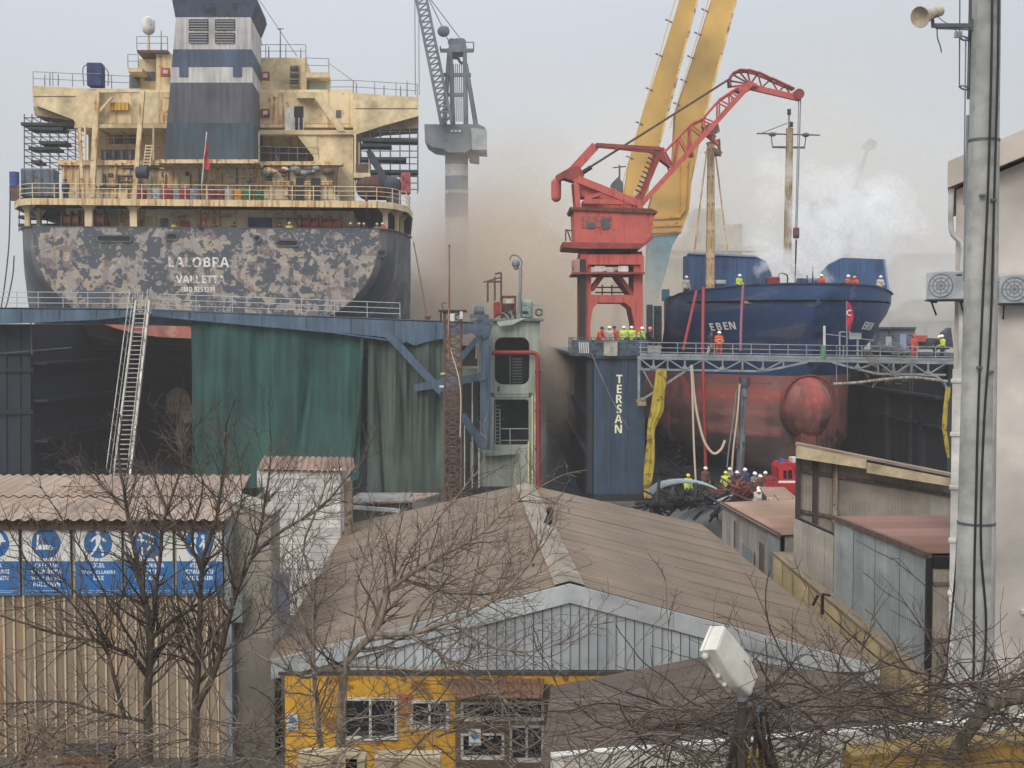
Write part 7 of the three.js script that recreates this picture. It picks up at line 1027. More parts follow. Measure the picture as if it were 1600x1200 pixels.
  const cb = thing('site_cabin', 'grey violet site cabin with pale window right of the blue bow', 'cabin', A(1405, 545, 100)); mesh('wall', [LBx(1376, 1430, 514, 548, 100, 3)], mat('#7f8496', { tex: T.worn, m: 3 }), cb); mesh('window', [LBx(1384, 1393, 526, 540, 99.9, 0.1)], mat('#c9cbc8'), cb); mesh('roof', [LBx(1374, 1432, 511, 514, 99.7, 3.6)], M.steelDark, cb); mesh('door', [LBx(1406, 1416, 522, 546, 99.9, 0.1)], mat('#9aa6c0'), cb);
  const vt = thing('covered_load', 'dark covered load with red hood behind the railing near the right edge of the gangway', 'load', A(1455, 545, 92)); mesh('tarp', [slab([[1434, 546], [1436, 534], [1452, 528], [1476, 530], [1484, 546]], 92, 2)], mat('#4a5a62', { tex: T.worn, m: 2 }), vt); mesh('red_hood', [slab([[1430, 534], [1432, 524], [1450, 524], [1446, 534]], 91.5, 1)], M.red, vt); mesh('sheet', [slab([[1472, 544], [1476, 520], [1486, 512], [1490, 544]], 91, 1)], mat('#4d4b5e', { tex: T.worn }), vt);
  const fc = thing('far_crane', 'faint far crane jib almost lost in the white steam', 'crane', V(A(1350, 0, 260).x, -1.5, -260)); mesh('jib', [cyl(A(1333, 300, 260), A(1356, 232, 260), 0.5, 0.4, 6)], M.steel, fc); mesh('head', [slab([[1350, 226], [1360, 216], [1372, 222], [1368, 232], [1354, 232]], 260, 2)], M.steel, fc); mesh('tower', [cyl(V(A(1330, 0, 260).x, -1.5, -260), A(1331, 300, 260), 0.9, 0.7, 8)], M.steel, fc);
}
// ================================================================ fire engine, scrap, water
{
  const D = 74, t = thing('fire_engine', 'red fire engine seen from the side beside the tall beige shed', 'fire engine', A(1222, 800, D)), rd = mat('#cf2f34', { tex: T.worn, m: 4, roughness: 0.4 }), P = (pp, z, th) => prism(pp.map((p) => { const a = A(p[0], p[1], D); return [a.x, a.y]; }), -D + z, -D + z - th);
  mesh('cab', [P([[1217, 752], [1217, 732], [1222, 725], [1250, 723], [1256, 726], [1256, 752]], 0, 2.2)], rd, t); mesh('body', [P([[1188, 752], [1256, 752], [1256, 776], [1188, 776]], 0.05, 2.4)], rd, t); mesh('hose_bed', [P([[1196, 748], [1216, 748], [1216, 752], [1196, 752]], 0, 2)], mat('#8d4036', { tex: T.worn }), t);
  mesh('stripe', [P([[1216, 751], [1256, 751], [1256, 754.5], [1216, 754.5]], 0.1, 0.06)], mat('#e8d8cf'), t);
  mesh('window', [P([[1224, 735], [1237, 734], [1238, 748], [1224, 748]], 0.03, 0.04)], M.glass, t); mesh('window_post', [P([[1229, 734], [1231, 734], [1231, 749], [1229, 749]], 0.05, 0.03)], rd, t);
  for (const [a, b] of [[1190, 1201], [1203, 1215], [1220, 1234], [1237, 1252]]) mesh('locker_door', [P([[a, 757], [b, 757], [b, 772], [a, 772]], 0.09, 0.05)], mat('#c13238', { tex: T.worn, m: 1, roughness: 0.4 }), t);
  mesh('roof_beacon', [P([[1224, 725], [1232, 725], [1231, 720], [1225, 720]], -0.8, 0.6)], mat('#3a62b4', { roughness: 0.3 }), t); mesh('white_box', [P([[1241, 717], [1252, 717], [1252, 725], [1241, 725]], -0.3, 1.2)], M.white, t);
  for (const x of [1198, 1240]) { const c = A(x, 782, D); c.y = 0.52; const w = mesh('wheel', [cyl(c.clone().add(V(0, 0, 0.05)), c.clone().add(V(0, 0, -0.3)), 0.5, 0.5, 18)], M.rubber, t); mesh('rim', [cyl(c.clone().add(V(0, 0, 0.07)), c.clone().add(V(0, 0, 0.04)), 0.28, 0.28, 14)], M.steel, w); }
  mesh('chassis', [b2(A(1188, 0, D).x, 0.4, -D - 0.3, A(1256, 0, D).x, A(0, 776, D).y - 0.01, -D - 2.2)], M.black, t);
  // heaps of scrap on the dock floor
  const heap = (name, label, x0, x1, y0, y1, d, n, cols, seed) => { rnd = mulberry(seed); const g = thing(name, label, 'scrap heap', A((x0 + x1) / 2, 785, d)); const lists = cols.map(() => []); for (let i = 0; i < n; i++) { const f = rr(0, 1), top = y0 + (y1 - y0) * Math.pow(Math.abs(f - 0.5) * 2, 1.3), x = x0 + (x1 - x0) * f, p = A(x, rr(top, 790), d + rr(-1.5, 1.5)), L3 = rr(0.3, 1.5), a = V(rr(-1, 1), rr(-0.35, 0.45), rr(-0.6, 0.6)).normalize().multiplyScalar(L3); lists[i % cols.length].push(i % 3 ? beam(p, p.clone().add(a), rr(0.04, 0.22), rr(0.03, 0.16)) : cyl(p, p.clone().add(a), rr(0.03, 0.12), rr(0.03, 0.12), 6)); } lists.forEach((l, i) => { const m2 = mesh('scrap', l, mat(cols[i], { tex: T.rusty, m: 1 }), g); m2.userData.kind = 'stuff'; }); };
  heap('scrap_heap', 'rusty red heap of hose and scrap left of the fire engine', 1126, 1190, 750, 786, 70, 230, ['#7d3f3a', '#6b4436', '#8b4a44', '#553a33'], 5);
  heap('scrap_heap', 'dark charred heap under the red hull left of the hanging hoses', 1022, 1096, 702, 786, 84, 150, ['#232226', '#2b272a', '#1d1e23'], 6);
  heap('scrap_heap', 'low dark wet debris at the foot of the lettered dock end', 1012, 1130, 776, 790, 66, 180, ['#2b2e33', '#24272c', '#343236'], 8);
  heap('scrap_heap', 'dark clutter on the dock floor under the ship far left', 0, 160, 690, 780, 86, 140, ['#2d3138', '#3c3a3e', '#4a3c3c'], 12);
  const wt = new THREE.MeshPhysicalMaterial({ color: 0xdfe8ec, roughness: 0.6, transmission: 0.4, thickness: 0, transparent: true, opacity: 0.34, side: THREE.DoubleSide });
  const jet = (label, pts, r0, r1) => { const c = new THREE.CatmullRomCurve3(pts.map((p) => A(p[0], p[1], p[2]))), q = [], n = 30; rnd = mulberry(r0 * 1000 | 0); for (let s = 0; s < 26; s++) { const off = V(rr(-1, 1), rr(-1, 1), rr(-1, 1)), a0 = rr(0, 0.5), pp = []; for (let i = 0; i <= 6; i++) { const f = a0 + (1 - a0) * i / 6; pp.push(c.getPoint(f).add(off.clone().multiplyScalar(r0 * 0.4 + (r1 - r0) * f * 0.8))); } q.push(tube(pp, 0.02 + 0.015 * rnd(), 4, 14)); } const o = single('water_jet', label, 'water jet', q, wt, null); return o; };
  jet('upper arching jet of white hose water', [[1124, 766, 68], [1104, 757, 69], [1080, 752, 70], [1055, 753, 72], [1032, 758, 74], [1014, 772, 76]], 0.05, 0.36);
  jet('lower straight jet of water slanting down to the left', [[1148, 772, 66], [1124, 782, 66], [1100, 793, 66], [1076, 803, 66], [1062, 812, 66]], 0.05, 0.25);
  jet('second lower jet of water close under the straight jet', [[1142, 778, 66.5], [1120, 790, 66.5], [1098, 801, 66.5], [1080, 812, 66.5]], 0.04, 0.2);
}
// ================================================================ people
const mc = new MarchingCubes(84, new THREE.MeshStandardMaterial(), false, false, 90000);
// meshes the smooth union of tapered capsules [p, q, rp, rq]; the box has its centre at c and half size h
function blob(bones, c, h, k = 0.03) {
  const n = 84, f = mc.field; mc.isolation = 0;
  const pre = bones.map(([p, q, a, b]) => ({ p, d: q.clone().sub(p), l2: Math.max(1e-9, q.distanceToSquared(p)), a, b }));
  for (let z = 0; z < n; z++) for (let y = 0; y < n; y++) for (let x = 0; x < n; x++) {
    const X = c.x + h * (x - n / 2) / (n / 2), Y = c.y + h * (y - n / 2) / (n / 2), Z = c.z + h * (z - n / 2) / (n / 2); let s = 9;
    for (const o of pre) { const ux = X - o.p.x, uy = Y - o.p.y, uz = Z - o.p.z, t = Math.min(1, Math.max(0, (ux * o.d.x + uy * o.d.y + uz * o.d.z) / o.l2)), ex = ux - o.d.x * t, ey = uy - o.d.y * t, ez = uz - o.d.z * t, d = Math.sqrt(ex * ex + ey * ey + ez * ez) - (o.a + (o.b - o.a) * t); if (s > 8) s = d; else { const m = Math.max(0, k - Math.abs(s - d)) / k; s = Math.min(s, d) - m * m * k * 0.25; } }
    f[z * n * n + y * n + x] = -s;
  }
  mc.update();
  const g = new THREE.BufferGeometry(), m = mc.count, p = new Float32Array(mc.positionArray.subarray(0, m * 3)), nn = new Float32Array(mc.normalArray.subarray(0, m * 3));
  for (let i = 0; i < m; i++) { p[i * 3] = c.x + h * p[i * 3]; p[i * 3 + 1] = c.y + h * p[i * 3 + 1]; p[i * 3 + 2] = c.z + h * p[i * 3 + 2]; const l = Math.hypot(nn[i * 3], nn[i * 3 + 1], nn[i * 3 + 2]) || 1; for (let q = 0; q < 3; q++) nn[i * 3 + q] /= l; }
  g.setAttribute('position', new THREE.BufferAttribute(p, 3)); g.setAttribute('normal', new THREE.BufferAttribute(nn, 3));
  return g;
}
// poses: joints for a figure 1.76 m tall facing +z
const POSE = {
  stand: { lean: 0, la: [[0.24, 1.12, 0.02], [0.27, 0.88, 0.08]], ra: [[-0.24, 1.12, 0.0], [-0.26, 0.88, 0.1]], ll: [[0.11, 0.5, 0.02], [0.12, 0.08, 0]], rl: [[-0.11, 0.5, 0.02], [-0.13, 0.08, -0.02]] },
  hold: { lean: 0.08, la: [[0.27, 1.13, 0.08], [0.13, 1.08, 0.36]], ra: [[-0.27, 1.13, 0.06], [-0.1, 1.0, 0.32]], ll: [[0.13, 0.5, 0.08], [0.14, 0.08, 0.06]], rl: [[-0.13, 0.5, 0.0], [-0.16, 0.08, -0.14]] },
  walk: { lean: 0.05, la: [[0.24, 1.12, 0.1], [0.22, 0.92, 0.28]], ra: [[-0.24, 1.13, -0.1], [-0.25, 0.89, -0.12]], ll: [[0.1, 0.5, -0.06], [0.11, 0.12, -0.32]], rl: [[-0.1, 0.52, 0.2], [-0.11, 0.08, 0.26]] },
  bend: { lean: 0.5, la: [[0.25, 0.98, 0.42], [0.2, 0.76, 0.6]], ra: [[-0.25, 0.98, 0.4], [-0.18, 0.74, 0.56]], ll: [[0.12, 0.5, 0.06], [0.13, 0.08, 0.04]], rl: [[-0.12, 0.5, 0.02], [-0.14, 0.08, -0.06]] },
};
const figure = {};
for (const [name, P] of Object.entries(POSE)) {
  const hip = V(0, 0.93, 0), R = (y, z) => V(0, 0.93 + Math.cos(P.lean) * (y - 0.93) - Math.sin(P.lean) * z, Math.sin(P.lean) * (y - 0.93) + Math.cos(P.lean) * z);
  const neck = R(1.47, 0), chest = R(1.32, 0.0), belly = R(1.08, 0.01), nod = P.lean * 0.5, hc = neck.clone().add(V(0, 0.17, 0.03 + nod * 0.1));
  const sh = (s) => R(1.41, -0.01).add(V(0.18 * s, 0, 0)), hp = (s) => V(0.09 * s, 0.9, 0), arm = (s) => (s > 0 ? P.la : P.ra).map((q) => V(...q)), leg = (s) => (s > 0 ? P.ll : P.rl).map((q) => V(...q));
  const body = [[neck, hc, 0.055, 0.06], [hc.clone().add(V(0, -0.05, 0.02)), hc.clone().add(V(0, 0.06, -0.01)), 0.078, 0.098], [hc.clone().add(V(0, -0.01, 0.09)), hc.clone().add(V(0, -0.03, 0.115)), 0.012, 0.018], [hc.clone().add(V(0.1, -0.02, 0)), hc.clone().add(V(0.1, 0.02, 0)), 0.014, 0.018], [hc.clone().add(V(-0.1, -0.02, 0)), hc.clone().add(V(-0.1, 0.02, 0)), 0.014, 0.018], [belly, chest, 0.12, 0.13], [hip, belly, 0.13, 0.12]];
  const jacket = [[belly.clone().add(V(0, -0.16, 0)), chest, 0.165, 0.165], [sh(1), sh(-1), 0.095, 0.095], [chest, neck.clone().add(V(0, -0.03, 0)), 0.14, 0.09], [belly.clone().add(V(0.07, -0.14, 0)), chest.clone().add(V(0.08, 0, 0)), 0.12, 0.12], [belly.clone().add(V(-0.07, -0.14, 0)), chest.clone().add(V(-0.08, 0, 0)), 0.12, 0.12]], trousers = [[hp(1), hp(-1), 0.13, 0.13]], boots = [], fingers = [];
  for (const s of [1, -1]) {
    const [el, wr] = arm(s), [kn, an] = leg(s), d = wr.clone().sub(el).normalize(), hand = wr.clone().addScaledVector(d, 0.07);
    body.push([sh(s), el, 0.05, 0.042], [el, wr, 0.042, 0.03], [wr, hand, 0.032, 0.036], [hp(s), kn, 0.08, 0.055], [kn, an, 0.05, 0.036]);
    jacket.push([sh(s), el, 0.08, 0.066], [el, wr.clone().addScaledVector(d, -0.02), 0.064, 0.052]);
    trousers.push([hp(s), kn, 0.115, 0.085], [kn, an.clone().add(V(0, 0.04, 0)), 0.082, 0.072]);
    boots.push([an, an.clone().add(V(0, -0.035, 0.15)), 0.062, 0.05], [an.clone().add(V(0, 0.14, 0)), an, 0.066, 0.06], [an.clone().add(V(0, -0.03, -0.05)), an.clone().add(V(0, -0.035, 0.05)), 0.05, 0.05]);
    const side = d.clone().cross(V(0, 0, 1)).normalize(); for (let k = 0; k < 4; k++) { const b0 = hand.clone().addScaledVector(side, (k - 1.5) * 0.019), m0 = b0.clone().addScaledVector(d, 0.04), e0 = m0.clone().addScaledVector(d, 0.022 + 0.006 * (k === 1 || k === 2)).add(V(0, -0.012, 0.02)); fingers.push(cyl(b0, m0, 0.0095, 0.009, 6), cyl(m0, e0, 0.009, 0.007, 6)); } const th = wr.clone().addScaledVector(side, -0.034 * s).addScaledVector(d, 0.03); fingers.push(cyl(th, th.clone().addScaledVector(d, 0.045).addScaledVector(side, -0.025 * s), 0.011, 0.008, 6));
  }
  const c = V(0, 0.92, 0.05), eye = [1, -1].map((s) => sph(hc.clone().add(V(0.034 * s, 0.015, 0.086)), 0.011, 6));
  const helmet = new THREE.SphereGeometry(0.135, 16, 8, 0, 2 * PI, 0, PI / 2); const hm = mm([hc.x, hc.y + 0.035, hc.z - 0.005], [nod * 0.6, 0, 0], [0.95, 0.95, 1.08]);
  figure[name] = { body: keep([flat(blob(body, c, 1.0, 0.05)), ...fingers]), jacket: keep([blob(jacket, c, 1.0, 0.07)]), trousers: keep([blob(trousers, c, 1.0, 0.05)]), boots: keep([blob(boots, c, 1.0, 0.02)]), eye: keep(eye), helmet: keep([flat(helmet, hm), flat(new THREE.CylinderGeometry(0.15, 0.152, 0.012, 18), hm.clone().multiply(new THREE.Matrix4().makeTranslation(0, -0.004, 0.02))), flat(new THREE.BoxGeometry(0.025, 0.02, 0.2), hm.clone().multiply(new THREE.Matrix4().makeTranslation(0, 0.135, 0)))]),
    band: keep([0.04, 0.22].map((y) => flat(new THREE.TorusGeometry(1, 0.09, 4, 22), mm([R(1.02 + y, 0).x, R(1.02 + y, 0.0).y, R(1.02 + y, 0).z], [PI / 2 + P.lean, 0, 0], [0.235, 0.178, 0.24])))) };
}
const skin = mat('#b98a6c', { roughness: 0.6 }), bandM = mat('#c9cbc6', { roughness: 0.3 }), boot = mat('#2a2725', { roughness: 0.7 }), eyeM = mat('#1d1a18');
const cloth = (c) => mat(c, { tex: T.grunge, m: 0.8, roughness: 0.9 });
const C = { hv: cloth('#d3ee52'), or: cloth('#ef6a43'), or2: cloth('#e0573c'), dk: cloth('#3a3440'), nv: cloth('#2f3a5c'), bl: cloth('#38508c'), gr: cloth('#8f9297'), br: cloth('#6f5146'), wt: cloth('#cfc9c2'), pk: cloth('#d0605e') };
const H = { w: mat('#eeece6', { roughness: 0.35 }), o: mat('#f2823a', { roughness: 0.4 }), r: mat('#c93a34', { roughness: 0.4 }), y: mat('#e9d34a', { roughness: 0.4 }), k: mat('#26242a', { roughness: 0.7 }) };
function person(label, feet, ry, pose, jk, tr, hm, band, group) {
  const t = local('person', label, 'person', feet, group, ry), f = figure[pose];
  put('body', f.body, skin, t, V(0, 0, 0)); put('trousers', f.trousers, C[tr], t, V(0, 0, 0)); put('jacket', f.jacket, C[jk], t, V(0, 0, 0)); put('boots', f.boots, boot, t, V(0, 0, 0)); put('eyes', f.eye, eyeM, t, V(0, 0, 0));
  put(hm === 'k' ? 'hair' : 'helmet', f.helmet, H[hm], t, V(0, 0, 0)); if (band) put('reflective_band', f.band, bandM, t, V(0, 0, 0));
  return t;
}
const onY = (px, py, d, y) => { const p = A(px, py, d); p.y = y; return p; };
{ // on the truss gangway
  const y = A(1127, 559, 79.9).y, yy = (px) => A(px, 559 + (px - 1000) * 0.016 - 1, 79.9).y;
  person('worker in orange jacket and white helmet leaning at the gangway rail left of centre', onY(1127, 0, 79.9, yy(1127)), 0.2, 'hold', 'or', 'or2', 'w', true);
  person('dark jacketed figure in pale trousers just left of the orange worker on the gangway', onY(1114, 0, 80.1, yy(1114)), 2.2, 'walk', 'dk', 'wt', 'k', false);
  person('worker in coral overalls at the far right end of the gangway', onY(1436, 0, 79.9, yy(1436)), 0.4, 'stand', 'pk', 'pk', 'r', false);
  person('person in lime jacket half hidden by the white downpipe at the gangway end', onY(1481, 0, 80.1, yy(1481)), -1.4, 'hold', 'hv', 'nv', 'w', true);
  person('bent figure in dark clothes with white helmet near the right end of the gangway', onY(1468, 0, 80.3, yy(1468)), 1.2, 'bend', 'dk', 'nv', 'w', false);
  // crew on the dock end
  const yd = A(950, 556, 80).y + 0.17, g = 'firefighters grouped on the lettered dock end';
  person('leftmost worker in orange bending at the foot of the red crane', onY(936, 0, 80.4, yd), 0.9, 'bend', 'or2', 'or2', 'k', false);
  person('white helmeted figure just left of the three lime vests on the dock end', onY(954, 0, 80.8, yd), 0, 'stand', 'wt', 'nv', 'w', false);
  person('orange clad figure behind the pale control box on the dock end', onY(962, 0, 81.2, yd), -0.4, 'stand', 'or2', 'nv', 'k', false);
  person('leftmost lime vested firefighter with white helmet on the dock end', onY(976, 0, 80.4, yd), 2.6, 'hold', 'hv', 'nv', 'w', true);
  person('middle lime vested firefighter of the three on the dock end', onY(989, 0, 80.6, yd), 2.9, 'stand', 'hv', 'nv', 'w', true);
  person('right lime vested firefighter of the three, bending on the dock end', onY(999, 0, 80.2, yd), 1.9, 'bend', 'hv', 'nv', 'w', true);
  person('orange helmeted worker right of the lime vests at the start of the gangway', onY(1011, 0, 80.3, yd), 1.7, 'bend', 'dk', 'nv', 'o', false);
}
{ // on the forecastle of the blue ship
  const y = 13.45, f = (px, d, label, ry, pose, jk, hm, band) => person(label, onY(px, 0, d, y), ry, pose, jk, 'nv', hm, band);
  f(1158, 88.5, 'worker in white helmet and hi-vis at the left of the blue ship bow', 0.6, 'hold', 'hv', 'w', true); f(1288, 88.5, 'worker in red with white helmet at the centre right of the blue ship bow', 0.1, 'stand', 'or2', 'w', false); f(1330, 89.5, 'left one of two orange workers bending on the blue ship bow', 0.8, 'stand', 'or', 'w', false); f(1344, 89.8, 'right one of two orange workers bending on the blue ship bow', -0.8, 'bend', 'or', 'o', false); f(1381, 90.5, 'pale figure at the right end of the blue ship bow', 0.1, 'hold', 'wt', 'w', false); f(1075, 91, 'pale helmeted figure at the left end of the blue ship bow', 0.4, 'stand', 'wt', 'w', false);
}
{ // on the stern deck of the large ship
  const f = (px, t, label, ry, pose, jk, hm, band) => { const p = L(px, 360, t); p.y = 17.86; p.applyMatrix4(shipM); person(label, p, ry, pose, jk, 'nv', hm, band); };
  f(452, 0.9, 'worker in lime jacket and white helmet left of the dark red winches', 0.3, 'hold', 'hv', 'w', true); f(548, 0.8, 'dark clad worker with pale helmet just right of the dark red winches', 0, 'stand', 'dk', 'w', false); f(561, 0.9, 'left of two white helmeted workers close together on the ship deck', 0.3, 'stand', 'nv', 'w', false); f(569, 1.0, 'right of two white helmeted workers close together on the ship deck', -0.4, 'stand', 'nv', 'w', false); f(589, 1.1, 'white helmeted worker behind the coral jacketed one on the ship deck', 0.2, 'stand', 'gr', 'w', false); f(597, 0.9, 'worker in coral jacket at the right end of the ship deck', 0.5, 'hold', 'pk', 'w', false);
  f(335, 0.8, 'dark figure by the post in the middle of the ship stern', 0.2, 'bend', 'dk', 'k', false); f(323, 0.9, 'small figure in dark red left of the middle post on the ship stern', -0.4, 'bend', 'br', 'r', false); f(363, 0.8, 'dark haired figure right of the middle of the ship stern', 0.7, 'bend', 'dk', 'k', false); f(192, 0.8, 'dark headed figure between the two left columns on the ship stern', 0.2, 'bend', 'br', 'k', false); f(436, 0.8, 'dark headed figure left of the lime jacketed worker', 0.3, 'bend', 'dk', 'k', false); f(270, 0.9, 'bent green clad figure left of the red box on the ship stern', 0.9, 'bend', 'hv', 'k', false);
}
{ const p = L(103, 315, 2.5); p.y = ys0(); p.applyMatrix4(shipM); person('worker in navy overalls on the ship upper deck beside the left slanting post', p, 0.3, 'stand', 'nv', 'nv', 'k', false); }
function ys0() { return L(330, 313, 0).y + 0.02; }
{ // on the dock floor by the fire engine
  const f = (px, py, d, label, ry, pose, jk, tr, hm, band) => { const h = A(px, py, d), p = h.clone(); p.y = h.y - 1.72; return person(label, p, ry, pose, jk, tr, hm, band); };
  f(1075, 742, 78, 'lone firefighter in lime jacket standing in the water spray', 0.4, 'stand', 'hv', 'nv', 'y', true); f(1102, 731, 77, 'grey clad figure with white helmet below the straight red hose', 0.4, 'stand', 'br', 'dk', 'w', false); f(1134, 738, 74, 'firefighter in bright lime jacket seen from behind at the scrap heap', 3.0, 'hold', 'hv', 'nv', 'y', true); f(1140, 732, 77, 'white helmeted figure behind the bright lime firefighter', 0.2, 'stand', 'gr', 'nv', 'w', false); f(1151, 737, 75, 'dark figure with small white helmet between lime firefighter and blue overalls', 0.2, 'hold', 'dk', 'dk', 'w', false); f(1164, 733, 74, 'worker in blue overalls and white helmet beside the steel column', 0.1, 'stand', 'bl', 'bl', 'w', false); f(1178, 739, 74, 'grey clad worker with white helmet right of the blue overalls', 0.7, 'hold', 'gr', 'gr', 'w', true); f(1187, 743, 73, 'worker in brown with lowered white helmet left of the fire engine', 0.3, 'hold', 'br', 'br', 'w', false); f(1196, 738, 75, 'worker with white helmet closest to the fire engine', -0.3, 'stand', 'br', 'dk', 'w', false);
  f(1180, 760, 68, 'pale clad crouching figure in the red scrap heap', 0.5, 'bend', 'wt', 'wt', 'w', false); f(1186, 766, 66, 'second pale clad figure lower in the red scrap heap', -0.2, 'stand', 'wt', 'br', 'w', false);
}
// ================================================================ smoke
{
  const pt = dataTex(256, 256, (u, v) => { const r = Math.hypot(u - 0.5, v - 0.5) * 2, n = fbm(N1, u, v, 4, 5), a = Math.pow(Math.max(0, 1 - r - (n - 0.5) * 0.5), 1.25) * 255 * sst(1, 0.8, r); return [a, a, a]; }, false);
  const ragged = dataTex(256, 256, (u, v) => { const r = Math.hypot(u - 0.5, v - 0.5) * 2, n = fbm(N2, u, v, 3, 4, 0.5), a = sst(0.25, 0.85, n + (0.5 - r) * 0.8) * sst(1, 0.75, r) * 255; return [a, a, a]; }, false);
  const puffG = new THREE.CircleGeometry(1, 20);
  const smoke = (name, color, op, list, kind, map) => {
    const m = new THREE.MeshPhysicalMaterial({ color, roughness: 1, transmission: 0.5, thickness: 0, specularIntensity: 0, transparent: true, opacity: op, alphaMap: map, side: THREE.DoubleSide });
    const o = new THREE.InstancedMesh(puffG, m, list.length), q = new THREE.Quaternion(), mx = new THREE.Matrix4();
    list.forEach(([p, r], i) => { q.setFromEuler(new THREE.Euler(rr(-0.3, 0.3), rr(-0.3, 0.3), rr(0, 6.28), 'YXZ')); mx.compose(p, q, V(r, r, r)); o.setMatrixAt(i, mx); });
    o.name = numbered(name); scene.add(o); setData(o, kind[0], kind[1], null, 'stuff'); return o;
  };
  rnd = mulberry(99);
  const brown = [], grey = [], steam = [];
  for (let i = 0; i < 30; i++) { const f = (i + 0.5) / 30, d = rr(112, 185); brown.push([A(640 + 340 * f + rr(-25, 25), 565 - (f < 0.25 ? 150 : f < 0.8 ? 210 : 130) * Math.pow(rnd(), 1.3), d), rr(8, 15)]); }
  for (let i = 0; i < 8; i++) brown.push([A(rr(840, 890), rr(560, 700), rr(100, 140)), rr(3, 6)]);
  for (let i = 0; i < 22; i++) { const d = rr(140, 225); grey.push([A(740 + 36 * i + rr(-40, 40), 520 - 320 * Math.pow(rnd(), 1.2), d), rr(18, 34)]); }
  for (let i = 0; i < 64; i++) { const f = Math.pow(i / 64, 0.8); steam.push([A(1236 + rr(-50, 50) * (0.5 + f) + 100 * f, 446 - 165 * f * rr(0.75, 1.05) + rr(-14, 14), rr(93, 122)), rr(0.9, 1.9) + 1.9 * f * rnd()]); }
  for (let i = 0; i < 16; i++) steam.push([A(1188 + 8 * i, rr(395, 446), rr(90, 96)), rr(0.7, 1.6)]);
  for (let i = 0; i < 14; i++) steam.push([A(rr(1180, 1420), rr(250, 400), rr(110, 130)), rr(2, 4)]);
  smoke('smoke', 0xddccb8, 0.68, brown, ['brown smoke drifting up between the grey crane column and the red crane', 'smoke'], pt);
  smoke('smoke', 0xeeeae4, 0.42, grey, ['thin grey smoke spread behind the yellow booms and the blue ship', 'smoke'], pt);
  smoke('smoke', 0xffffff, 0.46, steam, ['white steam billowing from the deck of the blue ship', 'steam'], ragged);
}
// ================================================================ bare trees and vines
class Twigs { // many thin tapered tubes in one buffer
  constructor() { this.p = []; this.n = []; this.ix = []; }
  limb(pts, r0, r1, sides) {
    const start = this.p.length / 3, n = pts.length;
    let u = V(0.31, 0.12, 1);
    for (let i = 0; i < n; i++) {
      const d = pts[Math.min(n - 1, i + 1)].clone().sub(pts[Math.max(0, i - 1)]).normalize(), w = d.clone(), r = r0 + (r1 - r0) * i / (n - 1); u = u.clone().addScaledVector(d, -u.dot(d)); if (u.lengthSq() < 1e-4) u.set(d.y, -d.x, 0.01); u.normalize(); w.cross(u);
      for (let k = 0; k < sides; k++) { const a = k / sides * 2 * PI, c = Math.cos(a), s = Math.sin(a), nx = u.x * c + w.x * s, ny = u.y * c + w.y * s, nz = u.z * c + w.z * s; this.p.push(pts[i].x + nx * r, pts[i].y + ny * r, pts[i].z + nz * r); this.n.push(nx, ny, nz); }
    }
    for (let i = 0; i + 1 < n; i++) for (let k = 0; k < sides; k++) { const a = start + i * sides + k, b = start + i * sides + (k + 1) % sides; this.ix.push(a, b, a + sides, b, b + sides, a + sides); }
  }
  mesh(name, m, parent) {
    const g = new THREE.BufferGeometry(), o = rootOf(parent).position, p = new Float32Array(this.p), uv = new Float32Array(p.length / 3 * 2);
    for (let i = 0; i < p.length; i += 3) { uv[i / 3 * 2] = p[i] + p[i + 2] * 0.5; uv[i / 3 * 2 + 1] = p[i + 1]; p[i] -= o.x; p[i + 1] -= o.y; p[i + 2] -= o.z; }
    g.setAttribute('position', new THREE.BufferAttribute(p, 3)); g.setAttribute('normal', new THREE.BufferAttribute(new Float32Array(this.n), 3)); g.setAttribute('uv', new THREE.BufferAttribute(uv, 2)); g.setIndex(this.ix);
    const q = new THREE.Mesh(g, m); q.name = name; q.castShadow = q.receiveShadow = true; parent.add(q); return q;
  }
}
const barks = ['#62584f', '#766c63', '#958b80', '#4a423c'].map((c) => mat(c, { tex: T.bark, m: 0.7, roughness: 0.95, bump: 0.008, bm: 0.35 }));
// a crooked shoot from p along d, with side shoots; minor shoots go to the list tw
function shoot(tw, p, d, len, r, level, up = 0.25) {
  const n = Math.max(3, Math.round(len / 0.12)), pts = [p.clone()], dir = d.clone().normalize(); let q = p.clone();
  const nodes = [];
  for (let i = 1; i <= n; i++) { dir.add(V(rr(-0.2, 0.2), rr(-0.2, 0.2) + up * 0.12, rr(-0.2, 0.2))).normalize(); q = q.clone().addScaledVector(dir, len / n); pts.push(q); nodes.push([q, dir.clone(), i / n]); }
  tw.limb(pts, r, Math.max(0.003, r * 0.35), level > 1 ? 5 : level > 0 ? 4 : 3);
  if (level <= 0) return;
  const kids = Math.round(len * (level > 1 ? 5 : 6) * rr(0.8, 1.2));
  for (let k = 0; k < kids; k++) { const [b, dd, f] = nodes[Math.min(n - 1, Math.floor(rr(0.15, 1) * n))]; const perp = V(rr(-1, 1), rr(-0.5, 1), rr(-1, 1)).cross(dd).normalize(); shoot(tw, b, dd.clone().multiplyScalar(rr(0.5, 0.9)).addScaledVector(perp, rr(0.5, 0.95)), len * rr(0.25, 0.5) * (1.1 - 0.4 * f), Math.max(0.004, r * (1 - 0.6 * f) * rr(0.4, 0.6)), level - 1, up); }
}
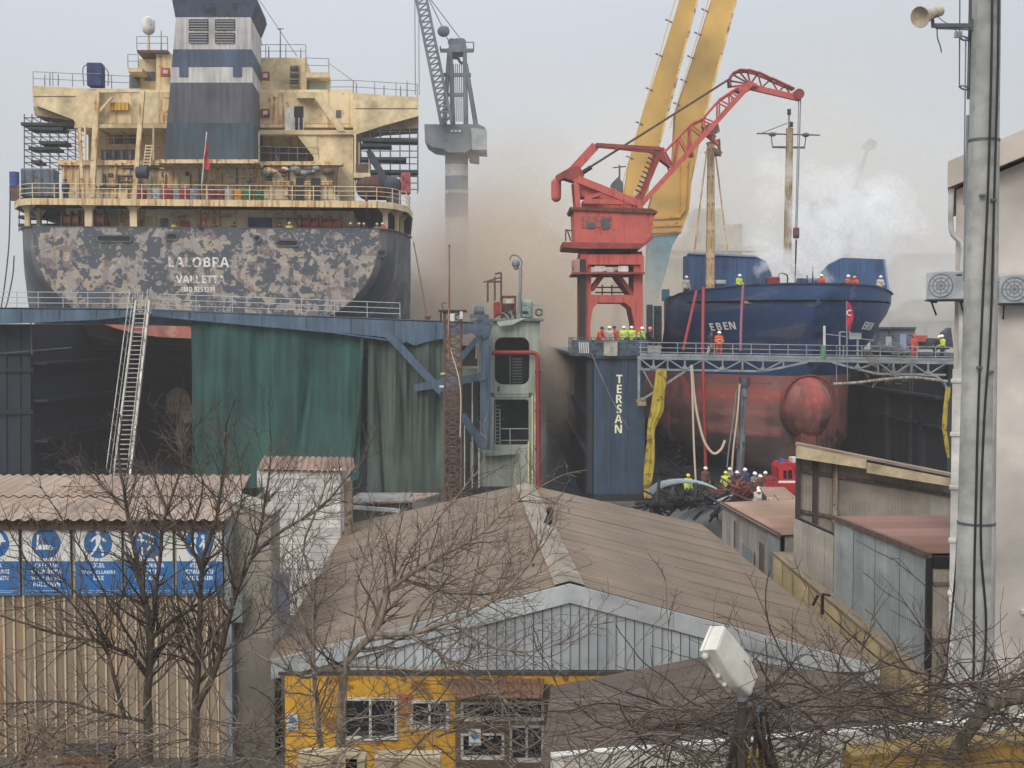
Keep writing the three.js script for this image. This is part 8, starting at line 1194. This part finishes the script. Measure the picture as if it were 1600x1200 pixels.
function tree(label, at0, stems, seed, dens, bi) {
  rnd = mulberry(seed);
  const t = thing('bare_tree', label, 'tree', at0), tw = new Twigs(), fine = new Twigs();
  stems.forEach(([pp, r0, r1, k]) => {
    const c = new THREE.CatmullRomCurve3(pp.map((q) => A(q[0], q[1], q[2]))), L3 = c.getLength(), n = Math.max(8, Math.round(L3 / 0.25)), pts = c.getSpacedPoints(n);
    for (let i = 1; i < pts.length - 1; i++) pts[i].add(V(rr(-0.012, 0.012), rr(-0.012, 0.012), rr(-0.012, 0.012)));
    const m = new Twigs(); m.limb(pts, r0, r1, 8); m.mesh(k ? 'trunk' : 'limb', barks[bi[0]], t);
    const kids = Math.round(L3 * dens);
    for (let j = 0; j < kids; j++) { const f = rr(k ? 0.35 : 0.1, 1), p = c.getPointAt(f), d = c.getTangentAt(f), perp = V(rr(-1, 1), rr(-0.3, 1), rr(-1, 1)).cross(d).normalize(), r = r0 + (r1 - r0) * f; shoot(j % 3 ? fine : tw, p, d.clone().multiplyScalar(rr(0.4, 1)).addScaledVector(perp, rr(0.4, 1)), rr(0.5, 1.35) * (1.15 - 0.45 * f), Math.min(0.022, Math.max(0.007, r * 0.4)), j % 4 === 0 ? 2 : 1, 0.35); }
    shoot(tw, c.getPointAt(1), c.getTangentAt(1), 0.8, r1, 2, 0.4);
  });
  const a = tw.mesh('branches', barks[bi[1]], t), b = fine.mesh('twigs', barks[bi[2]], t); a.userData.kind = b.userData.kind = 'stuff';
}
tree('bare many-stemmed tree in front of the tan shed and safety signs', A(240, 1290, 20), [
  [[[232, 1290, 20], [231, 1180, 20], [232, 1060, 20], [236, 1000, 20], [216, 890, 20.2], [198, 800, 20.4], [186, 715, 20.6]], 0.094, 0.02, 1],
  [[[300, 1290, 20.4], [303, 1180, 20.4], [308, 1050, 20.4], [313, 940, 20.4], [316, 880, 20.4], [340, 800, 20.5], [352, 690, 20.7]], 0.082, 0.018, 1],
  [[[233, 1060, 20], [205, 1025, 19.7], [150, 1003, 19.4], [80, 988, 19.2], [-10, 958, 19]], 0.041, 0.015],
  [[[306, 1110, 20.4], [338, 1040, 20.3], [368, 930, 20.2], [395, 868, 20.2], [440, 830, 20.2], [500, 795, 20.3], [552, 735, 20.5]], 0.061, 0.012],
  [[[238, 985, 20], [246, 905, 19.8], [258, 810, 19.7], [284, 720, 19.6], [280, 650, 19.5]], 0.041, 0.012],
  [[[194, 1120, 19.5], [170, 1030, 19.4], [150, 965, 19.4], [112, 920, 19.3], [62, 870, 19.2]], 0.037, 0.01],
  [[[395, 868, 20.2], [412, 800, 20.1], [420, 740, 20], [424, 690, 20]], 0.029, 0.01], [[[316, 880, 20.4], [290, 845, 20.6], [258, 790, 20.8], [232, 720, 21]], 0.033, 0.01],
  [[[230, 1130, 20], [170, 1115, 19.6], [90, 1095, 19.2], [-10, 1100, 19]], 0.033, 0.014], [[[236, 1000, 20], [262, 975, 20.3], [300, 950, 20.6]], 0.041, 0.03], [[[150, 1003, 19.4], [110, 940, 19.3], [60, 900, 19.2], [20, 840, 19]], 0.023, 0.008],
  [[[316, 900, 20.4], [300, 840, 20.2], [316, 760, 20], [300, 690, 20]], 0.025, 0.008], [[[198, 800, 20.4], [160, 760, 20.5], [120, 720, 20.6]], 0.016, 0.006], [[[368, 930, 20.2], [356, 850, 20], [378, 780, 20], [372, 720, 20]], 0.025, 0.008], [[[233, 1040, 20], [180, 960, 19.6], [140, 880, 19.4], [90, 800, 19.2]], 0.025, 0.008], [[[345, 1020, 20.3], [400, 985, 20], [455, 930, 19.8], [500, 900, 19.6]], 0.025, 0.008]], 21, 10.5, [0, 3, 1]);
tree('bare forked tree in front of the yellow front, spreading to the right', A(540, 1290, 18), [
  [[[528, 1290, 18], [532, 1180, 18], [536, 1085, 18], [542, 1032, 18], [578, 996, 18], [598, 960, 18], [606, 925, 18], [632, 903, 18], [680, 872, 18], [740, 842, 18], [790, 795, 18.2], [842, 762, 18.4]], 0.094, 0.01, 1],
  [[[540, 1048, 18], [505, 1046, 17.8], [476, 1058, 17.6], [448, 1046, 17.5]], 0.049, 0.02], [[[585, 990, 18], [640, 990, 17.8], [700, 972, 17.6], [760, 946, 17.5], [826, 884, 17.4], [852, 822, 17.4]], 0.041, 0.01],
  [[[630, 905, 18], [680, 922, 18.2], [735, 928, 18.3], [790, 920, 18.4], [848, 892, 18.5]], 0.029, 0.01], [[[505, 1200, 18.3], [496, 1110, 18.3], [490, 1010, 18.3], [489, 920, 18.3], [474, 850, 18.4], [498, 790, 18.4]], 0.045, 0.012],
  [[[640, 992, 17.8], [714, 1040, 17.6], [785, 1092, 17.4], [840, 1150, 17.3]], 0.029, 0.015], [[[606, 925, 18], [640, 860, 18], [690, 805, 18], [742, 742, 18]], 0.025, 0.008], [[[700, 972, 17.6], [770, 1012, 17.5], [860, 1012, 17.4], [925, 972, 17.4]], 0.023, 0.007], [[[490, 1010, 18.3], [460, 940, 18.1], [440, 880, 18], [470, 810, 18]], 0.025, 0.008],
  [[[578, 996, 18], [556, 940, 18.2], [568, 880, 18.3], [600, 840, 18.3]], 0.029, 0.008], [[[640, 985, 17.8], [660, 940, 17.6], [720, 900, 17.5], [800, 870, 17.4]], 0.021, 0.006], [[[700, 972, 17.6], [690, 920, 17.5], [700, 850, 17.4]], 0.016, 0.006], [[[542, 1040, 18], [600, 1042, 17.6], [680, 1046, 17.3], [760, 1030, 17]], 0.033, 0.01]], 33, 9, [2, 2, 1]);
{ // tangled vines along the bottom
  rnd = mulberry(71);
  const mk = (label, x0, x1, yTop, yBot, d0, d1, n, seed, mats) => {
    rnd = mulberry(seed); const t = thing('vine_tangle', label, 'vines', A((x0 + x1) / 2, 1230, (d0 + d1) / 2)), sets = mats.map(() => new Twigs());
    for (let i = 0; i < n; i++) {
      const x = rr(x0, x1), d = rr(d0, d1), y = rr(yTop(x), yBot(x)), dir = V(rr(-1, 1), rr(-0.45, 0.5), rr(-0.3, 0.3)), len = rr(0.5, 2.2), k = Math.max(5, Math.round(len / 0.12)), pts = [A(x, y, d)]; dir.normalize();
      for (let j = 0; j < k; j++) { dir.add(V(rr(-0.25, 0.25), rr(-0.28, 0.24), rr(-0.2, 0.2))).normalize(); const q = pts.at(-1).clone().addScaledVector(dir, len / k); pts.push(q); if (rnd() < 0.16) shoot(sets[i % mats.length], q, dir.clone().add(V(rr(-0.8, 0.8), rr(-0.3, 0.9), rr(-0.5, 0.5))), rr(0.15, 0.55), 0.006, rnd() < 0.3 ? 1 : 0, 0.3); }
      const r = Math.pow(rnd(), 4) * 0.013 + 0.0045; sets[i % mats.length].limb(pts, r, r * 0.5, 5);
    }
    sets.forEach((s, i) => { const m = s.mesh(i ? 'twigs' : 'stems', barks[mats[i]], t); m.userData.kind = 'stuff'; });
  };
  mk('tangle of bare brown vines along the bottom right over the slotted wall', 1000, 1640, (x) => 1066 + Math.max(0, (1240 - x) * 0.18) - Math.max(0, (x - 1520) * 0.35), (x) => 1195, 12.6, 15.2, 520, 41, [0, 1, 3]);
  mk('tangle of bare vines at the bottom centre beneath the forked tree', 560, 1010, (x) => 1090, (x) => 1215, 14, 16.2, 150, 42, [1, 2, 0]);
  mk('low tangle of bare stems across the bottom left corner', -30, 570, (x) => 1128 - Math.max(0, x - 400) * 0.1, (x) => 1225, 15, 17.5, 270, 43, [1, 2, 0]);
  const st = thing('old_vine', 'thick dark vine trunk under the street lamp', 'vines', A(1170, 1260, 13.2)), m = new Twigs(); for (let i = 0; i < 9; i++) { const pts = []; for (let k = 0; k <= 8; k++) pts.push(A(1160 + i * 4 + 4 * Math.sin(k * 0.7 + i) + (i - 4) * (8 - k) * 1.2, 1250 - k * 18, 13.1 + 0.15 * Math.sin(i * 2 + k))); m.limb(pts, 0.035, 0.015, 6); } m.mesh('stems', barks[3], st);
  const b2t = thing('vine_branch', 'thick brown branch crossing the foot of the steel pole at the right edge', 'vines', A(1560, 1150, 13.6)), m2 = new Twigs(); m2.limb(new THREE.CatmullRomCurve3([[1480, 1190, 13.6], [1508, 1150, 13.6], [1540, 1110, 13.6], [1570, 1093, 13.6], [1640, 1086, 13.5]].map((q) => A(...q))).getSpacedPoints(20), 0.07, 0.09, 8); m2.mesh('limb', barks[1], b2t); const m3 = new Twigs(); rnd = mulberry(17); for (let i = 0; i < 26; i++) shoot(m3, A(rr(1500, 1630), rr(1070, 1120), 13.7), V(rr(-1, 1), rr(0.1, 1), rr(-0.4, 0.4)), rr(0.3, 0.8), 0.008, 1, 0.4); m3.mesh('twigs', barks[1], b2t).userData.kind = 'stuff';
  const sp = thing('sapling', 'dark bare sprig standing before the right end of the grey siding', 'plant', A(1310, 1120, 17)), m4 = new Twigs(); rnd = mulberry(5); for (const [pp, r] of [[[[1312, 1140], [1313, 1080], [1310, 1045], [1318, 1010], [1345, 985]], 0.016], [[[1311, 1045], [1300, 1020], [1296, 1000]], 0.01], [[[1345, 1040], [1348, 1010], [1362, 990]], 0.01]]) { const c = new THREE.CatmullRomCurve3(pp.map((q) => A(q[0], q[1], 17))); m4.limb(c.getSpacedPoints(14), r, r * 0.4, 6); for (let i = 0; i < 7; i++) shoot(m4, c.getPointAt(rr(0.3, 1)), V(rr(-1, 1), rr(0.2, 1), 0), rr(0.15, 0.4), 0.006, 1, 0.4); } m4.mesh('stem', barks[3], sp);
}
{ // yard clutter at the foot of the tan shed
  const p = A(65, 1180, 29.5), t = local('pallet', 'broken wooden pallet leaning at the foot of the tan shed', 'pallet', V(p.x, 0, -29.6)); for (let k = 0; k < 6; k++) mesh('slat', [bx(0, 0.25 + k * 0.2, 0, 1.1, 0.1, 0.03)], mat('#8a735c', { tex: T.rusty, m: 1 }), t); for (const x of [-0.5, 0, 0.5]) mesh('bearer', [bx(x, 0.75, -0.06, 0.09, 1.2, 0.08)], mat('#77614d', { tex: T.rusty, m: 1 }), t);
  const c = A(140, 1190, 29.2), u = local('crate', 'brown crate with dark top beside the pallet at the bottom left', 'crate', V(c.x, 0, -29.2)); for (let k = 0; k < 4; k++) each('slat', [bx(0, 0.14 + k * 0.2, 0.3, 1.1, 0.16, 0.03), bx(0, 0.14 + k * 0.2, -0.3, 1.1, 0.16, 0.03)], mat('#9a6f45', { tex: T.rusty, m: 1 }), u); each('corner', [-0.52, 0.52].flatMap((x) => [bx(x, 0.42, 0.27, 0.06, 0.84, 0.05), bx(x, 0.42, -0.27, 0.06, 0.84, 0.05)]), M.rustBrown, u); mesh('cover', [rbx(0, 0.87, 0, 1.2, 0.06, 0.75, 0.02)], M.dark, u);
}
renderer.render(scene, camera);
